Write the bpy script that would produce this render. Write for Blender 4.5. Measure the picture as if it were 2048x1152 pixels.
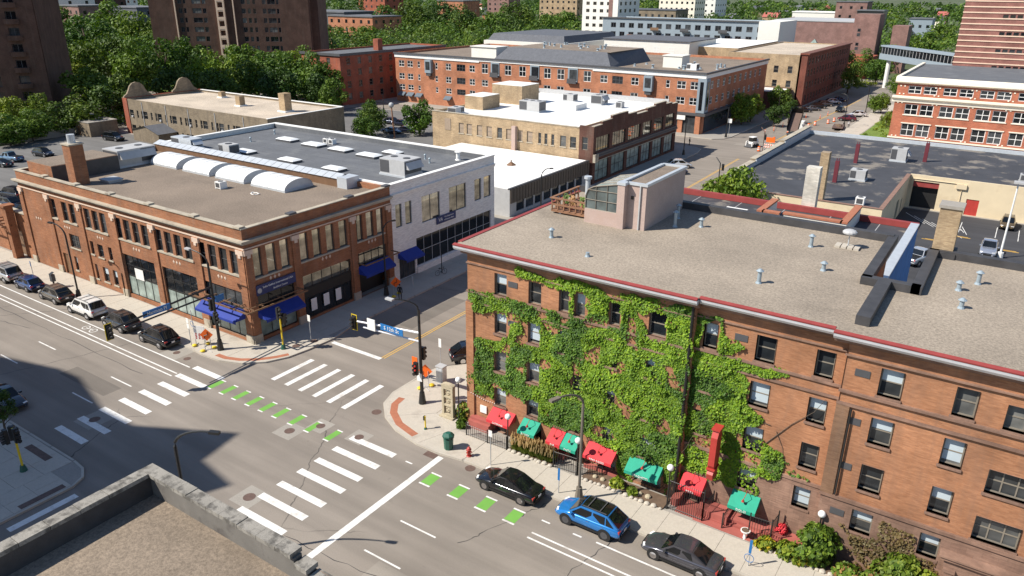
import bpy, math, random
from mathutils import Vector, Matrix
from mathutils import noise as mn
R = math.radians
random.seed(7)
sc = bpy.context.scene
for o in list(bpy.data.objects): bpy.data.objects.remove(o)
COL = sc.collection
# ---------------------------------------------------------------- camera, sky, sun, exposure
cam_d = bpy.data.cameras.new('camera'); cam = bpy.data.objects.new('camera', cam_d); COL.objects.link(cam)
cam_d.sensor_fit = 'HORIZONTAL'; cam_d.sensor_width = 36.0; cam_d.lens = 36.0 * 1513.877 / 2048.0
cam_d.clip_start = 0.5; cam_d.clip_end = 6000
YAW, PIT, ROL = R(123.6176), R(21.6903), R(0.4404)
fw = Vector((math.cos(PIT)*math.cos(YAW), math.cos(PIT)*math.sin(YAW), -math.sin(PIT)))
rt = Vector((math.sin(YAW), -math.cos(YAW), 0)); up = rt.cross(fw)
rt2 = rt*math.cos(ROL) + up*math.sin(ROL); up2 = up*math.cos(ROL) - rt*math.sin(ROL)
M = Matrix((rt2, up2, -fw)).transposed().to_4x4(); M.translation = Vector((0, 0, 32)); cam.matrix_world = M
sc.camera = cam
SUN = Vector((0.68, 0.73, -1.0)).normalized()
w = bpy.data.worlds.new('World'); sc.world = w; w.use_nodes = True
nt = w.node_tree; nt.nodes.clear()
sky = nt.nodes.new('ShaderNodeTexSky'); sky.sky_type = 'NISHITA'; sky.sun_disc = False
sky.sun_elevation = R(45); sky.sun_rotation = math.atan2(-SUN.x, -SUN.y); sky.altitude = 250; sky.air_density = 1.0; sky.dust_density = 0.3; sky.ozone_density = 2.8
bg = nt.nodes.new('ShaderNodeBackground'); bg.inputs['Strength'].default_value = 0.095
wo = nt.nodes.new('ShaderNodeOutputWorld'); nt.links.new(sky.outputs[0], bg.inputs[0]); nt.links.new(bg.outputs[0], wo.inputs[0])
sun_d = bpy.data.lights.new('sun', 'SUN'); sun_d.energy = 5.0; sun_d.angle = R(0.5); sun_d.color = (1.0, 0.94, 0.84)
sun = bpy.data.objects.new('sun', sun_d); COL.objects.link(sun); sun.rotation_euler = SUN.to_track_quat('-Z', 'Y').to_euler(); sun.location = (-60, -40, 120)
sc.view_settings.view_transform = 'Standard'; sc.view_settings.look = 'None'; sc.view_settings.gamma = 1.0
sc.view_settings.use_curve_mapping = False; sc.view_settings.exposure = 0.48

# ---------------------------------------------------------------- mesh helpers
class MB:
    def __init__(s): s.v=[]; s.f=[]; s.m=[]
    def add(s, vs, fs, mi=0):
        n=len(s.v); s.v.extend(vs)
        for f in fs: s.f.append(tuple(i+n for i in f)); s.m.append(mi)
        return s
    def box(s,x0,y0,z0,x1,y1,z1,mi=0):
        if x0>x1: x0,x1=x1,x0
        if y0>y1: y0,y1=y1,y0
        if z0>z1: z0,z1=z1,z0
        return s.add([(x0,y0,z0),(x1,y0,z0),(x1,y1,z0),(x0,y1,z0),(x0,y0,z1),(x1,y0,z1),(x1,y1,z1),(x0,y1,z1)],
            [(0,3,2,1),(4,5,6,7),(0,1,5,4),(1,2,6,5),(2,3,7,6),(3,0,4,7)],mi)
    def prism(s,poly,z0,z1,mi=0,mt=None,bottom=True):
        n=len(poly); s.add([(x,y,z0) for x,y in poly]+[(x,y,z1) for x,y in poly],[(i,(i+1)%n,n+(i+1)%n,n+i) for i in range(n)],mi)
        k=len(s.v)-2*n; s.f.append(tuple(k+n+i for i in range(n))); s.m.append(mi if mt is None else mt)
        if bottom: s.f.append(tuple(k+n-1-i for i in range(n))); s.m.append(mi)
        return s
    def ext(s,poly,axis,a,b,mi=0):
        # polygon of 2d points extruded along axis ('x': points are (y,z); 'y': points are (x,z))
        n=len(poly)
        P=(lambda p,t:(t,p[0],p[1])) if axis=='x' else (lambda p,t:(p[0],t,p[1]))
        return s.add([P(p,a) for p in poly]+[P(p,b) for p in poly],[(i,(i+1)%n,n+(i+1)%n,n+i) for i in range(n)]+[tuple(range(n))[::-1],tuple(range(n,2*n))],mi)
    def cyl(s,x,y,z0,z1,r0,r1=None,n=12,mi=0):
        r1=r0 if r1 is None else r1
        vs=[(x+r0*math.cos(2*math.pi*i/n),y+r0*math.sin(2*math.pi*i/n),z0) for i in range(n)]+[(x+r1*math.cos(2*math.pi*i/n),y+r1*math.sin(2*math.pi*i/n),z1) for i in range(n)]
        return s.add(vs,[(i,(i+1)%n,n+(i+1)%n,n+i) for i in range(n)]+[tuple(range(n,2*n)),tuple(range(n))[::-1]],mi)
    def wheelcyl(s,x,y0,y1,z,r,n=16,mi=0,r1=None):
        r1=r if r1 is None else r1
        vs=[(x+r*math.cos(2*math.pi*i/n),y0,z+r*math.sin(2*math.pi*i/n)) for i in range(n)]+[(x+r1*math.cos(2*math.pi*i/n),y1,z+r1*math.sin(2*math.pi*i/n)) for i in range(n)]
        return s.add(vs,[(i,(i+1)%n,n+(i+1)%n,n+i) for i in range(n)]+[tuple(range(n,2*n)),tuple(range(n))[::-1]],mi)
    def tube(s,pts,r,n=6,mi=0,r1=None):
        pts=[Vector(p) for p in pts]; k=len(pts); r1=r if r1 is None else r1; base=len(s.v)
        for i,p in enumerate(pts):
            d=(pts[min(i+1,k-1)]-pts[max(i-1,0)]).normalized()
            a=d.cross(Vector((0,0,1)) if abs(d.z)<0.95 else Vector((1,0,0))).normalized(); b=d.cross(a)
            rr=r+(r1-r)*i/max(1,k-1)
            for j in range(n):
                t=2*math.pi*j/n; q=p+a*(rr*math.cos(t))+b*(rr*math.sin(t)); s.v.append(tuple(q))
        for i in range(k-1):
            for j in range(n):
                s.f.append((base+i*n+j,base+i*n+(j+1)%n,base+(i+1)*n+(j+1)%n,base+(i+1)*n+j)); s.m.append(mi)
        s.f.append(tuple(base+j for j in range(n))[::-1]); s.m.append(mi)
        s.f.append(tuple(base+(k-1)*n+j for j in range(n))); s.m.append(mi)
        return s
    def ball(s,c,r,nu=12,nv=8,mi=0,sz=1.0):
        base=len(s.v); s.v.append((c[0],c[1],c[2]-r*sz))
        for j in range(1,nv):
            t=-math.pi/2+math.pi*j/nv
            for i in range(nu):
                a=2*math.pi*i/nu; s.v.append((c[0]+r*math.cos(t)*math.cos(a),c[1]+r*math.cos(t)*math.sin(a),c[2]+r*sz*math.sin(t)))
        s.v.append((c[0],c[1],c[2]+r*sz)); top=len(s.v)-1
        for i in range(nu):
            s.f.append((base,base+1+(i+1)%nu,base+1+i)); s.m.append(mi)
            s.f.append((top,top-nu+i,top-nu+(i+1)%nu)); s.m.append(mi)
        for j in range(nv-2):
            for i in range(nu):
                a=base+1+j*nu; s.f.append((a+i,a+(i+1)%nu,a+nu+(i+1)%nu,a+nu+i)); s.m.append(mi)
        return s
    def quad(s,a,b,c,d,mi=0): return s.add([a,b,c,d],[(0,1,2,3)],mi)
    def mesh(s,name,mats,smooth=False):
        me=bpy.data.meshes.new(name); me.from_pydata(s.v,[],s.f)
        for m in mats: me.materials.append(m)
        if len(mats)>1: me.polygons.foreach_set('material_index',s.m)
        if smooth: me.polygons.foreach_set('use_smooth',[True]*len(s.f))
        me.update(); return me
OFF={}                                     # world offset of each root, so parts can be written in world coordinates
def link(name,data,parent=None,loc=None,rotz=0.0):
    o=bpy.data.objects.new(name,data); COL.objects.link(o)
    if parent is not None:
        o.parent=parent; t=OFF.get(parent.name,(0,0,0))
        l=loc or (0,0,0); o.location=(l[0]-t[0],l[1]-t[1],l[2]-t[2]); OFF[o.name]=l if parent.name in OFF else (0,0,0)
    elif loc: o.location=loc
    if rotz: o.rotation_euler=(0,0,rotz)
    return o
def tag(o,label,cat=None,group=None):
    o['label']=label
    if cat: o['category']=cat
    if group: o['group']=group
    return o
def thing(name,label,cat,loc=(0,0,0),rotz=0.0,group=None,local=False):
    o=bpy.data.objects.new(name,None); COL.objects.link(o); o.location=loc; o.rotation_euler=(0,0,rotz); o.empty_display_size=0.3
    tag(o,label,cat,group)
    if not local and not rotz: OFF[o.name]=tuple(loc)
    return o
def part(name,mb,mats,parent,smooth=False):
    if not isinstance(mats,(list,tuple)): mats=[mats]
    return link(name,mb.mesh(name,mats,smooth),parent)
def solo(name,mb,mats,label,cat,group=None,smooth=False):
    # a thing that is one mesh, its origin moved to its base
    if not isinstance(mats,(list,tuple)): mats=[mats]
    xs=[v[0] for v in mb.v]; ys=[v[1] for v in mb.v]; z=min(v[2] for v in mb.v)
    c=((min(xs)+max(xs))/2,(min(ys)+max(ys))/2,z); mb.v=[(a-c[0],b-c[1],d-c[2]) for a,b,d in mb.v]
    o=link(name,mb.mesh(name,mats,smooth),None,c); return tag(o,label,cat,group)
def struct(name,mb,mats,kind='structure',smooth=False):
    if not isinstance(mats,(list,tuple)): mats=[mats]
    o=link(name,mb.mesh(name,mats,smooth)); o['kind']=kind; OFF[o.name]=(0,0,0); return o
def copy_tree(o,loc,rotz=None,label=None,group=None,scale=None):
    c=o.copy(); COL.objects.link(c); c.location=loc
    if rotz is not None: c.rotation_euler=(0,0,rotz)
    if scale is not None: c.scale=scale if isinstance(scale,(tuple,list)) else (scale,)*3
    if label: c['label']=label
    if group: c['group']=group
    for ch in o.children: _cp(ch,c)
    return c
def _cp(ch,p):
    d=ch.copy(); COL.objects.link(d); d.parent=p
    for g in ch.children: _cp(g,d)

# ---------------------------------------------------------------- materials
MATS={}
def nodes(name):
    m=bpy.data.materials.new(name); m.use_nodes=True; n=m.node_tree; b=n.nodes['Principled BSDF']; return m,n,b
def ramp(n,fac,stops):
    r=n.nodes.new('ShaderNodeValToRGB'); n.links.new(fac,r.inputs[0]); e=r.color_ramp.elements
    while len(e)<len(stops): e.new(0.5)
    for i,(p,c) in enumerate(stops): e[i].position=p; e[i].color=(c[0],c[1],c[2],1)
    return r.outputs[0]
def coord(n,scale=1.0,kind='Object'):
    t=n.nodes.new('ShaderNodeTexCoord'); mp=n.nodes.new('ShaderNodeMapping'); n.links.new(t.outputs[kind],mp.inputs[0])
    mp.inputs['Scale'].default_value=(scale,)*3 if not isinstance(scale,(tuple,list)) else scale; return mp.outputs[0]
def noise(n,vec,scale,detail=4,rough=0.55):
    t=n.nodes.new('ShaderNodeTexNoise'); t.inputs['Scale'].default_value=scale; t.inputs['Detail'].default_value=detail; t.inputs['Roughness'].default_value=rough
    n.links.new(vec,t.inputs['Vector']); return t.outputs['Fac']
def mixc(n,fac,a,b,mode='MIX'):
    x=n.nodes.new('ShaderNodeMix'); x.data_type='RGBA'; x.blend_type=mode
    for k,vv in ((0,fac),(6,a),(7,b)):
        if hasattr(vv,'links') or hasattr(vv,'is_linked'): n.links.new(vv,x.inputs[k])
        else: x.inputs[k].default_value=vv if k==0 else (vv[0],vv[1],vv[2],1)
    return x.outputs[2]
def mul(c,k): return (c[0]*k,c[1]*k,c[2]*k)
def pbr(name,col,rough=0.7,var=0.12,scale=1.5,metal=0.0,bump=0.0,bscale=None,spec=None,fine=0.0,fscale=30,stain=None,stain_s=0.4,coat=0.0,thr=(0.52,0.68)):
    m,n,b=nodes(name); v=coord(n)
    c=ramp(n,noise(n,v,scale),[(0.25,mul(col,1-var)),(0.75,mul(col,1+var))])
    if fine: c=mixc(n,1.0,c,ramp(n,noise(n,v,fscale,2),[(0.3,(1-fine,)*3),(0.7,(1+fine,)*3)]),'MULTIPLY')
    if stain: c=mixc(n,ramp(n,noise(n,v,stain_s,5,0.65),[(thr[0],(0,0,0)),(thr[1],(1,1,1))]),c,stain)
    n.links.new(c,b.inputs['Base Color']); b.inputs['Roughness'].default_value=rough; b.inputs['Metallic'].default_value=metal
    if spec is not None: b.inputs['Specular IOR Level'].default_value=spec
    if coat: b.inputs['Coat Weight'].default_value=coat; b.inputs['Coat Roughness'].default_value=0.04
    if bump:
        bp=n.nodes.new('ShaderNodeBump'); bp.inputs['Strength'].default_value=bump; bp.inputs['Distance'].default_value=0.03
        n.links.new(noise(n,v,bscale or scale*8,3),bp.inputs['Height']); n.links.new(bp.outputs[0],b.inputs['Normal'])
    MATS[name]=m; return m
def brick(name,c1,c2,mortar,rough=0.9,var=0.25,bw=0.22,bh=0.075,stain=(0.2,0.16,0.13),st=0.35,msize=0.1):
    m,n,b=nodes(name); v=coord(n)
    s=n.nodes.new('ShaderNodeSeparateXYZ'); n.links.new(v,s.inputs[0])
    a=n.nodes.new('ShaderNodeMath'); a.operation='ADD'; n.links.new(s.outputs[0],a.inputs[0]); n.links.new(s.outputs[1],a.inputs[1])
    cb=n.nodes.new('ShaderNodeCombineXYZ'); n.links.new(a.outputs[0],cb.inputs[0]); n.links.new(s.outputs[2],cb.inputs[1])
    t=n.nodes.new('ShaderNodeTexBrick'); n.links.new(cb.outputs[0],t.inputs['Vector']); t.inputs['Scale'].default_value=1.0
    t.inputs['Brick Width'].default_value=bw; t.inputs['Row Height'].default_value=bh; t.inputs['Mortar Size'].default_value=0.006; t.inputs['Mortar Smooth'].default_value=0.4
    t.inputs['Color1'].default_value=(*c1,1); t.inputs['Color2'].default_value=(*c2,1); t.inputs['Mortar'].default_value=(*mortar,1); t.inputs['Bias'].default_value=-0.2
    c=mixc(n,1.0,t.outputs['Color'],ramp(n,noise(n,v,0.35,5,0.6),[(0.3,(1-var,)*3),(0.7,(1+var,)*3)]),'MULTIPLY')
    mp=coord(n,(0.9,0.9,7.0)); c=mixc(n,1.0,c,ramp(n,noise(n,mp,1.6,3),[(0.35,(0.86,0.86,0.86)),(0.65,(1.14,1.14,1.12))]),'MULTIPLY')
    vs=coord(n,(1.3,1.3,0.16)); k=n.nodes.new('ShaderNodeMath'); k.operation='MULTIPLY'; k.inputs[1].default_value=st
    n.links.new(ramp(n,noise(n,vs,1.0,5,0.65),[(0.5,(0,0,0)),(0.72,(1,1,1))]),k.inputs[0]); c=mixc(n,k.outputs[0],c,stain)
    n.links.new(c,b.inputs['Base Color']); b.inputs['Roughness'].default_value=rough; b.inputs['Specular IOR Level'].default_value=0.25
    bp=n.nodes.new('ShaderNodeBump'); bp.inputs['Strength'].default_value=0.35; bp.inputs['Distance'].default_value=0.01
    n.links.new(t.outputs['Fac'],bp.inputs['Height']); bp.invert=True; n.links.new(bp.outputs[0],b.inputs['Normal'])
    MATS[name]=m; return m
def pane_mat(name,dark,light,rough=0.06,p=3.0,spec=0.6,metal=0.0):
    m,n,b=nodes(name); oi=n.nodes.new('ShaderNodeObjectInfo'); k=n.nodes.new('ShaderNodeMath'); k.operation='POWER'; k.inputs[1].default_value=p
    n.links.new(oi.outputs['Random'],k.inputs[0]); c=mixc(n,k.outputs[0],dark,light)
    c=mixc(n,1.0,c,ramp(n,noise(n,coord(n),0.9,2),[(0.3,(0.6,0.6,0.6)),(0.7,(1.4,1.4,1.4))]),'MULTIPLY')
    n.links.new(c,b.inputs['Base Color']); b.inputs['Roughness'].default_value=rough; b.inputs['Specular IOR Level'].default_value=spec; b.inputs['Metallic'].default_value=metal
    bp=n.nodes.new('ShaderNodeBump'); bp.inputs['Strength'].default_value=0.05; n.links.new(noise(n,coord(n),1.2,1),bp.inputs['Height']); n.links.new(bp.outputs[0],b.inputs['Normal'])
    MATS[name]=m; return m
def paint(name,col,rough=0.28,metal=0.0,coat=0.6):
    return pbr(name,col,rough=rough,var=0.04,scale=0.8,metal=metal,coat=coat)
def leafm(name,c1,c2,c3,trans=0.25,tint=True):
    m,n,b=nodes(name); g=n.nodes.new('ShaderNodeNewGeometry'); oi=n.nodes.new('ShaderNodeObjectInfo')
    c=ramp(n,g.outputs['Random Per Island'],[(0.0,c1),(0.5,c2),(1.0,c3)])
    c=mixc(n,1.0,c,ramp(n,noise(n,coord(n),0.35,3),[(0.3,(0.62,0.66,0.6)),(0.7,(1.3,1.25,1.1))]),'MULTIPLY')
    if tint: c=mixc(n,1.0,c,ramp(n,oi.outputs['Random'],[(0.0,(0.62,0.74,0.66)),(0.5,(1.0,1.0,0.95)),(1.0,(1.55,1.36,0.95))]),'MULTIPLY')
    n.links.new(c,b.inputs['Base Color']); b.inputs['Roughness'].default_value=0.55; b.inputs['Specular IOR Level'].default_value=0.3
    t=n.nodes.new('ShaderNodeBsdfTranslucent'); n.links.new(mixc(n,1.0,c,(1.2,1.25,0.6),'MULTIPLY'),t.inputs[0])
    mx=n.nodes.new('ShaderNodeMixShader'); mx.inputs[0].default_value=trans; n.links.new(b.outputs[0],mx.inputs[1]); n.links.new(t.outputs[0],mx.inputs[2])
    n.links.new(mx.outputs[0],n.nodes['Material Output'].inputs['Surface']); MATS[name]=m; return m
def asphalt(name,col,crack=True):
    m,n,b=nodes(name); v=coord(n)
    c=ramp(n,noise(n,v,0.08,5,0.6),[(0.3,mul(col,0.86)),(0.7,mul(col,1.14))])
    c=mixc(n,1.0,c,ramp(n,noise(n,v,14,3,0.7),[(0.3,(0.9,)*3),(0.7,(1.1,)*3)]),'MULTIPLY')
    c=mixc(n,1.0,c,ramp(n,noise(n,coord(n,(0.04,0.75,1)),1.0,3),[(0.35,(0.88,)*3),(0.65,(1.1,)*3)]),'MULTIPLY')
    c=mixc(n,ramp(n,noise(n,v,1.7,5,0.75),[(0.64,(0,0,0)),(0.74,(0.5,)*3)]),c,mul(col,0.55))
    if crack:
        vo=n.nodes.new('ShaderNodeTexVoronoi'); vo.feature='DISTANCE_TO_EDGE'; vo.inputs['Scale'].default_value=0.06
        wv=n.nodes.new('ShaderNodeVectorMath'); wv.operation='MULTIPLY_ADD'; ns=n.nodes.new('ShaderNodeTexNoise'); ns.inputs['Scale'].default_value=0.5; ns.inputs['Detail'].default_value=6
        n.links.new(v,ns.inputs['Vector']); n.links.new(ns.outputs['Color'],wv.inputs[0]); wv.inputs[1].default_value=(1.3,1.3,0); n.links.new(v,wv.inputs[2]); n.links.new(wv.outputs[0],vo.inputs['Vector'])
        ck=ramp(n,vo.outputs['Distance'],[(0.0,(1,1,1)),(0.0016,(0,0,0))]); gate=ramp(n,noise(n,v,0.06,2),[(0.54,(0,0,0)),(0.6,(0.8,0.8,0.8))])
        ck=mixc(n,1.0,ck,gate,'MULTIPLY'); c=mixc(n,ck,c,(0.035,0.034,0.033))
        c=mixc(n,ramp(n,noise(n,v,0.45,4,0.7),[(0.66,(0,0,0)),(0.78,(0.35,)*3)]),c,mul(col,0.6))
    n.links.new(c,b.inputs['Base Color']); b.inputs['Roughness'].default_value=0.88; b.inputs['Specular IOR Level'].default_value=0.3
    bp=n.nodes.new('ShaderNodeBump'); bp.inputs['Strength'].default_value=0.25; bp.inputs['Distance'].default_value=0.01; n.links.new(noise(n,v,60,2),bp.inputs['Height']); n.links.new(bp.outputs[0],b.inputs['Normal'])
    MATS[name]=m; return m

road_m=asphalt('asphalt',(0.235,0.205,0.175)); lot_m=asphalt('lot_asphalt',(0.055,0.055,0.06),False); lot2_m=asphalt('old_lot_asphalt',(0.15,0.145,0.14),False)
conc=pbr('concrete',(0.46,0.415,0.35),0.9,0.07,0.5,fine=0.06,fscale=9,stain=(0.36,0.32,0.27),stain_s=0.5)
conc2=pbr('concrete_base',(0.30,0.275,0.24),0.9,0.08,0.5,fine=0.08,fscale=9)
kerbm=pbr('kerb_concrete',(0.43,0.39,0.33),0.9,0.1,0.7,fine=0.08)
ground_m=pbr('park_ground',(0.07,0.09,0.035),0.95,0.35,0.02,fine=0.25,fscale=0.5,stain=(0.13,0.12,0.10),stain_s=0.012)
white_p=pbr('road_white',(0.70,0.69,0.66),0.75,0.06,2,stain=(0.5,0.47,0.43),stain_s=1.6,thr=(0.5,0.7),fine=0.08,fscale=12); yellow_p=pbr('road_yellow',(0.62,0.36,0.06),0.75,0.1,1.5); green_p=pbr('road_green',(0.15,0.36,0.06),0.75,0.1,1.0)
bl=brick('brick_left',(0.32,0.135,0.065),(0.26,0.10,0.05),(0.26,0.17,0.12)); bi=brick('brick_ivy',(0.385,0.18,0.094),(0.315,0.137,0.068),(0.32,0.18,0.11),stain=(0.22,0.13,0.09),st=0.45)
brnstone=brick('brownstone',(0.26,0.16,0.118),(0.205,0.122,0.09),(0.17,0.105,0.08),var=0.3,bw=0.75,bh=0.33,stain=(0.13,0.085,0.065),st=0.55); bd=brick('brick_dark',(0.12,0.055,0.04),(0.10,0.045,0.034),(0.1,0.06,0.05)); bt=brick('brick_tan',(0.42,0.31,0.19),(0.30,0.205,0.12),(0.33,0.26,0.19),stain=(0.18,0.13,0.09),st=0.4)
bm=brick('brick_grey_tan',(0.25,0.20,0.14),(0.19,0.15,0.105),(0.21,0.17,0.13),stain=(0.10,0.085,0.07),st=0.55); br=brick('brick_red',(0.42,0.175,0.095),(0.38,0.155,0.085),(0.36,0.18,0.12),st=0.12); bs=brick('brick_deep_red',(0.33,0.095,0.055),(0.28,0.08,0.048),(0.25,0.1,0.07),st=0.3)
bpk=brick('brick_rose',(0.25,0.145,0.125),(0.22,0.125,0.11),(0.23,0.15,0.13),st=0.12); bst=brick('brick_stripe',(0.28,0.125,0.105),(0.25,0.11,0.095),(0.24,0.13,0.11),st=0.1); bw_=brick('brick_white',(0.80,0.78,0.74),(0.78,0.76,0.72),(0.74,0.72,0.69),st=0.08,stain=(0.55,0.53,0.5),var=0.05); bto=brick('brick_tower',(0.105,0.058,0.044),(0.09,0.049,0.038),(0.08,0.055,0.045),st=0.2); brb=brick('brick_school',(0.40,0.13,0.075),(0.36,0.115,0.065),(0.36,0.17,0.11),st=0.12)
stone=pbr('limestone',(0.42,0.37,0.29),0.9,0.15,0.8,fine=0.12,stain=(0.22,0.19,0.155)); cream=pbr('cream_terracotta',(0.78,0.71,0.58),0.7,0.05,1.0); cream2=pbr('cream_band',(0.76,0.56,0.42),0.8,0.06,1); terr=pbr('pale_terracotta',(0.62,0.48,0.38),0.8,0.1,3)
stucco=pbr('pink_stucco',(0.43,0.325,0.285),0.95,0.06,1.2,fine=0.08,fscale=12,stain=(0.42,0.30,0.25)); yellowst=pbr('yellow_stucco',(0.64,0.53,0.36),0.95,0.06,0.5,fine=0.04,stain=(0.55,0.44,0.29),stain_s=0.3)
def gravel(name,c):
    m,n,b=nodes(name); v=coord(n); x=ramp(n,noise(n,v,0.16,5,0.6),[(0.3,mul(c,0.80)),(0.7,mul(c,1.15))])
    x=mixc(n,1.0,x,ramp(n,noise(n,v,6.5,5,0.8),[(0.36,(0.68,)*3),(0.64,(1.30,)*3)]),'MULTIPLY')
    x=mixc(n,ramp(n,noise(n,coord(n,(0.5,1,1)),0.22,6,0.7),[(0.56,(0,0,0)),(0.74,(0.6,)*3)]),x,mul(c,0.5))
    n.links.new(x,b.inputs['Base Color']); b.inputs['Roughness'].default_value=0.95; bp=n.nodes.new('ShaderNodeBump'); bp.inputs['Strength'].default_value=0.6; bp.inputs['Distance'].default_value=0.03
    n.links.new(noise(n,v,16,3),bp.inputs['Height']); n.links.new(bp.outputs[0],b.inputs['Normal']); return m
grav=gravel('gravel_roof',(0.30,0.25,0.195)); gravf=gravel('old_gravel_roof',(0.235,0.185,0.137)); grav2=gravel('brown_gravel_roof',(0.215,0.168,0.128)); grav3=gravel('beige_roof',(0.50,0.42,0.33))
memb=pbr('grey_membrane',(0.115,0.12,0.13),0.85,0.12,0.4,fine=0.1,fscale=5,stain=(0.16,0.165,0.17),stain_s=0.3); bitum=pbr('black_bitumen',(0.052,0.053,0.060),0.75,0.25,0.3,stain=(0.21,0.185,0.155),stain_s=0.23,fine=0.12,thr=(0.54,0.62)); blackf=pbr('black_flashing',(0.05,0.048,0.05),0.6,0.3,1.2,bump=0.4)
whiteroof=pbr('white_membrane',(0.80,0.79,0.76),0.8,0.04,0.3,stain=(0.64,0.62,0.58),stain_s=0.12); slate=pbr('slate_shingle',(0.10,0.105,0.12),0.85,0.15,1.2,fine=0.2,fscale=6)
metal=pbr('galvanised',(0.52,0.55,0.58),0.45,0.1,2,metal=0.25); lgrey=pbr('grey_paint',(0.42,0.42,0.42),0.6,0.08,2); dgrey=pbr('dark_grey_paint',(0.075,0.075,0.08),0.55,0.1,2); black=pbr('black_metal',(0.018,0.018,0.018),0.45,0.15,3); whitep=pbr('white_paint',(0.78,0.77,0.74),0.6,0.04,2); offw=pbr('offwhite_siding',(0.72,0.70,0.64),0.8,0.04,1); copper=pbr('copper_brown',(0.20,0.115,0.065),0.5,0.2,1.2,metal=0.2)
redp=pbr('red_paint',(0.42,0.045,0.035),0.45,0.12,2); redtrim=pbr('red_trim',(0.27,0.045,0.04),0.6,0.15,1.2); maroon=pbr('maroon_paint',(0.13,0.02,0.03),0.6,0.1,2); redstep=pbr('red_step_paint',(0.36,0.10,0.08),0.8,0.15,1.5); orangep=pbr('orange_sign',(0.85,0.14,0.01),0.55,0.04,2); yellowm=pbr('yellow_metal',(0.72,0.52,0.02),0.5,0.08,2); bluesign=pbr('blue_sign',(0.02,0.16,0.42),0.4,0.05,2); navy=pbr('navy_sign',(0.02,0.035,0.13),0.5,0.05,2); greenm=pbr('green_metal',(0.02,0.10,0.07),0.45,0.1,2)
navyaw=pbr('navy_awning',(0.012,0.035,0.26),0.75,0.1,2); redaw=pbr('red_awning',(0.60,0.035,0.045),0.75,0.1,2); greenaw=pbr('green_awning',(0.015,0.31,0.20),0.75,0.1,2); greyaw=pbr('grey_awning',(0.10,0.13,0.16),0.75,0.1,2)
ironm=pbr('rusty_iron',(0.12,0.075,0.06),0.75,0.25,4); clay=pbr('red_brick_pad',(0.36,0.135,0.075),0.9,0.15,3); wood=pbr('weathered_wood',(0.24,0.12,0.065),0.8,0.25,3); bark=pbr('bark',(0.10,0.075,0.055),0.95,0.25,4,bump=0.5); brownmetal=pbr('brown_corrugated',(0.07,0.055,0.045),0.55,0.1,2); stonecar=pbr('carved_stone',(0.42,0.36,0.25),0.9,0.15,2,fine=0.15,fscale=14)
oldconc=pbr('weathered_concrete',(0.15,0.138,0.122),0.9,0.2,0.7,fine=0.15,stain=(0.09,0.08,0.072),stain_s=0.9); oldstone=pbr('weathered_coping',(0.27,0.25,0.218),0.9,0.2,1.1,fine=0.2,stain=(0.10,0.092,0.08),stain_s=1.3,thr=(0.48,0.62)); alum=pbr('bright_gutter',(0.62,0.62,0.64),0.35,0.1,1.5,metal=0.3); offwall=brick('white_washed_brick',(0.60,0.56,0.49),(0.54,0.50,0.43),(0.5,0.47,0.42),st=0.35,stain=(0.38,0.33,0.27)); ventm=pbr('vent_metal',(0.30,0.36,0.40),0.5,0.1,2,metal=0.2); bpier=brick('brick_pier',(0.22,0.125,0.075),(0.18,0.10,0.06),(0.2,0.13,0.09)); bnorth=brick('brick_maroon',(0.19,0.062,0.042),(0.16,0.052,0.036),(0.15,0.07,0.055),st=0.2); soil=pbr('soil',(0.13,0.085,0.055),0.95,0.25,3); sidg=pbr('grey_blue_siding',(0.24,0.29,0.33),0.8,0.05,1); blueshade=pbr('blue_shade_wall',(0.04,0.16,0.42),0.8,0.2,1.2)  # the last colour is a wall's blue shade put into paint
glass=pane_mat('window_pane',(0.012,0.016,0.02),(0.17,0.17,0.16)); glass_d=pane_mat('dark_pane',(0.008,0.010,0.013),(0.06,0.065,0.07),0.04); glass_m=pane_mat('reflective_pane',(0.30,0.29,0.24),(0.46,0.44,0.38),0.03,1.5,1.0,0.85); glass_s=pane_mat('solarium_pane',(0.06,0.08,0.08),(0.12,0.15,0.15),0.08,1.0,1.0); tilem=pbr('brown_tile',(0.24,0.14,0.105),0.85,0.2,2); glass_t=pane_mat('teal_frosted_pane',(0.18,0.24,0.22),(0.30,0.36,0.33),0.25,1.0); cglass=pane_mat('car_glass',(0.006,0.008,0.010),(0.012,0.014,0.016),0.03); skyblindm=pbr('sky_blind',(0.46,0.53,0.57),0.8,0.05,2); grassb=leafm('grass_blade',(0.13,0.19,0.03),(0.20,0.26,0.04),(0.30,0.34,0.07),0.4,False); plume=leafm('grass_plume',(0.30,0.20,0.10),(0.40,0.28,0.15),(0.50,0.36,0.2),0.4,False); taupe=pbr('taupe_post',(0.17,0.145,0.115),0.6,0.1,2); redlens=pbr('red_lens',(0.6,0.02,0.015),0.3,0.02,2); lampg=pbr('white_globe',(0.82,0.82,0.80),0.25,0.02,2)  # blind tone is bluish, with reflected sky put into the colour
board=pbr('window_board',(0.30,0.23,0.17),0.8,0.12,2); winframe=pbr('taupe_frame',(0.22,0.19,0.15),0.7,0.1,3); chrome=pbr('chrome',(0.6,0.6,0.62),0.15,0.05,2,metal=1.0); rubber=pbr('rubber',(0.016,0.016,0.017),0.85,0.2,4); skylw=pbr('skylight_acrylic',(0.82,0.83,0.82),0.3,0.03,2); grassm=pbr('grass_lawn',(0.13,0.20,0.03),0.95,0.25,0.5,fine=0.3,fscale=4)
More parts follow.
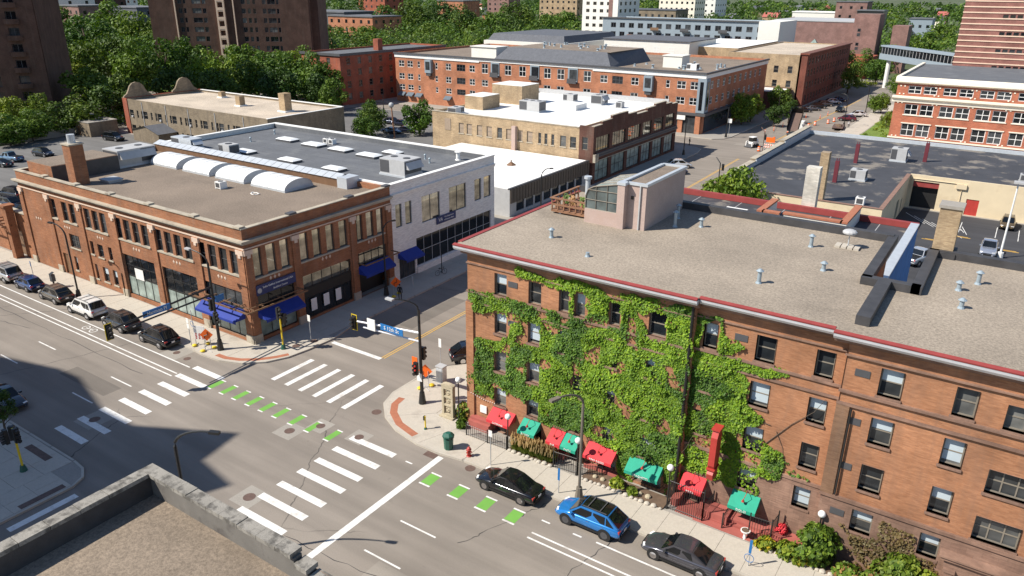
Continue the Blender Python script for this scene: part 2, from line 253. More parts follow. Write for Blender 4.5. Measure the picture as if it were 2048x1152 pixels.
lf1=leafm('leaf_green',(0.055,0.108,0.015),(0.10,0.175,0.024),(0.175,0.255,0.038)); lf2=leafm('leaf_dark',(0.036,0.074,0.014),(0.064,0.115,0.021),(0.11,0.168,0.03)); lf3=leafm('leaf_lime',(0.095,0.15,0.018),(0.15,0.215,0.028),(0.24,0.29,0.042)); ivym=leafm('ivy_leaf',(0.085,0.175,0.013),(0.16,0.28,0.019),(0.27,0.40,0.030),0.3,False); ivyd=leafm('ivy_leaf_deep',(0.04,0.10,0.014),(0.08,0.17,0.02),(0.14,0.24,0.026),0.25,False); lfy=leafm('leaf_yellow',(0.30,0.24,0.02),(0.42,0.33,0.03),(0.5,0.42,0.05)); lfr=leafm('leaf_dry',(0.22,0.12,0.06),(0.28,0.17,0.08),(0.33,0.22,0.11)); lfg=leafm('ornamental_grass',(0.20,0.17,0.05),(0.22,0.24,0.05),(0.33,0.22,0.10))

# ---------------------------------------------------------------- facade helpers
def fac(mb,O,u,L,z0,z1,ops,depth=0.18,mi=0,mr=0):
    ux,uy=u; ix,iy=-uy,ux                        # inward = -normal
    P=lambda a,z,d=0.0:(O[0]+ux*a+ix*d,O[1]+uy*a+iy*d,z)
    us=sorted(set([0.0,L]+[round(q,3) for o in ops for q in (o[0],o[2]) if 0<q<L]))
    zs=sorted(set([z0,z1]+[round(q,3) for o in ops for q in (o[1],o[3]) if z0<q<z1]))
    idx={}
    def V(a,z):
        k=(a,z)
        if k not in idx: idx[k]=len(mb.v); mb.v.append(P(a,z))
        return idx[k]
    for i in range(len(us)-1):
        run=None
        for j in range(len(zs)-1):
            ca,cz=(us[i]+us[i+1])/2,(zs[j]+zs[j+1])/2
            if any(o[0]<ca<o[2] and o[1]<cz<o[3] for o in ops): continue
            mb.f.append((V(us[i],zs[j]),V(us[i+1],zs[j]),V(us[i+1],zs[j+1]),V(us[i],zs[j+1]))); mb.m.append(mi)
    for o in ops:
        a,b_,c,d=[round(q,3) for q in o[:4]]
        for p,q in (((a,b_),(c,b_)),((c,b_),(c,d)),((c,d),(a,d)),((a,d),(a,b_))):
            mb.quad(P(*q),P(*p),P(p[0],p[1],depth),P(q[0],q[1],depth),mr)
_wc={}
def wmesh(key,fn,mats):
    k=(key,tuple(m.name for m in mats))
    if k not in _wc: _wc[k]=fn().mesh(key[0],list(mats))
    return _wc[k]
def win(parent,O,u,o,depth=0.18,nx=1,nz=2,fr=0.06,fm=None,pm=None,name='window',sill=None,sky_blind=0.0,lintel=None):
    fm=fm or winframe; pm=pm or glass; W=round(o[2]-o[0],2); H=round(o[3]-o[1],2); ux,uy=u
    def fmesh():
        b=MB(); b.box(0,0,0,fr,0.07,H).box(W-fr,0,0,W,0.07,H).box(fr,0,0,W-fr,0.07,fr).box(fr,0,H-fr,W-fr,0.07,H)
        for i in range(1,nx): b.box(W*i/nx-fr*.45,0.01,fr,W*i/nx+fr*.45,0.065,H-fr)
        for j in range(1,nz): b.box(fr,0.012,H*j/nz-fr*.45,W-fr,0.063,H*j/nz+fr*.45)
        return b
    me=wmesh(('window',W,H,nx,nz,fr),fmesh,[fm]); pme=wmesh(('pane',W,H),lambda:MB().quad((0.01,0,0.01),(W-.01,0,0.01),(W-.01,0,H-.01),(0.01,0,H-.01)),[pm])
    ix,iy=-uy,ux; d=depth-0.08
    loc=(O[0]+ux*o[0]+ix*d,O[1]+uy*o[0]+iy*d,o[1]); t=OFF.get(parent.name,(0,0,0)); ang=math.atan2(uy,ux)
    wo_=bpy.data.objects.new(name,me); COL.objects.link(wo_); wo_.parent=parent; wo_.location=(loc[0]-t[0],loc[1]-t[1],loc[2]-t[2]); wo_.rotation_euler=(0,0,ang)
    p=bpy.data.objects.new('pane',pme); COL.objects.link(p); p.parent=wo_; p.location=(0,0.045,0)
    if sky_blind>0:
        bm_=wmesh(('sky_blind',W,H,round(sky_blind,1)),lambda:MB().box(fr,0,H-fr-(H-2*fr)*sky_blind,W-fr,0.008,H-fr),[skyblindm]); q=bpy.data.objects.new('sky_blind',bm_); COL.objects.link(q); q.parent=wo_; q.location=(0,0.03,0)
    if sill:
        sm=wmesh(('sill',W),lambda:MB().box(-0.08,-0.10,-0.16,W+0.08,0.10,0),[sill]); q=bpy.data.objects.new('sill',sm); COL.objects.link(q); q.parent=wo_; q.location=(0,-d,0)
    return wo_
def text_mesh(s,size,mat,name='lettering',ext=0.012):
    cu=bpy.data.curves.new('t','FONT'); cu.body=s; cu.size=size; cu.extrude=ext; cu.align_x='CENTER'; cu.align_y='CENTER'; cu.resolution_u=2
    ob=bpy.data.objects.new('t',cu); COL.objects.link(ob); dg=bpy.context.evaluated_depsgraph_get(); me=bpy.data.meshes.new_from_object(ob.evaluated_get(dg)); bpy.data.objects.remove(ob); bpy.data.curves.remove(cu)
    me.name=name; me.materials.clear(); me.materials.append(mat); return me
def lettering(s,size,mat,parent,loc,rot):
    o=bpy.data.objects.new('lettering',text_mesh(s,size,mat)); COL.objects.link(o); o.parent=parent; t=OFF.get(parent.name,(0,0,0)); o.location=(loc[0]-t[0],loc[1]-t[1],loc[2]-t[2]); o.rotation_euler=rot; return o
FRONT=(R(90),0,0); EAST=(R(90),0,R(90))
# ================================================================ ground, roads, pavements
struct('ground',MB().quad((-4000,-600,-0.06),(2500,-600,-0.06),(2500,5000,-0.06),(-4000,5000,-0.06)),ground_m)
road=struct('road',MB().quad((-260,-60,0),(70,-60,0),(70,330,0),(-260,330,0)),road_m)
def pav(name,poly): 
    return struct(name,MB().prism(poly,-0.05,0.13,0),conc2)
ARC_NW=[(-60.5,36.65),(-58.8,36.45),(-56.4,36.6),(-54.15,37.4),(-52.65,38.8),(-51.75,40.6),(-51.4,42.9),(-51.25,46)]
ARC_NE=[(-28.6,36.65),(-30.8,36.35),(-32.7,36.4),(-35.3,36.95),(-37.3,37.95),(-38.8,39.4),(-39.4,41.2),(-39.4,45.4),(-39.1,46.8),(-37.2,49.0),(-35.2,51.5)]
ARC_SW=[(-51.5,20.9),(-50.1,20.75),(-49.1,20.2),(-48.6,19.2)]
NE=pav('pavement_northeast',[(40,36.65),(40,285),(-36.0,285),(-36.4,190),(-37.2,161)]+ARC_NE[::-1])
NWp=pav('pavement_northwest',[(-200,36.65)]+ARC_NW+[(-51.9,49),(-52,100),(-54,106),(-55,112),(-55,152),(-55.8,156.5),(-58.5,158.5),(-200,158.5)])
SWp=pav('pavement_southwest',[(-130,20.9),(-130,-60),(-48.6,-60)]+ARC_SW[::-1])
SEp=pav('pavement_southeast',[(40,20.9),(-33.5,20.9),(-35.3,20.2),(-36.2,18.5),(-36.2,-60),(40,-60)])
Rp=pav('pavement_north',[(-240,169),(-58,169),(-56,171),(-55.3,174),(-54.5,250),(-52.5,320),(-240,320)])
def kerb(path,parent,w=0.16):
    mb=MB(); pts=[Vector((x,y,0)) for x,y in path]
    L=[]
    for i,p in enumerate(pts):
        d=(pts[min(i+1,len(pts)-1)]-pts[max(i-1,0)]).normalized(); nn=Vector((-d.y,d.x,0)); L.append((p-nn*0.012,p+nn*w))
    for (a,b),(c,d) in zip(L,L[1:]):
        mb.add([(a.x,a.y,0),(c.x,c.y,0),(c.x,c.y,.155),(a.x,a.y,.155),(b.x,b.y,.155),(d.x,d.y,.155)],[(0,1,2,3),(3,2,5,4)])
    return part('kerb',mb,kerbm,parent)
def kerb_run(path,parent):
    # straight runs are cut into stones about 3 m long
    for (a,b) in zip(path,path[1:]):
        L=math.hypot(b[0]-a[0],b[1]-a[1]); n=max(1,int(L/3.05)) if L>4 else 1
        for i in range(n):
            f0,f1=i/n+(0.004 if n>1 else 0),(i+1)/n; kerb([(a[0]+(b[0]-a[0])*f0,a[1]+(b[1]-a[1])*f0),(a[0]+(b[0]-a[0])*f1,a[1]+(b[1]-a[1])*f1)],parent)
kerb_run([(-115,36.65),(-60.5,36.65)],NWp); kerb(ARC_NW,NWp); kerb_run([(-51.25,46),(-51.9,49),(-52,100)],NWp); kerb([(-52,100),(-54,106),(-55,112),(-55,152),(-55.8,156.5),(-58.5,158.5),(-90,158.5)],NWp)
kerb([(-37.2,161)]+[(-36.4,100)]+[(-35.2,70)],NE); kerb_run([(-35.2,70),(-35.2,51.5)],NE); kerb(ARC_NE[::-1],NE); kerb_run([(-28.6,36.65),(14,36.65)],NE); kerb([(-36,280),(-36.4,190),(-37.2,161)],NE)
kerb_run([(-51.5,20.9),(-80,20.9)],SWp); kerb([(-48.6,10),(-48.6,19.2)]+ARC_SW[::-1][1:],SWp); kerb_run([(14,20.9),(-33.5,20.9)],SEp); kerb([(-33.5,20.9),(-35.3,20.2),(-36.2,18.5),(-36.2,-10)],SEp)
kerb([(-200,169),(-58,169),(-56,171),(-55.3,174),(-54.5,250)],Rp)
_sl={}
def slab(parent,x0,y0,x1,y1,mat=conc):
    k=(round(x1-x0,2),round(y1-y0,2),mat.name)
    if k not in _sl: _sl[k]=MB().box(0,0,0,k[0],k[1],0.04).mesh('slab',[mat])
    o=bpy.data.objects.new('slab',_sl[k]); COL.objects.link(o); o.parent=parent; o.location=(x0,y0,0.11+random.uniform(-0.002,0.003)); return o
def slabs(parent,x0,y0,x1,y1,dx,dy,g=0.022):
    nx=max(1,round((x1-x0)/dx)); ny=max(1,round((y1-y0)/dy)); sx=(x1-x0)/nx; sy=(y1-y0)/ny
    for i in range(nx):
        for j in range(ny): slab(parent,x0+i*sx,y0+j*sy,x0+(i+1)*sx-g,y0+(j+1)*sy-g)
def slabpoly(parent,poly): return part('slab',MB().prism(poly,0.11,0.151),conc,parent)
slabs(NWp,-114,36.83,-60.5,40.6,1.83,1.88); slabs(NE,-28.5,36.83,12,39.6,1.83,2.8); slabs(NWp,-56.3,46,-52.1,112,1.4,1.83); slabs(NE,-35.0,51.6,-31.5,70,1.75,1.83); slabs(SWp,-75,13,-51.5,20.7,1.9,1.9); slabs(SWp,-51.5,10,-48.8,19.2,1.3,1.9)
I=(-57.0,40.6); A=[(x*0.985+I[0]*0.015,y*0.985+I[1]*0.015) for x,y in ARC_NW]
slabpoly(NWp,[(-60.48,36.84),A[1],A[2],(-56.4,40.55),(-60.48,40.55)]); slabpoly(NWp,[(A[2][0]+.02,A[2][1]),A[3],A[4],A[5],(-56.36,40.58)]); slabpoly(NWp,[(A[5][0],A[5][1]+.02),A[6],(-51.5,45.98),(-56.3,45.98),(-56.3,40.62)])
I=(-31.6,40.5); A=[(x*0.985+I[0]*0.015,y*0.985+I[1]*0.015) for x,y in ARC_NE]
slabpoly(NE,[(-28.55,39.6),(-28.55,36.84),A[1],A[2],(-31.5,39.6)][::-1]); slabpoly(NE,[(-31.52,39.6),(A[2][0]-.02,A[2][1]),A[3],A[4],(-34.2,40.6)][::-1]); slabpoly(NE,[(-34.22,40.62),(A[4][0]-.01,A[4][1]+.02),A[5],A[6],(-39.2,44),(-34.2,44)][::-1]); slabpoly(NE,[(-34.2,44.02),(-39.2,44.02),A[7],A[8],A[9],A[10],(-35.1,51.55),(-31.5,51.55),(-31.5,44.02)][::-1]); slabpoly(NE,[(-31.5,44.0),(-31.5,39.62),(-34.18,40.64),(-34.18,44.0)][::-1])
def band(pts,w,mat,parent,z=0.154):
    mb=MB(); P_=[Vector((x,y,0)) for x,y in pts]; L=[]
    for i,p in enumerate(P_):
        d=(P_[min(i+1,len(P_)-1)]-P_[max(i-1,0)]).normalized(); nn=Vector((-d.y,d.x,0))*w/2; L.append((p-nn,p+nn))
    for (a,b),(c,d) in zip(L,L[1:]): mb.quad((a.x,a.y,z),(c.x,c.y,z),(d.x,d.y,z),(b.x,b.y,z))
    return part('tactile_strip',mb,mat,parent)
band([(-38.1,40.9),(-37.9,39.8),(-37.1,38.75),(-35.6,37.75),(-33.5,37.2)],0.6,clay,NE); band([(-57.5,37.2),(-56.3,37.25),(-54.9,37.75),(-53.6,38.7),(-52.6,40.0),(-52.1,41.0)],0.5,clay,NWp); band([(-53.15,19.9),(-56.2,19.9)],0.55,ironm,SWp); band([(-49.15,18.9),(-49.15,16.0)],0.55,ironm,SWp)
def mark(name,x0,y0,x1,y1,mat,z=0.004): return part(name,MB().box(x0,y0,0.001,x1,y1,z),mat,road)
for k in range(8): mark('crosswalk_bar',-57.3+0.04*(k%3),22.33+1.722*k,-53.4+0.05*((k*2)%3),22.9+1.722*k,white_p)
for k in range(6): mark('crosswalk_bar',-41.35-1.715*k,37.08,-40.85-1.715*k,41.7,white_p)
for y in (22.4,24.15,25.9,27.5,29.27,30.9,32.65,34.4): mark('crosswalk_bar',-37.5,y-.28,-33.1,y+.28,white_p)
for k in range(5): mark('crosswalk_bar',-47.9+2.1*k,14.6,-47.35+2.1*k,18.9,white_p)
mark('stop_line',-30.45,23.0,-29.95,36.2,white_p); mark('stop_line',-50.9,45.12,-44.65,45.58,white_p)
for x0,x1,y in ((-130,-57.5,32.52),(-130,-57.5,33.05),(-130,-57.6,34.4),(-20.3,14,32.47),(-20.3,14,33.0),(-16.5,14,34.48)): mark('lane_line',x0,y-.065,x1,y+.065,white_p)
for x in range(-8,1): 
    for y in (29.45,26.07): mark('lane_dash',-61.7+12.45*x,y-.06,-58.6+12.45*x,y+.06,white_p)
for x in range(0,4):
    for y in (29.2,25.9): mark('lane_dash',-27.9+12.3*x,y-.06,-25.0+12.3*x,y+.06,white_p)
for x in (-32.0,-20.4,-18.1): mark('lane_dash',x,34.31,x+.62,34.43,white_p)
for x in (-53.0,-51.35,-49.7,-48.0,-46.35,-44.7,-42.85,-41.0,-38.85):
    mark('bike_lane_patch',x-.25,33.1,x+.3,34.45,green_p); mark('bike_lane_edge',x-.25,32.95,x+.32,33.08,white_p); mark('bike_lane_edge',x-.25,34.48,x+.32,34.6,white_p)
for x in (-29.1,-26.65,-24.35,-22.1):
    mark('bike_lane_patch',x-.4,33.1,x+.42,34.25,green_p); mark('bike_lane_edge',x-.45,32.92,x+.46,33.06,white_p); mark('bike_lane_edge',x-.45,34.29,x+.46,34.42,white_p)
for dx in (-0.14,0.14): part('centre_line',MB().quad((-44.6+dx-.05,45.6,.004),(-44.6+dx+.05,45.6,.004),(-45.5+dx+.05,120,.004),(-45.5+dx-.05,120,.004)),yellow_p,road); part('centre_line',MB().quad((-45.6+dx-.06,122,.004),(-45.6+dx+.06,122,.004),(-46.2+dx+.06,152,.004),(-46.2+dx-.06,152,.004)),yellow_p,road); part('centre_line',MB().quad((-45.9+dx-.06,172,.004),(-45.9+dx+.06,172,.004),(-43.5+dx+.06,262,.004),(-43.5+dx-.06,262,.004)),yellow_p,road)
tarm=pbr('tar_seal',(0.035,0.034,0.033),0.6,0.2,2); pat1=asphalt('asphalt_patch_dark',(0.165,0.145,0.125),False); pat2=asphalt('asphalt_patch_pale',(0.27,0.24,0.205),False)
random.seed(17)
for (x0,y0),(x1,y1) in (((-84,30),(-79,36)),((-96,27),(-78,30.5)),((-70,24),(-66,36)),((-18.5,22),(-15.5,36.4)),((-23.5,29.5),(-21,36)),((-45,47),(-43,70)),((-33,24),(-8,26)),((-60,31.2),(-100,31.4)),((-47,84),(-41,88)),((-52,62),(-38,66)),((-50,118),(-40,121)),((-45.6,70),(-46,118)),((-10,22),(-6,36))):
    mb=MB(); n=24; L=[]
    for i in range(n+1): f=i/n; w_=random.uniform(.015,.045); L.append((x0+(x1-x0)*f+random.uniform(-.12,.12),y0+(y1-y0)*f+random.uniform(-.12,.12),w_*.8))
    for (a,b,c),(d,e,f_) in zip(L,L[1:]):
        v_=Vector((d-a,e-b,0)).normalized(); q=Vector((-v_.y,v_.x,0)); mb.quad((a-q.x*c,b-q.y*c,.0015),(d-q.x*f_,e-q.y*f_,.0015),(d+q.x*f_,e+q.y*f_,.0015),(a+q.x*c,b+q.y*c,.0015))
    part('tar_seal',mb,tarm,road)
for x,y,a,b,m_ in ((-66,27.2,7,1.6,pat1),(-26.5,24.2,4,1.5,pat2),(-90,24.0,9,1.8,pat1),(-48.3,52,1.7,9,pat1),(-42.2,76,2.2,7,pat2),(-41.5,140,3.5,9,pat1),(-52,166,7,2.4,pat2),(-12,30.6,5,1.0,pat1)): part('asphalt_patch',MB().box(x,y,-.01,x+a,y+b,.001),m_,road)
# bicycle symbol and small parking marks
b_=MB(); 
for cx in (-73.6,-72.3): b_.add([(cx+.42*math.cos(t)*s,33.75+.42*math.sin(t)*s,.005) for s in (1,.78) for t in [2*math.pi*i/14 for i in range(14)]],[(i,(i+1)%14,14+(i+1)%14,14+i) for i in range(14)])
b_.box(-73.6,33.72,.003,-72.3,33.78,.006).box(-73.0,33.72,.003,-72.94,34.2,.006); part('bicycle_symbol',b_,white_p,road)
for y in (51.5,54.6,57.7): mark('parking_tick',-39.6,y,-37.6,y+.1,white_p)
# iron covers and concrete patches round them
def cover(x,y,r,patch=None,sq=False):
    if patch: mark('concrete_patch',x-patch,y-patch,x+patch,y+patch,conc2,0.0035)
    mb=MB()
    if sq: mb.box(x-r,y-r*.6,.004,x+r,y+r*.6,.012)
    else: mb.cyl(x,y,0.004,0.012,r,n=18)
    tag(solo('manhole_cover',mb,ironm,'rusty square drain grate by the kerb' if sq else 'round rusty iron manhole cover set in the road','drain grate' if sq else 'manhole cover','iron covers in the road'),'rusty square drain grate by the kerb' if sq else 'round rusty iron manhole cover set in the road')
for x,y,r,p in ((-42.05,32.35,.4,.95),(-40.6,34.2,.36,.8),(-37.0,34.75,.36,.8),(-37.9,25.3,.42,.95),(-56.0,24.8,.42,1.1),(-59.3,35.3,.33,None),(-61.2,35.5,.33,1.2),(-38.45,38.2,.4,None),(-27.6,36.3,.38,None)): cover(x,y,r,p)
for x,y in ((-31.0,36.0),(-38.9,44.2)): cover(x,y,.5,None,True)
for x,y in ((-52.3,44.3),(-52.9,42.6)): solo('utility_cover',MB().cyl(x,y,0.148,0.16,.38,n=16),ironm,'round rusty iron utility cover set in the corner pavement','manhole cover','iron covers in the corner pavement')
# lots, lawn and paths
def sheet(name,poly,mat,z=0.145,parent=None): return struct(name,MB().prism(poly,z-.03,z),mat)
sheet('parking_lot_west',[(-178,41.6),(-98.2,41.6),(-98.2,96),(-178,96)],lot2_m); sheet('parking_lot_middle',[(-158,118.5),(-97,118.5),(-97,158),(-158,158)],lot2_m); lot=sheet('parking_lot_east',[(-13,97),(22,97),(22,130.5),(-13,130.5)],lot_m); sheet('alley',[(-31.5,80.3),(22,80.3),(22,104),(-31.5,104)],lot_m,0.142)
sheet('concrete_path',[(-35.8,186),(-31.5,186),(-31,255),(-35.6,255)],conc,0.15); sheet('grass_verge',[(-31.2,187),(-24.6,187),(-24.6,262),(-30.8,262)],grassm,0.16); sheet('lawn',[(-300,118),(-215,150),(-215,175),(-300,150)],grassm,0.2)
def lmark(x0,y0,x1,y1,mat=white_p,wd=.1):
    d=Vector((x1-x0,y1-y0,0)).normalized(); nn=Vector((-d.y,d.x,0))*wd/2
    part('parking_line',MB().quad((x0-nn.x,y0-nn.y,.15),(x0+nn.x,y0+nn.y,.15),(x1+nn.x,y1+nn.y,.15),(x1-nn.x,y1-nn.y,.15)),mat,lot)
for x in (-2.6,0.1,2.8): lmark(x,104.5,x,109.8)
for x in (-4.3,0.2,2.9): lmark(x,120.5,x,126.5)
for i in range(5): lmark(-12+1.3*i,127.5-1.2*i,-8.8+1.3*i,122.5-1.2*i)
for i in range(4): lmark(-6.8+.9*i,127-1.0*i,-4.4+.4*i,122.6-.9*i)
for x,y in ((-7,114.5),(-3.8,118.3),(2,115),(-6.5,108)): part('painted_lettering',MB().box(x-1.2,y-.25,.148,x+1.2,y-.05,.151).box(x-.8,y+.1,.148,x+.9,y+.28,.151),yellow_p,lot)
# ================================================================ buildings
U0,U1=(1,0),(0,1)
def shell(x0,y0,x1,y1,z1,deck,t=0.3,fo=(),eo=(),depth=0.2,z0=-0.02,cap=0.0):
    mb=MB(); fac(mb,(x0,y0),U0,x1-x0,z0,z1,[(a-x0,b,c-x0,d) for a,b,c,d in fo],depth); fac(mb,(x1,y0),U1,y1-y0,z0,z1,[(a-y0,b,c-y0,d) for a,b,c,d in eo],depth)
    mb.quad((x1,y1,z0),(x0,y1,z0),(x0,y1,z1),(x1,y1,z1)); mb.quad((x0,y1,z0),(x0,y0,z0),(x0,y0,z1),(x0,y1,z1))
    a,b,c,d=x0+t,y0+t,x1-t,y1-t; o=[(x0,y0),(x1,y0),(x1,y1),(x0,y1)]; i_=[(a,b),(c,b),(c,d),(a,d)]
    for k in range(4):
        p,q=o[k],o[(k+1)%4]; r,s=i_[k],i_[(k+1)%4]
        mb.quad((*p,z1),(*q,z1),(*s,z1),(*r,z1)); mb.quad((*r,z1),(*s,z1),(*s,deck),(*r,deck))
    return mb
def roofq(x0,y0,x1,y1,z,t=0.3): return MB().quad((x0+t,y0+t,z),(x1-t,y0+t,z),(x1-t,y1-t,z),(x0+t,y1-t,z))
def ringbox(x0,y0,x1,y1,za,zb,out,sides='fe',ins=0.02):
    mb=MB()
    if 'f' in sides: mb.box(x0-(out if 'w' in sides else 0),y0-out,za,x1+(out if 'e' in sides else 0),y0+ins,zb)
    if 'e' in sides: mb.box(x1-ins,y0+ins,za,x1+out,y1,zb)
    return mb
def wins(parent,x0,y0,x1,fo=(),eo=(),**k):
    for o in fo: win(parent,(0,y0),U0,o,**k)
    for o in eo: win(parent,(x1,0),U1,o,**k)
def ac(x0,y0,x1,y1,z,h,label,group='rooftop cooling units',hood=True,n=2,mat=None):
    # curb, cabinet, grille panels, fans on top, intake hood
    t=thing('air_conditioning_unit',label,'air conditioner',((x0+x1)/2,(y0+y1)/2,z),0,group)
    m=mat or lgrey; part('curb',MB().box(x0-.1,y0-.1,z-.03,x1+.1,y1+.1,z+.2),metal,t); part('cabinet',MB().box(x0,y0,z+.2,x1,y1,z+h),m,t)
    alongx=(x1-x0)>=(y1-y0); mb=MB(); L=(x1-x0) if alongx else (y1-y0)
    if alongx: mb.box(x0+.05,y0-.03,z+.4,x0+L*.38,y0+.01,z+h-.15).box(x1-.01,y0+.1,z+.4,x1+.03,y1-.1,z+h-.15)
    else: mb.box(x1-.01,y1-L*.4,z+.4,x1+.03,y1-.08,z+h-.15).box(x0+.1,y0-.03,z+.4,x1-.1,y0+.01,z+h-.15)
    for k in (0,8): g_=MB(); g_.v=mb.v[k:k+8]; g_.f=mb.f[:6]; g_.m=[0]*6; part('grille',g_,dgrey,t)
    for i in range(n):
        f=(i+.5)/n; cx,cy=(x0+(x1-x0)*f,(y0+y1)/2) if alongx else ((x0+x1)/2,y0+(y1-y0)*f); part('fan',MB().cyl(cx,cy,z+h-.02,z+h+.06,min(.45,min(x1-x0,y1-y0)*.3),n=12),dgrey,t)
    if hood: part('intake_hood',MB().ext([(z+h*.85,0),(z+h*.45,0),(z+h*.45,.7)],'x',0,0.01) if False else MB().add([(x1,y0+.2,z+h*.9),(x1,y1-.2,z+h*.9),(x1+.6,y1-.2,z+h*.5),(x1+.6,y0+.2,z+h*.5),(x1,y0+.2,z+h*.5),(x1,y1-.2,z+h*.5)],[(0,1,2,3),(4,3,2,5),(0,3,4),(1,5,2)]),m,t)
    return t
def small_ac(x,y,z,label,s=0.9,mat=None):
    t=thing('condenser_unit',label,'air conditioner',(x,y,z),0,'small rooftop condensers'); part('cabinet',MB().box(x-s/2,y-s/2,z+.08,x+s/2,y+s/2,z+s*.9),mat or whitep,t); part('grille',MB().box(x-s*.36,y-s/2-.02,z+.2,x+s*.36,y-s/2+.01,z+s*.78),dgrey,t); part('foot',MB().box(x-s/2-.05,y-s/2,z-.02,x-s/2+.12,y+s/2,z+.08).box(x+s/2-.12,y-s/2,z-.02,x+s/2+.05,y+s/2,z+.08),lgrey,t); part('fan',MB().cyl(x,y,z+s*.9-.01,z+s*.9+.04,s*.33,n=12),dgrey,t); return t
def vent(x,y,z,label,group,h=0.7,r=0.16,cap=True,mat=None):
    mb=MB().cyl(x,y,z-.03,z+.12,r*1.7,r*1.2,n=10).cyl(x,y,z,z+h,r,n=10)
    if cap: mb.cyl(x,y,z+h,z+h+.06,r*1.1,r*1.9,n=10).cyl(x,y,z+h+.06,z+h+.2,r*1.9,r*.6,n=10)
    return solo('roof_vent',mb,mat or ventm,label,'roof vent',group)
def skylight(x0,y0,x1,y1,z,label,group):
    t=thing('skylight',label,'skylight',((x0+x1)/2,(y0+y1)/2,z),0,group); part('curb',MB().box(x0,y0,z-.03,x1,y1,z+.3),dgrey,t)
    cx,cy=(x0+x1)/2,(y0+y1)/2; d=.12; mb=MB().add([(x0-.05,y0-.05,z+.3),(x1+.05,y0-.05,z+.3),(x1+.05,y1+.05,z+.3),(x0-.05,y1+.05,z+.3),(x0+.3,y0+.3,z+.48),(x1-.3,y0+.3,z+.48),(x1-.3,y1-.3,z+.48),(x0+.3,y1-.3,z+.48)],[(4,5,6,7),(0,1,5,4),(1,2,6,5),(2,3,7,6),(3,0,4,7)]); part('dome',mb,skylw,t); return t
def awning(parent,a0,a1,plane,side,zt,zb,out,mat,name='awning',val=0.25,txt=None,ts=0.2):
    # sloped fabric with a valance; side 'f' faces -y, 'e' faces +x
    P_=(lambda a,d,z:(a,plane-d,z)) if side=='f' else (lambda a,d,z:(plane+d,a,z))
    mb=MB().add([P_(a0,0,zt),P_(a1,0,zt),P_(a1,out,zb),P_(a0,out,zb),P_(a1,out,zb-val),P_(a0,out,zb-val),P_(a0,0,zb),P_(a1,0,zb)],[(3,2,1,0),(5,4,2,3),(0,6,3),(1,2,7),(6,0,1,7)])
    o=part(name,mb,mat,parent)
    if txt: lettering(txt,ts,whitep,o,P_((a0+a1)/2,out+.015,zb-val*.5),FRONT if side=='f' else EAST)
    return o
# ---------------------------------------------------------------- corner brick building (buddhist centre)
L=thing('brick_corner_building','two storey orange brick corner building with dark blue awnings, stone cornice and gravel roof','building',(-97.7,40.7,0))
up_=[(-90.75,-89.7),(-88.35,-87.2),(-86.7,-85.6),(-83.65,-82.5),(-82.05,-80.9),(-80.5,-79.4)]+[(-77.65+1.62*k,-76.5+1.62*k) for k in range(4)]+[(-70.4+1.6*k,-69.28+1.6*k) for k in range(4)]+[(-63.45+1.64*k,-62.3+1.64*k) for k in range(4)]
fo_up=[(a,6.88,b,9.18) for a,b in up_]; fo_big=[(-77.2,.55,-71.5,5.2),(-70.1,.5,-64.4,5.2),(-63.3,.45,-57.3,5.2)]
fo_sm=[(-88.0,3.85,-85.9,5.45),(-83.66,3.88,-83.0,5.4),(-82.2,3.8,-81.1,5.3),(-80.05,3.85,-79.35,5.35),(-83.6,.95,-83.05,2.68),(-82.0,.95,-80.9,2.66),(-80.0,.95,-79.15,2.7),(-87.95,1.05,-87.3,2.72)]; fo_door=[(-90.4,.14,-89.3,2.68)]
eo_up=[(a,6.55,b,9.4) for a,b in ((41.5,42.55),(43.1,44.2),(44.75,45.8),(47.05,48.2),(48.8,49.9),(50.6,51.7),(52.4,53.55),(54.8,55.85),(56.4,57.5),(58.0,59.05))]; eo_lo=[(41.45,.5,46.05,4.85),(47.1,.35,53.75,5.0),(54.85,.15,59.3,5.2)]
part('wall',shell(-97.7,40.7,-56.4,60.3,11.5,10.9,.4,fo_up+fo_big+fo_sm+fo_door,eo_up+eo_lo,.24),bl,L); part('roof',roofq(-97.7,40.7,-56.4,60.3,10.92,.4),grav2,L)
part('cornice',ringbox(-97.7,40.7,-56.4,60.3,10.12,10.34,.28,'few').box(-98.1,40.22,10.34,-55.92,40.72,10.5).box(-56.42,40.72,10.34,-55.92,60.3,10.5),stone,L); part('string_course',ringbox(-97.7,40.7,-56.4,60.3,9.56,9.68,.09,'fe'),terr,L)
cop=part('coping',MB().box(-97.8,40.6,11.5,-56.3,41.15,11.58).box(-56.85,41.15,11.5,-56.3,60.3,11.58).box(-97.8,41.15,11.5,-97.25,60.3,11.58),stone,L)
for x in (-91.2,-84.5,-77.7,-70.8,-63.5,-56.9): part('coping_block',MB().box(x-.45,40.55,11.57,x+.45,41.2,11.75),stone,L)
for y in (46.6,54.3,59.9): part('coping_block',MB().box(-56.9,y-.45,11.57,-56.25,y+.45 if y<59 else 60.3,11.75),dgrey,L)
for x in (-97.3,-91.3,-84.5,-77.75,-70.75,-63.45,-56.88):
    hw=.42 if x<-57 else .47; p=part('pilaster',MB().box(x-hw,40.56,1.0,x+hw,40.72,9.56),bl,L); part('pilaster_base',MB().box(x-hw-.06,40.5,.1,x+hw+.06,40.73,1.0),stone,p); part('capital',MB().box(x-hw-.05,40.5,9.05,x+hw+.05,40.74,9.5).box(x-.18,40.47,8.75,x+.18,40.74,9.05),terr,p)
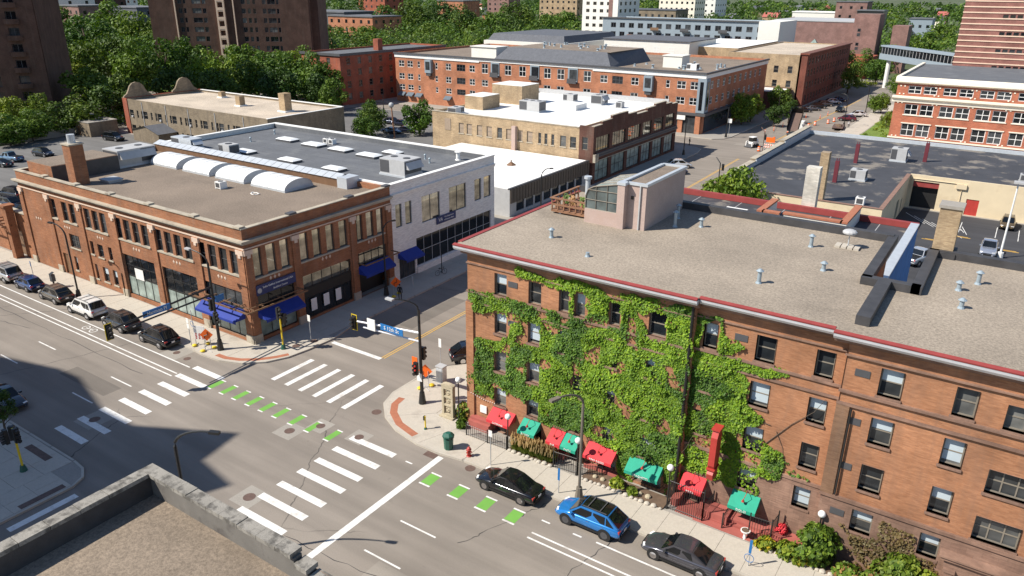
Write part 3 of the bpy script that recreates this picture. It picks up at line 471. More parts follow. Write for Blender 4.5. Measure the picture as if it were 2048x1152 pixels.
for y in (41.05,46.58,54.33,59.85): p=part('pilaster',MB().box(-56.42,y-.42,1.0,-56.26,y+.42,9.56),bl,L); part('pilaster_base',MB().box(-56.43,y-.47,.1,-56.2,y+.47,1.0),stone,p); part('capital',MB().box(-56.44,y-.47,9.05,-56.2,y+.47,9.5).box(-56.44,y-.18,8.75,-56.17,y+.18,9.05),terr,p)
for x in (-94.4,-88,-81.2,-74.3,-67.3,-60.2):
    part('diamond_ornament',MB().add([p for k in (-.5,0,.5) for p in ((x+k-.16,40.68,6.15),(x+k,40.68,5.93),(x+k+.16,40.68,6.15),(x+k,40.68,6.37),(x+k,40.64,6.15))],[f for b in (0,5,10) for f in ((b,b+1,b+4),(b+1,b+2,b+4),(b+2,b+3,b+4),(b+3,b,b+4))]),terr,L)
for y in (43.8,50.4,57.1): part('diamond_ornament',MB().add([p for k in (-.5,0,.5) for p in ((-56.38,y+k-.16,6.1),(-56.38,y+k,5.88),(-56.38,y+k+.16,6.1),(-56.38,y+k,6.32),(-56.34,y+k,6.1))],[f for b in (0,5,10) for f in ((b,b+1,b+4),(b+1,b+2,b+4),(b+2,b+3,b+4),(b+3,b,b+4))]),terr,L)
for i,o in enumerate(fo_up): win(L,(0,40.7),U0,o,.24,1,2,.06,dgrey,glass_d)
for g in (up_[0:1],up_[1:3],up_[3:6],up_[6:10],up_[10:14],up_[14:18]): part('sill',MB().box(g[0][0]-.12,40.6,6.74,g[-1][1]+.12,40.9,6.9),stone,L)
for g in ((0,3),(3,7),(7,10)): part('sill',MB().box(-56.6,eo_up[g[0]][0]-.1,6.4,-56.28,eo_up[g[1]-1][2]+.1,6.56),stone,L)
for o in eo_up: win(L,(-56.4,0),U1,o,.24,1,1,.06,dgrey,glass_m)
for o in fo_sm: win(L,(0,40.7),U0,o,.24,4 if o[2]-o[0]>1.5 else 1,2,.05,dgrey,glass,sill=stone,sky_blind=.5 if o[1]<2 else 0)
part('door',MB().box(-90.4,40.86,.14,-89.3,40.94,2.68),copper,L)
for o in fo_big[:2]: win(L,(0,40.7),U0,(o[0],o[1],o[2],2.75),.24,4,1,.07,black,glass_t); win(L,(0,40.7),U0,(o[0],2.75,o[2],o[3]),.24,4,2,.07,black,glass_d)
win(L,(0,40.7),U0,(-63.3,.45,-57.3,2.5),.24,4,1,.07,black,glass_t); win(L,(0,40.7),U0,(-63.3,3.3,-57.3,5.2),.24,4,1,.07,black,glass_d); part('transom_panel',MB().box(-63.3,40.84,2.5,-57.3,40.92,3.3),dgrey,L)
win(L,(-56.4,0),U1,(41.45,.5,46.05,2.3),.24,3,1,.07,black,glass_t); win(L,(-56.4,0),U1,(41.45,2.7,46.05,4.85),.24,3,2,.07,black,glass_d); part('transom_panel',MB().box(-56.62,41.45,2.3,-56.5,46.05,2.7),black,L)
win(L,(-56.4,0),U1,(47.1,.35,53.75,2.6),.24,6,1,.08,black,glass_d); win(L,(-56.4,0),U1,(47.1,3.6,53.75,5.0),.24,5,1,.07,black,glass_m); part('transom_panel',MB().box(-56.62,47.1,2.6,-56.46,53.75,3.6),black,L)
for y in (47.9,49.6,51.3): part('poster',MB().box(-56.44,y,1.0,-56.40,y+.75,2.3),whitep,L)
win(L,(-56.4,0),U1,(54.85,3.4,59.3,5.2),.24,4,1,.07,black,glass_m); part('entrance_recess',MB().box(-57.4,54.85,.14,-57.3,59.3,3.4),black,L); win(L,(-57.3,0),U1,(55.6,.16,58.6,2.6),.1,3,1,.08,black,glass_d,name='glazed_door')
part('banner',MB().box(-75.6,40.80,2.6,-74.1,40.83,3.8),whitep,L)
sg=part('sign_board',MB().box(-56.3,41.4,4.86,-56.2,46.1,5.85),navy,L); lettering('Soka Gakkai International-USA',.29,whitep,sg,(-56.19,43.95,5.53),EAST); lettering('Buddhist Center',.26,whitep,sg,(-56.19,44.2,5.1),EAST); part('emblem',MB().add([(-56.185,41.75+.26*math.cos(t),5.3+.26*math.sin(t)) for t in [i*math.pi/6 for i in range(12)]],[tuple(range(12))]),lgrey,sg)
awning(L,-63.4,-57.2,40.66,'f',3.45,2.65,1.25,navyaw); awning(L,41.3,46.1,-56.36,'e',3.5,2.7,1.25,navyaw); awning(L,54.7,59.4,-56.36,'e',3.75,2.95,1.2,navyaw)
part('canopy_frame',MB().box(-63.6,39.1,4.1,-54.8,39.22,4.24).box(-54.92,39.22,4.1,-54.8,46.3,4.24).box(-56.3,46.18,4.12,-54.9,46.3,4.22).box(-63.6,39.2,4.12,-63.48,40.7,4.22).box(-61.5,39.2,4.12,-61.4,40.7,4.2).box(-59.3,39.2,4.12,-59.2,40.7,4.2).box(-57.1,39.2,4.12,-57,40.7,4.2).box(-56.3,43.6,4.12,-54.9,43.7,4.2).box(-56.3,41.2,4.12,-54.9,41.3,4.2).box(-63.6,39.9,4.2,-54.95,40.0,4.28).box(-55.6,39.9,4.2,-55.5,46.3,4.28),copper,L); part('canopy_frame',MB().box(-56.35,54.6,4.15,-55,54.72,4.27).box(-55.12,54.72,4.15,-55,60.0,4.27).box(-56.35,59.9,4.15,-55.1,60,4.27),copper,L)
for x,y in ((-60.5,39.2),(-58,39.2)): part('wall_lamp',MB().tube([(x,40.66,4.0),(x,40.2,4.5),(x,39.8,4.4)],.03,5).cyl(x,39.8,4.15,4.4,.14,.05,8),black,L)
part('downpipe',MB().tube([(-77.9,40.5,2.8),(-77.9,40.5,.15)],.05,6),black,L)
# chimney and roof structures of the brick building
c=part('chimney',MB().box(-88.1,42.0,10.9,-86.5,43.5,15.4),bl,L); part('chimney_cap',MB().box(-88.2,41.9,15.4,-86.4,43.6,15.55),stone,c); part('flue',MB().cyl(-87.3,42.75,15.55,16.5,.42,n=14),metal,c)
p=part('penthouse',MB().box(-95.6,41.35,10.9,-90.2,49.2,12.75),bl,L); part('penthouse_roof',MB().box(-95.5,41.45,12.75,-90.3,49.1,12.78),grav2,p); part('dark_east_face',MB().box(-90.22,41.36,10.93,-90.12,49.2,12.7),blackf,p)  # dark sheet over the penthouse's east face
ac(-94.2,49.6,-90.9,54.6,10.95,2.1,'large grey cooling unit standing beside the brick penthouse','rooftop cooling units')
for x0,x1,bl_ in ((-90.2,-84.9,'first white barrel skylight from the big grey cooling unit'),(-83.6,-78.5,'second white barrel skylight from the big grey cooling unit'),(-77.3,-72.2,'third white barrel skylight, behind the small white condenser'),(-70.9,-65.3,'last white barrel skylight, beside the heap of white cable')):
    t=thing('barrel_skylight',bl_,'skylight',((x0+x1)/2,55.7,10.92),0,'white barrel skylights'); n=14
    mb=MB(); pr=[(55.3-2.0*math.cos(math.pi*i/n),11.15+.95*math.sin(math.pi*i/n)) for i in range(n+1)]
    for (a,b),(c_,d) in zip(pr,pr[1:]): mb.quad((x0,a,b),(x1,a,b),(x1,c_,d),(x0,c_,d))
    part('vault',mb,skylw,t,True); [part('end_glazing',MB().add([(q,a,b) for a,b in pr],[tuple(range(n+1))]),metal,t) for q in (x1-.03,x0+.03)]; part('curb',MB().box(x0-.06,53.25,10.9,x1+.06,57.35,11.16),metal,t)
    for k in range(5): xx=x0+(x1-x0)*k/4; part('rib',MB().tube([(xx,a,b) for a,b in pr],.035,4),lgrey,t)
t=thing('clerestory_ridge','long low roof ridge with brown sides and pale metal top behind the barrel skylights','roof structure',(-80,59.4,10.9)); part('side',MB().box(-97.4,58.5,10.9,-62.4,60.2,11.9),copper,t)
for i in range(28): x=-97.5+i*1.26; part('panel',MB().add([(x,58.35,11.9),(x+1.2,58.35,11.9),(x+1.2,59.4,12.3),(x,59.4,12.3),(x+1.2,60.25,11.95),(x,60.25,11.95)],[(0,1,2,3),(3,2,4,5)]),metal,t)
part('end_box',MB().box(-62.4,58.3,10.9,-60.9,60.25,12.15),metal,t)
small_ac(-72.6,50.6,10.92,'small white condenser in front of the barrel skylights')
t=solo('cable_heap',MB().tube([(-67.6+.5*math.cos(k)*(1+.3*math.sin(3*k)),51.1+.4*math.sin(k)*(1+.3*math.cos(2*k)),10.98+.05*math.sin(5*k)) for k in [i*.5 for i in range(30)]],.05,5),whitep,'heap of white cable lying on the brown gravel roof','cable')
t=solo('roof_hatch',MB().box(-86.4,44.6,10.9,-84.6,46.2,11.15).box(-86.5,44.5,11.15,-84.5,46.3,11.28),lgrey,'flat grey roof hatch beside the brick chimney','hatch')
# low wall and carport joined to the west end
t=thing('carport_building','orange brick garden wall with stone pillar and timber trellis over a dark doorway','wall',(-108,40.7,0)); part('wall',MB().box(-125,40.9,0,-104.5,41.3,5.9).box(-104.5,40.9,3.4,-98.0,41.3,5.9).box(-100.2,40.9,0,-98,41.3,3.4),bl,t); part('coping',MB().box(-125,40.75,5.9,-98,41.45,6.05),stone,t); part('pillar',MB().box(-101.2,39.7,.1,-100.3,40.6,6.7).box(-101.4,39.5,6.7,-100.1,40.8,6.95),bl,t); part('door',MB().box(-104.5,41.2,.1,-100.2,41.28,3.4),copper,t)
for i in range(8): part('trellis_beam',MB().box(-112+1.5*i,38.8,4.5,-111.88+1.5*i,40.9,4.65),wood,t)
part('trellis_rail',MB().box(-112.3,38.85,4.35,-100.3,39.0,4.5).box(-112.3,39.9,4.35,-100.3,40.05,4.5),wood,t)
# ---------------------------------------------------------------- white brick building
Wb=thing('white_brick_building','white painted brick two storey building with dark storefront glass and grey roof','building',(-99,60.3,0))
eo=[(61.07,6.5,62.15,9.2),(62.7,6.5,63.85,9.2),(65.6,6.0,69.0,9.2),(70.75,6.0,74.25,9.2),(76.0,6.35,77.5,9.15),(78.0,6.35,79.6,9.15)]; so=(64.4,.9,79.6,4.42); dr=(61.3,.15,64.1,2.9)
part('wall',shell(-99,60.32,-56.4,80.4,11.55,10.95,.45,(),eo+[so,dr],.22),bw_,Wb); part('roof',roofq(-99,60.32,-56.4,80.4,10.97,.45),memb,Wb); part('coping',MB().box(-99.05,79.85,11.55,-56.3,80.5,11.68).box(-56.95,60.3,11.55,-56.3,79.85,11.68).box(-99.05,60.3,11.55,-98.4,79.85,11.68).box(-98.4,60.3,11.55,-56.95,60.7,11.68),whitep,Wb); part('cornice_band',MB().box(-56.42,60.32,10.15,-56.28,80.4,10.4).box(-56.42,60.32,10.4,-56.16,80.4,10.52),bw_,Wb)
part('parapet_flashing',MB().box(-98.5,79.7,10.97,-56.9,79.93,11.54),memb,Wb)
for i in range(9): part('roof_seam',MB().box(-98.4,62.3+2*i,10.96,-57,62.36+2*i,10.98),slate,Wb)
for o in eo: win(Wb,(-56.4,0),U1,o,.22,2 if o[2]-o[0]>2 else 1,1,.07,dgrey,glass_m)
win(Wb,(-56.4,0),U1,so,.22,10,2,.07,lgrey,glass_d,name='storefront_window'); win(Wb,(-56.4,0),U1,dr,.22,3,1,.08,dgrey,glass_d,name='glazed_door'); awning(Wb,61.1,64.3,-56.36,'e',3.55,2.85,1.3,navyaw); part('storefront_base',MB().box(-56.42,64.3,.14,-56.2,80.3,.88),bw_,Wb)
sg=part('sign_board',MB().box(-56.36,68.15,5.2,-56.25,71.85,6.14),navy,Wb); lettering('VA',.62,whitep,sg,(-56.24,68.85,5.67),EAST); lettering('U.S. Department',.26,whitep,sg,(-56.24,70.5,5.86),EAST); lettering('of Veterans Affairs',.25,whitep,sg,(-56.24,70.5,5.5),EAST)
for x0,y0,x1,y1 in ((-89.7,72.6,-86.6,74.3),(-83.8,72.1,-80.6,74.0),(-78.3,71.9,-75.1,73.7),(-72.5,71.4,-69.2,73.1),(-70.8,74.6,-68.3,76.2),(-87.5,63.6,-84.6,65.2),(-78.5,63.4,-75.6,65.0),(-70.2,63.2,-67.4,64.8)): skylight(x0,y0,x1,y1,10.97,'low white domed skylight on the grey roof of the white brick building','white square skylights')
ac(-62.9,65.8,-59.0,68.9,10.97,2.0,'grey packaged cooling unit near the street parapet of the white brick building','rooftop cooling units'); ac(-87.8,61.6,-85.6,63.2,10.97,1.5,'square grey cooling unit behind the clerestory ridge','rooftop cooling units',False,1)
ac(-98.0,61.4,-93.5,63.2,10.97,1.4,'pale blue grey duct unit at the west end of the clerestory ridge','rooftop cooling units',True,1,metal); small_ac(-82.3,75.6,10.97,'white condenser standing by the back parapet, next to its twin',.8); small_ac(-81.2,75.6,10.97,'white condenser with a blue side by the back parapet',.8)
vent(-60.2,77.6,10.97,'tall curved white gooseneck vent at the corner of the grey roof','vents on the white brick building',1.0,.25,True,whitep)
for x,y in ((-64,75.5),(-62,74),(-92,70),(-94,76)): vent(x,y,10.97,'small grey pipe vent on the grey membrane roof','vents on the white brick building',.5,.1)
# ---------------------------------------------------------------- low building with white roof
t=thing('low_shop','low shop with white membrane roof and brown corrugated metal fascia','building',(-86,90.2,0)); part('wall',shell(-88,90.2,-60.5,114.6,4.3,4.1,.2,(),[(92+2.6*i,.6,94.2+2.6*i,2.2) for i in range(8)],.2),lgrey,t); part('roof',MB().box(-88,90.2,4.3,-60.8,114.6,4.36),whiteroof,t)
part('roof_edge',MB().box(-60.85,90.15,4.3,-60.45,114.6,4.45),dgrey,t)
for i in range(60): part('fascia_rib',MB().box(-60.52,90.25+i*.405,2.2,-60.28-.05*(i%2),90.25+i*.405+.385,4.32),brownmetal,t)
for i in range(8): win(t,(-60.5,0),U1,(92+2.6*i,.6,94.2+2.6*i,2.2),.2,1,1,.06,dgrey,glass_d)
mb=MB().cyl(-69.5,104,4.34,4.9,.9,.15,8).cyl(-69.5,104,4.9,5.2,.12,n=6); solo('roof_cowl',mb,copper,'small brown conical cowl on the white roof of the low shop','roof vent')
for x,y in ((-77,98),(-72,96),(-66,110)): vent(x,y,4.36,'thin white pipe vent on the white roof of the low shop','vents on the low shop',.6,.08,False,whitep)
# ---------------------------------------------------------------- tan brick building with dark front
Tb=thing('tan_brick_building','two storey tan brick building with stepped dark brown brick front and white roof','building',(-95.3,115,0))
ts=[(-88.9,-87.7),(-87,-85.8),(-84.6,-83.4),(-82.4,-81.2),(-80,-78.9),(-78,-76.9),(-75.4,-74.4),(-73.5,-72.3),(-71.1,-70.5),(-69.8,-69.2),(-68.4,-67.8),(-66.6,-65.4),(-64.6,-63.4)]; fo=[(a,6.1,b,8.0) for a,b in ts]
part('wall',shell(-95.3,115,-62.8,154,9.7,9.2,.3,fo,(),.2),bt,Tb); part('roof',roofq(-95.3,115,-62.8,154,9.22,.3),whiteroof,Tb); part('parapet_coping',MB().box(-95.4,114.9,9.7,-62.9,115.35,9.8),stone,Tb)
for i,o in enumerate(fo): win(Tb,(0,115),U0,o,.2,1,2,.07,winframe,board if i in (0,1,2,3,5,6,7) else glass,sill=stone)
part('boarded_panel',MB().box(-92.2,114.92,6.4,-90.8,115,8.6),board,Tb); part('flue',MB().box(-76.4,114.3,4.3,-75.6,115,8.7),stucco,Tb)
bays=[(115.95,121.0),(122.2,127.5),(128.6,134.0),(134.9,139.0),(140.1,144.7),(145.9,150.3)]; eu=[(a,5.65,b,8.15) for a,b in bays]; el=[(a,.5,b,4.0) for a,b in bays]
mb=MB(); fac(mb,(-60,115),U1,36.7,0,9.6,[(a-115,b,c-115,d) for a,b,c,d in eu+el],.25); fac(mb,(-62.8,114.97),U0,2.8,0,10.1,[(.6,6.0,1.7,8.2),(.7,.6,1.7,3.2)],.2)
st=[(115,10.1,118,10.7),(118,10.7,121.7,11.2),(121.7,11.2,128.1,10.65),(128.1,10.65,131.8,10.15),(131.8,10.15,136.6,10.6),(136.6,10.65,140.3,11.0),(140.3,11.05,145.5,10.45),(145.5,10.5,148.6,10.1),(148.6,10.1,151.7,10.1)]; hs=[10.1,10.6,11.15,10.6,10.12,10.65,11.02,10.45,10.08]
for (a,_,b,_2),h in zip(st,hs): mb.box(-60.4,a,9.6,-60.0,b,h)
mb.box(-62.8,115,9.6,-60.4,115.4,10.1).quad((-60,151.7,0),(-62.8,151.7,0),(-62.8,151.7,10),(-60,151.7,10)).quad((-60.4,115.4,9.6),(-62.8,115.4,9.6),(-62.8,151.7,9.6),(-60.4,151.7,9.6)); part('front_wall',mb,bd,Tb)
for (a,_,b,_2),h in zip(st,hs): part('coping',MB().box(-60.5,a,h,-59.92,b,h+.1),stone,Tb)
part('ledge',MB().box(-60.02,115,4.75,-59.6,151.7,5.0).box(-60.02,115,5.0,-59.75,151.7,5.4),dgrey,Tb); part('lower_trim',MB().box(-60.02,115,4.0,-59.9,151.7,4.12),stone,Tb)
for y in (115.2,115.9): part('bracket',MB().box(-59.98,y-.25,4.0,-59.5,y+.25,5.4),stone,Tb)
for o in eu: win(Tb,(-60,0),U1,o,.25,5,1,.08,black,glass_m)
for o in el: win(Tb,(-60,0),U1,o,.25,3,2,.09,black,glass_t,name='shop_window')
win(Tb,(-62.8,114.97),U0,(.6,6.0,1.7,8.2),.2,1,2,.1,winframe,glass); win(Tb,(-62.8,114.97),U0,(.7,.6,1.7,3.2),.2,1,3,.08,winframe,glass_t)
t=part('penthouse',MB().box(-97+3.2,123.5,9.2,-89.4,129.4,11.8),bt,Tb); part('penthouse_roof',MB().box(-93.8,123.5,11.8,-89.4,129.4,11.86),whiteroof,t); t=part('penthouse',MB().box(-94.5,134,9.2,-87.0,140.6,13.0),bt,Tb); part('penthouse_roof',MB().box(-94.5,134,13.0,-87,140.6,13.08),whiteroof,t); part('curb',MB().box(-78.6,134,9.2,-74.2,138.5,10.3),whiteroof,Tb)
ac(-83.2,127.2,-78.6,129.8,9.22,2.1,'big beige cooling unit on the white roof of the tan brick building','rooftop cooling units',False,3); ac(-92.2,115.9,-90.2,118.6,9.22,1.3,'beige cooling unit in the near corner of the white roof','rooftop cooling units',False,1); ac(-83,144,-80.5,146,9.22,1.6,'grey cooling unit by the back parapet of the white roof','rooftop cooling units',False,1); ac(-76,143.5,-73.5,146.5,9.22,2,'grey cooling unit with hood at the back of the white roof','rooftop cooling units'); small_ac(-69,143,9.22,'small grey condenser near the stepped brick parapet',1.4,lgrey)
part('back_parapet',MB().box(-95.2,153.5,9.2,-62.8,153.9,10.2),lgrey,Tb)
# ---------------------------------------------------------------- mission gabled building
Mb=thing('gabled_tan_building','long two storey greyish tan brick building with curved mission gables and beige roof','building',(-170.5,96.9,0))
pat=[]; x=-169.0
for k in range(9):
    pat+=[(x,x+1.55,1),(x+2.75,x+3.4,0),(x+4.5,x+5.15,0)]; x+=5.35
fo=[(a,3.9,b,5.6) for a,b,_ in pat]+[(a,.5,b,2.2) for a,b,_ in pat]
part('wall',shell(-170.5,96.9,-121.6,117.2,7.85,7.4,.35,[o for o in fo if o[2]<-122],(),.2),bm,Mb); part('roof',roofq(-170.5,96.9,-121.6,117.2,7.42,.35),grav3,Mb); part('parapet_coping',MB().box(-170.5,116.7,7.85,-121.6,117.25,7.98).box(-122.1,97,7.85,-121.6,116.7,7.93),whitep,Mb); part('corner_facing',MB().box(-171.0,96.75,0,-169.3,97.0,8.0).box(-171.0,97,0,-170.5,117,8.0),bs,Mb)
for (a,b,w_),i in zip(pat,range(99)):
    for z in (3.9,.5):
        if b<-122: 
            wn=win(Mb,(0,96.9),U0,(a,z,b,z+1.7),.2,1,2,.08,winframe,glass_d)
            if w_ and z>3 and i%2==0: part('window_air_conditioner',MB().box(a+.8,96.65,4.0,a+1.35,96.95,4.35),lgrey,Mb)
for x in (-163.8,-155,-147,-138,-129): part('drainpipe',MB().box(x,96.8,.2,x+.12,96.9,7.6),lgrey,Mb)
for yc in (100.4,112.6):
    pr=[(-3.6,7.6),(-3.3,8.3),(-2.5,8.8),(-2.0,9.6),(-1.6,10.4),(-.9,11.0),(0,11.2),(.9,11.0),(1.6,10.4),(2.0,9.6),(2.5,8.8),(3.3,8.3),(3.6,7.6)]
    part('gable',MB().ext([(yc+a,b) for a,b in pr],'x',-171.0,-170.55),bm,Mb)
for x,y,h,s in ((-128.6,107.5,3.7,1.8),(-142.6,107,2.1,1.4),(-157,113,1.3,1.2)): p=part('chimney',MB().box(x-s/2,y-s/2,7.4,x+s/2,y+s/2,7.5+h),bt,Mb); part('chimney_base',MB().box(x-s*.7,y-s*.7,7.4,x+s*.7,y+s*.7,7.7),whitep,p)
p=part('lean_to',MB().ext([(-161.5,0),(-152,0),(-152,2.3),(-156.5,3.6),(-161.5,2.5)],'y',92.5,96.9),bm,Mb); part('lean_to_roof',MB().add([(-161.7,92.2,2.55),(-156.5,92.2,3.7),(-151.7,92.2,2.3),(-161.7,96.9,2.55),(-156.5,96.9,3.7),(-151.7,96.9,2.3)],[(0,1,4,3),(1,2,5,4)]),slate,p)
t=thing('shed','small flat concrete block shed with a door at the lot edge','shed',(-178,91.5,0)); part('wall',MB().box(-178,88.7,0,-172,95.2,3.2),bm,t); part('roof',MB().box(-178.1,88.6,3.2,-171.9,95.3,3.35),conc2,t); part('door',MB().box(-177,88.64,.1,-176,88.72,2.2),copper,t); part('satellite_dish',MB().cyl(-176,92,3.35,4.2,.05,n=6).ball((-176,91.9,4.5),.6,10,6,0,.35),lgrey,t)
solo('lot_wall',MB().box(-178.8,45,0,-178.2,88.5,1.4).box(-178.9,45,1.4,-178.1,88.5,1.55),conc2,'low grey wall with a cap along the edge of the west lot','wall')
# ---------------------------------------------------------------- ivy clad apartment building
IV=thing('ivy_apartment_building','four storey orange brick apartment building clad in green ivy with gravel roof and red cornice','building',(-31.3,41.2,0))
rows=[(11.5,13.15),(8.48,10.1),(5.37,7.05),(2.5,3.95)]
colA=[(-28.9,-27.85),(-26.02,-24.98),(-23.58,-22.79),(-22.33,-21.55),(-19.76,-18.98),(-16.98,-15.78)]; colB=[(-13.5,-12.65),(-10.3,-9.16),(-6.9,-5.9)]; colC=[(-3.48,-2.34),(.1,1.12),(6.3,7.4),(9.9,11.0)]
opA=[(a,z0,b,z1) for a,b in colA for z0,z1 in rows]; opB=[(a,z0,b,z1) for a,b in colB for z0,z1 in rows]; opC=[(a,z0,b,z1) for a,b in colC for z0,z1 in rows]+[(2.4,11.45,3.35,12.85),(2.37,7.6,4.45,9.02),(2.37,4.62,4.45,6.1)]
lowA=[(-28.9,.16,-27.8,1.75),(-25.9,.7,-24.7,1.7),(-23.4,.7,-22.7,1.6),(-22.3,.16,-21.5,1.7),(-20.3,.5,-18.6,1.6),(-17.2,.35,-15.2,1.65)]; lowB=[(-13.5,.16,-12.4,1.85),(-10.2,.8,-8.9,1.7)]; arch=(2.1,.15,5.0,2.0)
mb=MB(); fac(mb,(-31.3,41.2),U0,17.3,0,14.2,[(a+31.3,b,c+31.3,d) for a,b,c,d in opA+lowA],.32,0,1); fac(mb,(-14.0,41.6),U0,8.7,4.4,14.2,[(a+14,b,c+14,d) for a,b,c,d in opB],.32,0,1); fac(mb,(-14.0,41.55),U0,8.75,0,4.4,[(a+14,b,c+14,d) for a,b,c,d in opB+lowB],.34,1,1)
fac(mb,(-5.3,41.2),U0,19.3,4.4,14.2,[(a+5.3,b,c+5.3,d) for a,b,c,d in opC],.32,0,1); fac(mb,(-5.3,41.14),U0,19.3,0,4.4,[(a+5.3,b,c+5.3,d) for a,b,c,d in opC+[arch]],.36,1,1)
mb.quad((-14,41.2,0),(-14,41.62,0),(-14,41.62,14.2),(-14,41.2,14.2)).quad((-5.3,41.62,0),(-5.3,41.14,0),(-5.3,41.14,14.2),(-5.3,41.62,14.2))
mb.quad((-31.3,80,0),(-31.3,41.2,0),(-31.3,41.2,14.2),(-31.3,80,14.2) if False else (-31.3,59.2,14.2)) if False else mb.quad((-31.3,59.2,0),(-31.3,41.2,0),(-31.3,41.2,14.2),(-31.3,59.2,14.2))
mb.quad((14,41.2,0),(14,57.6,0),(14,57.6,14.9),(14,41.2,14.9)); mb.quad((14,57.6,0),(-3.2,57.6,0),(-3.2,57.6,14.9),(14,57.6,14.9)); mb.quad((-6.2,59.3,0),(-31.3,59.3,0),(-31.3,59.3,14.9),(-6.2,59.3,14.9)); mb.quad((-6.2,49.2,0),(-6.2,59.3,0),(-6.2,59.3,14.9),(-6.2,49.2,14.9)); mb.quad((-3.2,57.6,0),(-3.2,49.2,0),(-3.2,49.2,14.9),(-3.2,57.6,14.9)); mb.quad((-3.2,49.2,0),(-6.2,49.2,0),(-6.2,49.2,14.9),(-3.2,49.2,14.9))
part('wall',mb,[bi,brnstone],IV)
part('roof',MB().add([(-31.9,40.6,14.9),(-13.75,40.6,14.9),(-13.75,41.0,14.9),(-6.2,41.0,14.9),(-6.05,41.0,14.9),(-6.05,40.6,14.9),(14,40.6,14.9),(14,57.6,14.9),(-3.2,57.6,14.9),(-3.2,49.2,14.9),(-6.05,49.2,14.9),(-6.2,49.2,14.9),(-6.2,59.3,14.9),(-31.9,59.3,14.9),(-13.75,59.3,14.9),(-3.2,40.6,14.9)],[(0,1,2,14,13),(2,3,11,12,14),(3,4,10,11),(5,15,9,10,4),(15,6,7,8,9)]),grav,IV)
for a,b,y in ((-32.0,-13.75,41.2),(-13.75,-6.05,41.6),(-6.05,14,41.2)):
    part('soffit',MB().ext([(y,14.15),(y-.18,14.15),(y-.28,14.38),(y-.62,14.5),(y,14.5)],'x',a if a>-32 else -31.75,b),brnstone,IV); part('gutter',MB().ext([(y-.45,14.46),(y-.66,14.5),(y-.76,14.66),(y-.76,14.82),(y-.45,14.82)],'x',a,b),alum,IV); part('red_cornice',MB().ext([(y-.5,14.82),(y-.78,14.82),(y-.8,14.9),(y-.52,14.96)],'x',a-.02,b-.02),redtrim,IV)
part('red_cornice',MB().box(-32.1,41.2,14.78,-31.75,59.3,14.95),redtrim,IV); part('soffit',MB().box(-31.9,41.2,14.2,-31.3,59.3,14.78),brnstone,IV)
for zz_ in ((13.42,13.5),(11.18,11.34),(10.42,10.56),(4.3,4.5)):
    part('string_course',MB().box(-31.36,41.1,zz_[0],-14.0,41.22,zz_[1]),brnstone,IV) if zz_[0]>5 else None; part('string_course',MB().box(-14.0,41.48,zz_[0],-5.3,41.62,zz_[1]),brnstone,IV); part('string_course',MB().box(-5.38,41.04,zz_[0],14,41.2,zz_[1]),brnstone,IV)
part('pilaster',MB().box(-5.36,41.06,4.5,-4.66,41.25,10.42),bpier,IV); part('quoin_pier',MB().box(-31.42,41.06,0,-30.75,41.24,10.4),bi,IV)
bl_ch=[.5,0,.45,.5,.9,0]  # pale blinds here also stand in for sky reflected in the panes
for ops,y in ((opA,41.2),(opB,41.6),(opC,41.2)):
    for i,o in enumerate(ops):
        tri=o[2]-o[0]>2; win(IV,(0,y),U0,o,.32,3 if tri else 1,2,.075,winframe,glass,sill=brnstone,sky_blind=0 if tri else bl_ch[(i*5+3)%6])
for o,y in [(q,41.2) for q in lowA]+[(q,41.55) for q in lowB]:
    if o[1]<.2: d=part('door',MB().box(o[0],y+.2,o[1],o[2],y+.26,o[3]),black,IV); part('door_frame',MB().box(o[0],y+.12,o[1],o[0]+.1,y+.2,o[3]).box(o[2]-.1,y+.12,o[1],o[2],y+.2,o[3]),maroon,d); part('notice',MB().box(o[0]+.35,y+.18,1.0,o[2]-.3,y+.2,1.3),whitep,d)
    else: win(IV,(0,y),U0,o,.3,2 if o[2]-o[0]>1.5 else 1,1,.07,winframe,glass_t if o[2]-o[0]>1.5 else glass_d)
part('portal',MB().ext([(1.5,.15),(2.1,.15)]+[(3.55-1.45*math.cos(t),1.35+.95*math.sin(t)) for t in [i*math.pi/12 for i in range(13)]]+[(5.0,.15),(5.6,.15),(5.6,3.1),(1.5,3.1)],'y',40.75,41.14),brnstone,IV); part('portal_hood',MB().box(1.3,40.55,3.1,5.8,41.14,3.3).box(1.2,40.45,3.3,5.9,41.14,3.42),brnstone,IV); part('portal_recess',MB().box(2.1,41.5,.15,5.0,41.58,2.4),black,IV)
for x in (1.62,5.1): part('portal_column',MB().box(x,40.6,.15,x+.42,40.78,2.35).box(x-.08,40.55,2.35,x+.5,40.8,2.55),brnstone,IV)
for x,z,y in ((-27.7,12.55,41.2),(-27.7,9.55,41.2),(-18.75,12.6,41.2),(-11.6,12.65,41.6),(-4.75,12.5,41.2),(-4.75,9.5,41.2),(-4.75,6.55,41.2),(-4.65,3.4,41.14),(-24.8,9.5,41.2),(-24.8,6.5,41.2),(-18.6,6.4,41.2)): part('vent_grille',MB().box(x,y-.035,z-.18,x+.78,y+.01,z+.24),dgrey,IV)
part('drainpipe',MB().tube([(-14.15,41.08,14.3),(-14.15,41.08,.2)],.09,6),black,IV); part('drainpipe',MB().tube([(-4.55,41.05,10.3),(-4.55,41.05,4.6)],.06,6),black,IV)
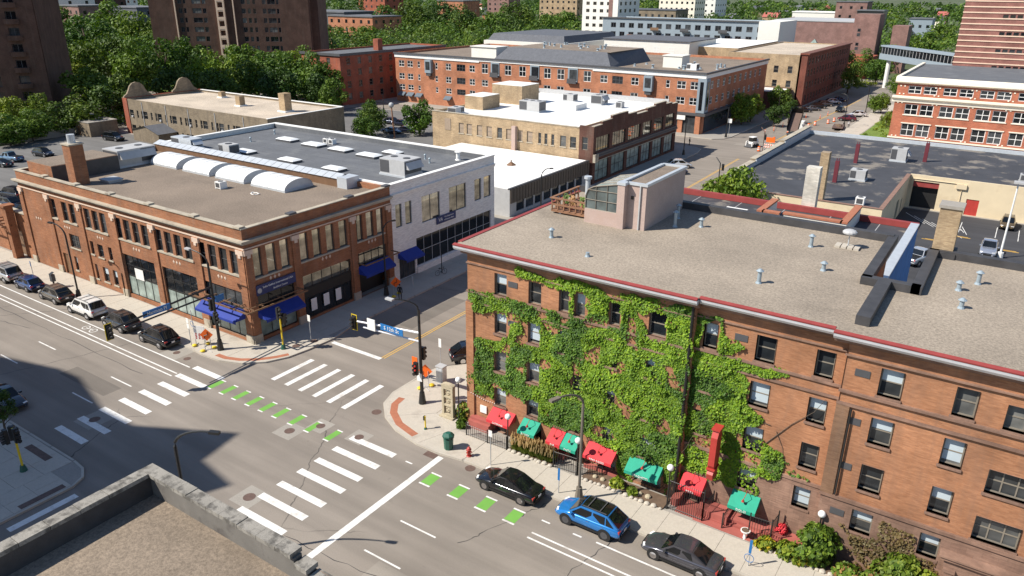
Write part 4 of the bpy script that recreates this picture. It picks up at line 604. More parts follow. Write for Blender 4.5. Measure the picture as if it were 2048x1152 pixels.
# projecting red blade sign
s=part('blade_sign',MB().ext([(40.95,3.25),(40.1,3.25),(40.0,3.7),(40.25,3.95),(40.05,4.3),(40.1,6.3),(40.35,6.75),(40.95,6.75)],'x',-11.85,-11.45),redp,IV); part('sign_edge',MB().box(-11.92,40.2,6.75,-11.38,41.0,6.85).box(-11.92,40.05,3.95,-11.38,41.0,4.05),redp,s); part('bracket',MB().box(-11.7,40.9,4.5,-11.6,41.62,4.6).box(-11.7,40.9,6.0,-11.6,41.62,6.1),black,s)
for a,b,y,txt,m_,ts in ((-29.0,-26.95,41.2,'CATERING',redaw,.2),(-26.2,-24.75,41.2,'BAKERY',greenaw,.2),(-23.75,-22.6,41.2,'BAR',redaw,.2),(-22.55,-21.3,41.2,'PASTA',greenaw,.2),(-20.7,-18.5,41.2,'VINO ROSSO',redaw,.2),(-17.5,-15.1,41.2,'SPAGHETTI',greenaw,.22),(-13.75,-12.2,41.55,'PIZZA',redaw,.2),(-10.45,-8.7,41.55,'DOLCI',greenaw,.22)):
    a_=awning(IV,a,b,y-.03,'f',2.25,1.62,.95,m_,val=.24,txt=txt,ts=ts); x=(a+b)/2; part('awning_lamp',MB().tube([(x,y-.05,2.45),(x+.1,y-.6,2.55),(x,y-.75,2.2)],.02,5).cyl(x,y-.75,2.05,2.2,.11,.05,8),redp,a_)
part('notice_board',MB().box(-30.2,41.1,1.4,-29.6,41.18,2.0),whitep,IV)
for i in range(12): part('string_light',MB().ball((-31.0+.2*i,41.05,2.75-.02*i+.1*abs(i-6)/6),.04,6,4),whitep,IV)
# lower front: red steps and walls
for q in ((-30.9,40.5,.1,-29.0,41.2,.75),(-30.9,40.75,.75,-29.0,41.2,.95),(-24.6,40.75,.1,-22.5,41.2,.6),(-20.9,40.85,.1,-18.3,41.2,.45),(-14.1,40.4,.1,-13.6,41.55,.7),(-12.3,40.3,.1,-10.3,41.5,.75),(-10.3,40.7,.1,-5.4,41.5,.55),(-10.3,40.45,.1,-5.4,40.7,.35)): part('red_plinth',MB().box(*q),redstep,IV)
part('red_landing',MB().box(-12.3,39.75,.12,-6.6,40.45,.19),redstep,IV); part('red_landing',MB().box(-13.6,39.9,.12,-12.3,41.5,.2),redstep,IV)
# black roof flashings
for x0,y0,x1,y1,h in ((-31.9,58.9,-6.0,59.5,.55),(-6.35,49.0,-5.75,59.5,.5),(-6.35,48.8,-3.0,49.4,.5),(-3.5,48.8,-2.9,57.6,.5),(-3.5,57.3,14,57.9,.5),(-5.35,42.1,-4.6,48.8,.55)):
    part('roof_flashing',MB().box(x0,y0,14.85,x1,y1,14.9+h),blackf,IV)
p=part('brick_chimney',MB().box(-3.4,57.6,13,-2.1,59.0,18.3),bt,IV); part('chimney_cap',MB().box(-3.5,57.5,18.3,-2.0,59.1,18.5),conc2,p); part('chimney_base',MB().box(-3.6,57.2,14.8,-1.9,59.1,15.3),blackf,p)
# roof house with solarium and deck
PH=part('roof_house',MB().box(-23.65,51.2,14.85,-22.1,58.8,18.3).box(-24.2,50.6,14.85,-23.6,51.4,18.3).box(-24.0,51.35,14.85,-23.6,58.8,18.3).box(-27.0,50.75,14.85,-24.2,51.0,16.0).box(-27.0,51.0,14.85,-26.85,55.5,16.0),stucco,IV); part('roof_house_roof',MB().box(-24.0,51.3,18.3,-22.2,58.7,18.34),grav2,PH); part('roof_house_coping',MB().box(-24.25,50.55,18.3,-23.55,51.25,18.5).box(-23.65,51.1,18.3,-22.0,51.35,18.5).box(-22.3,51.35,18.3,-22.0,58.9,18.5).box(-24.1,58.65,18.3,-22.3,58.9,18.5).box(-24.2,51.25,18.3,-23.9,58.65,18.5),metal,PH); part('downspout',MB().box(-22.62,51.08,14.9,-22.52,51.2,18.3),lgrey,PH); part('wall_vent',MB().box(-23.3,51.12,17.2,-23.1,51.2,17.45),black,PH)
pr=[(-27.0,16.0),(-27.0,17.0),(-26.8,17.5),(-26.3,17.8),(-24.2,18.25)]; mb=MB()
for (a,b),(c,d) in zip(pr,pr[1:]): mb.quad((a,51.0,b),(c,51.0,d),(c,55.4,d),(a,55.4,b))
mb.add([(a,50.9,b) for a,b in pr]+[(-24.2,50.9,16.0)],[tuple(range(len(pr)+1))]); sol=part('solarium_glass',mb,glass_s,IV)
mb=MB().tube([(a,50.85,b) for a,b in pr],.05,5).tube([(-27,50.85,16),(-24.2,50.85,16)],.05,5).tube([(-27,50.85,16.75),(-24.2,50.85,16.75)],.03,4).tube([(-26.8,50.85,17.5),(-24.2,50.85,17.55)],.03,4)
for x in (-26.1,-25.15): mb.tube([(x,50.85,16),(x,50.85,17.9 if x<-25.5 else 18.05)],.03,4)
for y in (52.1,53.2,54.3,55.4): mb.tube([(a,y,b) for a,b in pr],.04,4)
part('solarium_frame',mb,winframe,sol)
dk=thing('roof_deck','weathered wooden roof deck with railing and potted plants beside the pink roof house','deck',(-28.6,53.2,14.9)); part('platform',MB().box(-30.4,51.4,15.05,-27.05,56.0,15.25),wood,dk); part('support',MB().box(-29.8,51.6,14.85,-29.6,51.8,15.06).box(-29.8,55.5,14.85,-29.6,55.7,15.06),whitep,dk)
for i in range(7): part('railing_post',MB().box(-30.4+.55*i,51.4,15.2,-30.3+.55*i,51.5,16.15),wood,dk)
for i in range(1,8): part('railing_post',MB().box(-30.4,51.4+.62*i,15.2,-30.3,51.5+.62*i,16.15),wood,dk)
part('handrail',MB().box(-30.5,51.3,16.15,-27.0,51.55,16.23).box(-30.5,51.55,16.15,-30.25,56.0,16.23),wood,dk); part('rail_board',MB().box(-30.38,51.38,15.6,-27.05,51.42,15.75).box(-30.42,51.5,15.6,-30.38,55.9,15.75),wood,dk); part('flue',MB().cyl(-28.3,53.6,15.2,17.6,.2,n=10).cyl(-28.3,53.6,17.6,17.8,.32,n=10),metal,dk)
for i,(x,y) in enumerate(((-29.6,52.3),(-28.9,52.1),(-28.0,52.2),(-27.6,52.8))):
    mb=MB().cyl(x,y,15.24,15.55,.13,.2,9); t=thing('potted_plant','potted plant with reddish leaves on the wooden roof deck','plant',(x,y,15.25),0,'pots on the roof deck'); part('pot',mb,redstep,t); m2=MB()
    for k in range(70): a=random.uniform(0,6.28); r_=random.uniform(0,.3); h=random.uniform(15.5,16.3); m2.add([(x+r_*math.cos(a),y+r_*math.sin(a),h),(x+r_*math.cos(a)+.1,y+r_*math.sin(a)+.04,h+.1),(x+r_*math.cos(a)-.02,y+r_*math.sin(a)+.1,h+.14)],[(0,1,2)])
    part('leaves',m2,lfr if i%2 else lf1,t)
for x,y,h,c in ((-27.0,45.8,.55,1),(-22.8,43.6,.3,0),(-18.9,54.7,.55,1),(-10.7,54.6,.75,1),(-11.6,45.3,.75,1),(-8.8,50.0,.45,1),(-.2,53.0,.7,1),(-1.1,51.1,.45,1),(-.7,48.0,.45,1),(-21.3,55.9,1.0,1),(-20.6,53.6,1.1,1)): vent(x,y,14.9,'grey metal pipe vent standing on the tan gravel roof','vents on the ivy building roof',h,.13,c)
t=thing('roof_satellite_dish','grey satellite dish on a block weighted stand on the gravel roof','satellite dish',(-8.5,56.0,14.9)); part('dish',MB().ball((-8.5,55.9,16.05),.5,12,7,0,.45),lgrey,t); part('mast',MB().cyl(-8.5,56,14.95,15.9,.04,n=6),metal,t); 
for i in range(4): part('ballast_block',MB().box(-9.3+.42*i,55.5,14.88,-8.95+.42*i,56.4,15.05),conc,t)
# rear wing
RW=thing('rear_wing','lower rear wing with black roof and red parapet behind the gravel roof','building',(-31.3,59.6,0)); part('wall',shell(-31.3,59.6,-6.3,80.2,11.0,10.5,.35),bi,RW); part('roof',roofq(-31.3,59.6,-6.3,80.2,10.52,.35),bitum,RW); part('red_parapet',MB().box(-31.4,79.8,10.55,-6.2,80.3,11.12).box(-31.4,59.6,10.9,-30.9,79.8,11.12),redtrim,RW); part('blue_shade_sheet',MB().box(-6.32,59.7,1.0,-6.22,80.1,10.7),blueshade,RW); part('grey_coping',MB().box(-6.9,59.6,11.0,-6.15,79.8,11.15),metal,RW)  # blue sheet paints the shade on the wing's east wall
for x0,y0,x1,y1 in ((-19.6,72.5,-19.1,77.6),(-19.1,72.5,-17.6,73.0),(-17.2,72.9,-12.0,73.4),(-12.0,72.9,-11.5,79.8)): q=part('dividing_wall',MB().box(x0,y0,10.5,x1,y1,11.9),offw,RW); part('tile_coping',MB().box(x0-.08,y0-.08,11.9,x1+.08,y1+.08,12.08),clay,q)
[part('roof_seam',MB().box(-30.9,60+0*i,10.5,-6.7,60.06,10.535) if False else MB().box(-28+4.6*i,60,10.5,-27.93+4.6*i,79.8,10.53),lgrey,RW) for i in range(5)]; part('roof_panel',MB().box(-24.0,74.9,10.5,-21.8,77.0,10.68),whitep,RW)
q=part('white_chimney',MB().box(-17.35,80.3,6,-16.0,81.4,15.15),offwall,RW)
# ---------------------------------------------------------------- black roofed garage building and yellow walls
GB=thing('black_roof_building','single storey building with patched black roof, yellow stucco walls and dark street parapet','building',(-35.5,106,0))
mb=MB(); fac(mb,(-35.5,106.5),U0,22.7,0,5.3,[],.3); fac(mb,(-12.8,106.5),U1,24.8,0,5.3,[(14,.2,16.5,3.2),(19,.2,20.2,2.6)],.3); fac(mb,(-12.8,131.3),U0,43,0,5.35,[(.6,.15,4.2,4.4),(8.2,.15,9.9,2.6)],.4)
mb.quad((-35.5,161,0),(-35.5,106.5,0),(-35.5,106.5,5.3),(-35.5,161,5.3)).quad((30,161,0),(-35.5,161,0),(-35.5,161,5.3),(30,161,5.3)).box(-35.5,106.52,4.9,-13.2,106.8,5.3).box(-13.2,106.52,4.9,-12.82,131.3,5.3).box(-12.8,131.32,4.9,30,131.7,5.35); part('wall',mb,yellowst,GB)
part('roof',MB().add([(-35.5,106.8,4.98),(-13.1,106.8,4.98),(-13.1,131.5,4.98),(30,131.5,4.98),(30,161,4.98),(-13.1,161,4.98),(-35.5,161,4.98)],[(0,1,2,5,6),(2,3,4,5)]),bitum,GB)
part('street_parapet',MB().box(-36.0,108,4.9,-35.2,125,5.6).box(-36.0,125,4.9,-35.2,142,6.0).box(-36.0,142,4.9,-35.2,161,6.4),bm,GB); part('parapet_coping',MB().box(-36.1,108,5.6,-35.1,125,5.7).box(-36.1,125,6.0,-35.1,142,6.1).box(-36.1,142,6.4,-35.1,161.2,6.5),stone,GB); part('parapet_flashing',MB().box(-35.2,108,5.0,-35.0,125,5.55).box(-35.2,125,5.0,-35.0,142,5.9).box(-35.2,142,5.0,-35.0,161,6.3).box(-35.0,160.5,5.0,30,161.2,5.6),metal,GB); part('tile_coping',MB().box(-35.5,106.42,5.3,-12.7,106.9,5.38).box(-13.3,106.9,5.3,-12.7,131.2,5.38),tilem,GB)
g=part('garage_door',MB().box(-12.2,131.5,3.5,-8.6,131.62,4.4),redtrim,GB); part('garage_opening',MB().box(-12.2,132.2,.15,-8.6,132.3,3.5),black,GB); part('red_door',MB().box(-4.6,131.4,.15,-2.9,131.5,2.6),redp,GB); part('pipe_run',MB().tube([(-12.4,131.2,3.0),(-12.4,131.2,4.75),(-5.5,131.2,4.75),(-5.5,131.2,1.5)],.07,5),yellowst,GB); part('wall_vent_box',MB().box(-6.3,131.0,4.0,-4.9,131.3,4.7),yellowst,GB)
part('stone_chimney',MB().box(-21.6,107.2,4.9,-20.5,108.4,11.7),bt,GB)
for x,y,h in ((-21.7,120.3,3.0),(-21.9,136.7,2.9),(-12.4,144.6,2.9)): t=solo('maroon_flue',MB().box(x-.29,y-.29,4.95,x+.29,y+.29,5.2+h).cyl(x-.15,y,5.2+h,5.6+h,.06,n=6).cyl(x+.15,y,5.2+h,5.6+h,.06,n=6),maroon,'square maroon metal flue standing on the patched black roof','flue','maroon flues on the black roof')
ac(-20.2,123.0,-18.0,124.9,5.0,1.6,'white cooling unit between the maroon flues','units on the black roof',False,1); ac(-17.4,141.6,-15.0,143.8,5.0,2.2,'pale grey cooling unit with hood at the far side of the black roof','units on the black roof',True,1); small_ac(-16.0,108.9,5.0,'small white condenser at the near edge of the black roof',1.1); small_ac(2,138,5.0,'small grey condenser above the yellow wall',1.2,lgrey)
t=thing('lot_lamp','tall white lot lamp post beside the silver pickup','lamp post',(1.2,111.1,.15)); part('base',MB().cyl(1.2,111.1,.1,.9,.35,n=10),whitep,t); part('pole',MB().cyl(1.2,111.1,.9,10,.13,.09,8),whitep,t); part('head',MB().box(.7,110.5,9.9,1.9,111.4,10.15),lgrey,t)
# ---------------------------------------------------------------- long red brick apartments
RA=thing('red_brick_apartments','long four storey red brick apartment house with white cornice band and dark corner shopfront','building',(-157,173.3,0))
colsR=[(-155.7,-153.6,2),(-152.4,-150.3,2),(-148.5,-147.6,1),(-142.0,-141.1,1),(-138.2,-136.3,2),(-134.3,-131.3,3),(-129.9,-128.0,2),(-125.7,-123.6,2),(-118.1,-116.0,2),(-113.5,-111.4,2),(-105.8,-103.7,2),(-101.8,-99.7,2),(-94.1,-92.0,2),(-89.4,-87.4,2),(-86.1,-83.2,3),(-81.0,-79.0,2),(-72.0,-71.0,1),(-69.2,-67.0,2),(-65.9,-63.9,2)]; rz=[(10.1,11.9),(6.6,8.3),(3.6,5.15)]
fo=[(a,(z0-.0 if not(-126<a<-92 and z0>10) else 10.0),b,(z1 if not(-126<a<-92 and z0>10) else 12.6)) for a,b,n in colsR for z0,z1 in rz if not (a>-73 and z0<4)]
eo=[(177+4.1*i,z0,178.7+4.1*i,z1) for i in range(10) for z0,z1 in rz[:2]]+[(181+4.1*i,3.6,182.6+4.1*i,5.1) for i in range(9)]
part('wall',shell(-157,173.3,-62.3,221,14.0,13.4,.4,fo,eo,.15),br,RA); part('roof',roofq(-157,173.3,-62.3,221,13.42,.4),grav2,RA); part('cornice_band',MB().box(-157.1,173.1,12.75,-126.5,173.32,13.7).box(-126.5,173.1,13.1,-91.5,173.32,13.7).box(-91.5,173.1,12.75,-62.2,173.32,13.7).box(-62.32,173.3,12.75,-62.1,221,13.7),whitep,RA); part('eaves',MB().box(-157.3,172.8,13.7,-62.0,173.35,14.1).box(-62.3,173.35,13.7,-61.8,221,14.1),dgrey,RA)
cn=dict((a,n) for a,b,n in colsR)
for o in fo: win(RA,(0,173.3),U0,o,.15,cn[o[0]],2,.11,whitep if cn[o[0]]<3 else dgrey,glass_d)
for o in eo: win(RA,(-62.3,0),U1,o,.15,2,2,.1,whitep,glass_d)
for x in (-144.0,-76.2): b=part('bay_window',MB().box(x-1.1,172.3,9.0,x+1.1,173.3,12.6),sidg,RA); part('bay_glazing',MB().box(x-.75,172.24,9.9,x+.75,172.3,12.1),glass_d,b); part('bay_foot',MB().box(x-.8,172.5,8.2,x+.8,173.3,9.0),dgrey,b)
for x in (-121.2,-108.6,-97.2): b=part('recessed_balcony',MB().box(x-1.4,173.15,9.4,x+1.4,173.32,14.0),sidg,RA); part('balcony_glazing',MB().box(x-.9,173.08,10.1,x+1.2,173.15,12.7),glass_d,b); part('balcony_rail',MB().box(x-1.3,172.5,9.5,x+1.3,172.6,10.5).box(x-1.4,172.5,9.3,x+1.4,173.3,9.5),dgrey,b)
for x in (-154.5,-151.3,-148,-137.3): awning(RA,x-1.2,x+1.2,173.25,'f',3.0,2.2,1.1,greyaw)
part('shopfront_band',MB().box(-73,172.6,4.3,-61.5,173.32,4.9).box(-62.32,173.32,4.3,-61.5,196,4.9),dgrey,RA)
for x in (-72.2,-67.5,-63.2): part('shop_column',MB().box(x-.6,172.7,.1,x+.6,173.34,4.3),br,RA)
part('shop_glazing',MB().box(-71.5,173.05,.2,-63.9,173.28,4.2).box(-62.34,174.5,.3,-62.2,195,4.1),glass_d,RA); part('corner_balcony',MB().box(-64.0,172.95,5.0,-61.95,175.6,12.7),sidg,RA); part('corner_glazing',MB().box(-63.4,172.9,5.6,-62.6,172.96,12.0).box(-61.96,173.7,5.6,-61.9,175,12.0),glass_d,RA); part('shop_sign',MB().box(-68.8,172.5,3.2,-66.2,172.6,4.2),whitep,RA)
part('mansard',MB().add([(-124,176,13.4),(-88,176,13.4),(-88,200,13.4),(-124,200,13.4),(-121,179.5,16.8),(-91,179.5,16.8),(-90,199,16.8),(-121,199,16.8)],[(0,1,5,4),(1,2,6,5),(2,3,7,6),(3,0,4,7)]),slate,RA); part('mansard_deck',MB().box(-121,179.5,16.75,-90,199,16.82),grav2,RA); part('roof_house',MB().box(-133,178.5,13.4,-124.5,184,16.4).box(-133.3,178.2,16.4,-124.2,184.3,16.6),offw,RA); part('roof_house',MB().box(-78.5,186,13.4,-73.5,191,16.2).box(-78.7,185.8,16.2,-73.3,191.2,16.4),offw,RA)
part('rear_wing',MB().box(-160,222,0,-128,262,15.0),offw,RA); part('rear_wing_mansard',MB().add([(-160,222,13.6),(-128,222,13.6),(-128,262,13.6),(-160,262,13.6),(-158,225,17.2),(-130,225,17.2),(-130,260,17.2),(-158,260,17.2)],[(0,1,5,4),(1,2,6,5),(2,3,7,6),(3,0,4,7),(4,5,6,7)]),slate,RA); rw=part('white_wing',MB().box(-122,238,0,-92,262,16.2),offw,RA); part('white_wing_roof',MB().box(-122.4,237.6,16.2,-91.6,262.4,16.5),slate,rw)
for i in range(5): win(RA,(0,238),U0,(-119+5*i,12.6,-117+5*i,14.4),.05,2,2,.14,whitep,glass_d)
random.seed(3)
for i in range(30): x=random.uniform(-119,-92) if i<16 else random.uniform(-86,-65); y=random.uniform(181,197); z=16.8 if i<16 else 13.42; vent(x,y,z,'small grey metal vent on the brown apartment roof','vents on the apartment roof',random.uniform(.4,1.0),.28,i%2==0)
ac(-71,183,-68.5,185,13.42,1.5,'pale box unit on the corner end of the apartment roof','rooftop cooling units',False,1,whitep)
# shaded red brick block
SB=thing('deep_red_brick_block','four storey deep red brick block with flat dark roof, standing behind the street trees','building',(-178,156.5,0)); fo=[(-176+4.1*i,z,-174.6+4.1*i,z+1.7) for i in range(3) for z in (1.6,4.9,8.2,11.3)]; eo=[(159+4.4*i,z,160.4+4.4*i,z+1.7) for i in range(10) for z in (1.6,4.9,8.2,11.3)]
part('wall',shell(-178,156.5,-162.5,204,14.2,13.7,.35,fo,eo,.18),bs,SB); part('roof',roofq(-178,156.5,-162.5,204,13.72,.35),memb,SB); part('cornice',ringbox(-178,156.5,-162.5,204,13.6,14.3,.35,'few'),dgrey,SB); wins(SB,0,156.5,-162.5,fo,eo,nx=1,nz=2,fr=.09,fm=winframe,pm=glass,sill=brnstone); part('chimney',MB().box(-170,178,13.7,-168,180,17),bs,SB)
# ---------------------------------------------------------------- brick corner hotel and low shops to the north
NB=thing('north_brick_block','four storey dark red and tan brick block beside the narrowing street','building',(-78,234,0)); fo=[(-76+4*i,z,-74.6+4*i,z+2) for i in range(5) for z in (5.2,9.2)]; eo=[(236.5+3.6*i,z,238+3.6*i,z+2) for i in range(15) for z in (1.2,4.9,8.4,11.6)]
part('wall',shell(-78,234,-56.5,292,14.4,14.0,.4,fo,(),.2),bt,NB); mb=MB(); fac(mb,(-54.8,234),U1,58,0,14.6,[(a-234,b,c-234,d) for a,b,c,d in eo],.2); mb.quad((-57,234,0),(-54.8,234,0),(-54.8,234,14.6),(-57,234,14.6)).quad((-54.8,234,14.6),(-54.8,292,14.6),(-57,292,14.6),(-57,234,14.6)); part('front_wall',mb,bnorth,NB); part('roof',roofq(-78,234,-56,292,14.1,.4),grav3,NB); part('cornice',MB().box(-56.9,233.7,14.6,-54.3,292,15.0),bnorth,NB); wins(NB,0,234,-54.8,fo,(),nx=1,nz=2,fr=.1,fm=winframe,pm=glass_d); wins(NB,0,234,-54.8,(),eo,nx=1,nz=2,fr=.1,fm=winframe,pm=glass_d)
part('rear_block',MB().box(-112,246,0,-79,290,14.6),bt,NB); part('rear_roof',MB().box(-112,246,14.6,-79,290,14.7),whiteroof,NB)
LS=thing('low_brick_shops','low brick shop row with white roof between the apartments and the dark red block','building',(-75,222,0)); part('wall',shell(-76,221.5,-58,233.6,5.2,4.9,.3,(),[(223+2.6*i,.6,225+2.6*i,3.6) for i in range(4)],.2),bd,LS); part('roof',roofq(-76,221.5,-58,233.6,4.95,.3),whiteroof,LS); wins(LS,0,0,-58,(),[(223+2.6*i,.6,225+2.6*i,3.6) for i in range(4)],nx=1,nz=2,fr=.1,fm=black,pm=glass_d); part('glazed_gable',MB().add([(-75.5,222,5),(-71.5,222,5),(-73.5,222,8),(-75.5,228,5),(-71.5,228,5),(-73.5,228,8)],[(0,1,2),(3,5,4),(0,2,5,3),(1,4,5,2)]),glass_t,LS)
# ---------------------------------------------------------------- school like red brick and cream building
RB=thing('red_brick_cream_building','three storey bright red brick building with cream cornices and paired white windows','building',(-24.6,190,0)); fo=[]
for k in range(9):
    for dx in (0,3.05):
        x=-22.35+6.85*k+dx
        for z0,z1 in ((10.9,12.55),(6.35,8.65),(1.75,4.45)): fo.append((x,z0,x+2.6,z1))
part('wall',shell(-24.6,190,40,232,13.2,12.9,.4,fo,(),.2),brb,RB); part('roof',MB().box(-24.2,190.5,13.9,40,231.6,14.0),memb,RB); part('cornice',MB().ext([(190.02,12.95),(189.7,13.1),(189.4,13.3),(189.5,14.0),(190.2,14.4),(190.6,14.4),(190.6,12.95)],'x',-25.1,40).box(-25.1,190.6,13.1,-24.4,232,14.4),cream,RB); part('middle_cornice',MB().ext([(190.02,9.0),(189.8,9.0),(189.75,9.5),(189.3,9.9),(189.3,10.25),(190.02,10.35)],'x',-25.2,40),cream,RB); part('base_band',MB().box(-24.8,189.8,1.1,40,190.02,1.4),cream,RB)
for o in fo: win(RB,(0,190),U0,o,.2,2,2,.13,whitep,glass_d,sky_blind=.5 if o[1]>10 and (int(o[0]*7)%3) else 0)
for z0 in (6.2,4.45): 
    for k in range(9): x=-22.55+6.85*k; part('stone_band',MB().box(x,189.85,z0,x+6.05,190.02,z0+.2),cream,RB)
for k in range(9):
    for z in (12.3,10.65,8.75,1.5): part('stone_block',MB().box(-23.7+6.85*k-.35,189.9,z,-23.7+6.85*k-.05,190.02,z+.25).box(-23.7+6.85*k+.45,189.9,z,-23.7+6.85*k+.75,190.02,z+.25),cream,RB)
# striped tower
ST=thing('striped_tower','tall rose brick office tower with cream horizontal stripes','building',(-19.4,247,0)); fo=[(-6.6+2.9*0+1.62*i+0,z,-5.35+1.62*i,z+1.25) for i in range(5) for z in (12.0,16.3,20.6,24.9)]
fo=[(a-3.5,b,c-3.5,d) for a,b,c,d in fo]+[(a+11,b,c+11,d) for a,b,c,d in fo]
part('wall',shell(-19.4,247,40,280,29.6,29.2,.4,fo,(),.3),bst,ST); part('roof',roofq(-19.4,247,40,280,29.25,.4),memb,ST); wins(ST,0,247,0,fo,(),nx=1,nz=1,fr=.12,fm=dgrey,pm=glass_d)
for i in range(21): part('stripe',MB().box(-19.5,246.86,29.6-1.43*i-.3,40,247.02,29.6-1.43*i).box(-19.5,247.02,29.6-1.43*i-.3,-19.38,280,29.6-1.43*i),cream2,ST)
# theatre, skyway
TH=thing('rose_brick_theatre','windowless rose brick theatre with a taller stair tower','building',(-100,357,0)); part('wall',MB().box(-100,357,0,-64,395,19.2),bpk,TH); part('tower',MB().box(-66,351,0,-56.5,362,22.8).box(-52,356,0,-46,366,18.5),bpk,TH); part('roof_edge',MB().box(-100.2,356.8,19.2,-64,395,19.6),lgrey,TH); part('lobby',MB().box(-92,340,0,-70,356,9.0),slate,TH); part('low_wing',MB().box(-72,325,0,-54,346,7.6),bs,TH); part('glass_pyramid',MB().add([(-80,330,9),(-73,330,9),(-73,337,9),(-80,337,9),(-76.5,333.5,13.5)],[(0,1,4),(1,2,4),(2,3,4),(3,0,4)]),glass_t,TH)
for z in (16.0,14.2,10.5,8.8): win(TH,(0,351),U0,(-64.2,z,-63.0,z+1.2),.02,1,1,.1,dgrey,glass_d)
SK=thing('skyway_bridge','white glazed skyway bridge crossing the street to the striped tower','bridge',(-36,300,0)); a=Vector((-45,303.5,0)); b=Vector((-19.5,271.5,0)); d=(b-a).normalized(); n_=Vector((-d.y,d.x,0))*-2.0
def sbox(z0,z1,w_,f0=0,f1=1,off=0.0):
    p=a+(b-a)*f0; q=a+(b-a)*f1; k=n_.normalized(); s1=k*(w_+off); s2=k*(-w_+off) ; return MB().prism([((p+s1).x,(p+s1).y),((q+s1).x,(q+s1).y),((q+s2).x,(q+s2).y),((p+s2).x,(p+s2).y)],z0,z1)
part('floor_beam',sbox(9.4,11.3,2.2),sidg,SK); part('roof',sbox(13.6,14.1,2.3),sidg,SK); part('glazing',sbox(11.3,13.6,1.9),glass_d,SK)
for i in range(22): f=(i+.5)/22; [part('mullion',sbox(11.3,13.6,.05,f-.0018,f+.0018,q),lgrey,SK) for q in (2.0,-2.0)]
part('pier',MB().cyl(-43,300,0,9.5,.7,n=10),whitep,SK)
# grey blue apartments, white tower
GA=thing('grey_panel_apartments','grey blue panel clad apartment block with dark balconies and white roof','building',(-160,310,0)); fo=[(-156+4.2*i,z,-153.6+4.2*i,z+2) for i in range(16) for z in (5,9,12.6,16.2)]
part('wall',shell(-160,310,-92,332,20,19.5,.3,fo,(),.15),sidg,GA); part('roof',roofq(-160,310,-92,332,19.6,.3),whiteroof,GA); wins(GA,0,310,0,fo,(),nx=2,nz=1,fr=.15,fm=dgrey,pm=glass_d,depth=.15); part('eaves',MB().box(-160.3,309.5,19.9,-92,310.1,20.4),dgrey,GA); part('white_end',MB().box(-92,308,0,-84,332,20.4),offw,GA); part('brick_base',MB().box(-148,309.3,0,-132,310.02,13.6).box(-104,308.5,0,-96,310.02,13.6),bpk,GA)
for x in (-135,-122,-106): b_=part('balcony',MB().box(x-1.8,308.2,15.4,x+1.8,310,15.7),dgrey,GA); part('balcony_rail',MB().box(x-1.8,308.1,15.7,x+1.8,308.2,16.8),copper if x==-135 else dgrey,b_)
WT=thing('white_tower_block','tall white panel apartment tower behind the grey apartments','building',(-184,335,0)); fo=[(-182+3.6*i,z,-180.2+3.6*i,z+1.5) for i in range(4) for z in [3.2*k+2 for k in range(14)]]; eo=[(337+5*i,z,339+5*i,z+1.6) for i in range(4) for z in [3.2*k+2 for k in range(14)]]
part('wall',shell(-184,335,-165.5,358,48,47.6,.3,fo,eo,.15),offw,WT); wins(WT,0,335,-165.5,fo,eo,nx=2,nz=1,fr=.14,fm=winframe,pm=glass_d,depth=.15); part('dark_stair',MB().box(-170.2,334.9,0,-168.2,335.05,47),bpk,WT)
# ---------------------------------------------------------------- dark brick towers (own axes)
T2=thing('dark_brick_tower','tall dark brown brick apartment tower with pale balcony stack, rising behind the trees','building',(-250,158.5,0),R(36.0),local=True)
wd=51.0; fo=[(x,z,x+w_,z+1.6) for z in [3.0*k+2 for k in range(20)] for x,w_ in ((7.6,1.2),(9.4,.8),(12.2,3.0),(15.6,1.2),(28.5,1.4),(30.6,1.0),(32.4,.9),(35.6,1.2),(37.3,2.6),(40.3,.8))]
mb=MB(); fac(mb,(0,0),U0,wd,0,62,fo,.2); mb.box(0,.6,0,wd,22,62).box(-3,2,0,0,18,62).box(wd,3,0,wd+2.5,18,62); part('wall',mb,bto,T2)
for o in fo: win(T2,(0,0),U0,o,.2,2 if o[2]-o[0]>1.1 else 1,1,.1,dgrey,glass)
for x in (6.4,25.8): part('pale_fin',MB().box(x,-.5,0,x+.35,0.02,62),cream2,T2)
k=part('balcony_stack',MB().box(20.3,-.9,0,20.8,.02,62).box(22.6,-.9,0,23.1,.02,62),cream2,T2)
for i in range(20): part('balcony',MB().box(20.8,-.9,3.0*i,22.6,0.02,3.0*i+.9).box(20.8,-.85,3.0*i+2.6,22.6,.02,3.0*i+3.0),cream2,k)
TL=thing('shaded_brick_tower','tall shaded brown brick tower with rows of rounded balconies beside the dark trees','building',(-222,62,0),R(50),local=True)
fo=[(x,z,x+2.2,z+2.4) for z in [3.6*q+2 for q in range(14)] for x in (3,9.5,16,22.5,29,35)]
mb=MB(); fac(mb,(0,0),U0,41,0,60,fo,.5); mb.box(0,.8,0,41,24,60); part('wall',mb,bto,TL)
for o in fo: win(TL,(0,0),U0,o,.5,2,1,.12,dgrey,glass_d)
for o in fo:
    if o[0] in (9.5,22.5,35): part('balcony',MB().prism([(o[0]-.5,.02)]+[(o[0]+1.1-1.7*math.cos(t),-1.3*math.sin(t)) for t in [i*math.pi/8 for i in range(1,8)]]+[(o[0]+2.7,.02)],o[1]-.4,o[1]+.7),bto,TL)
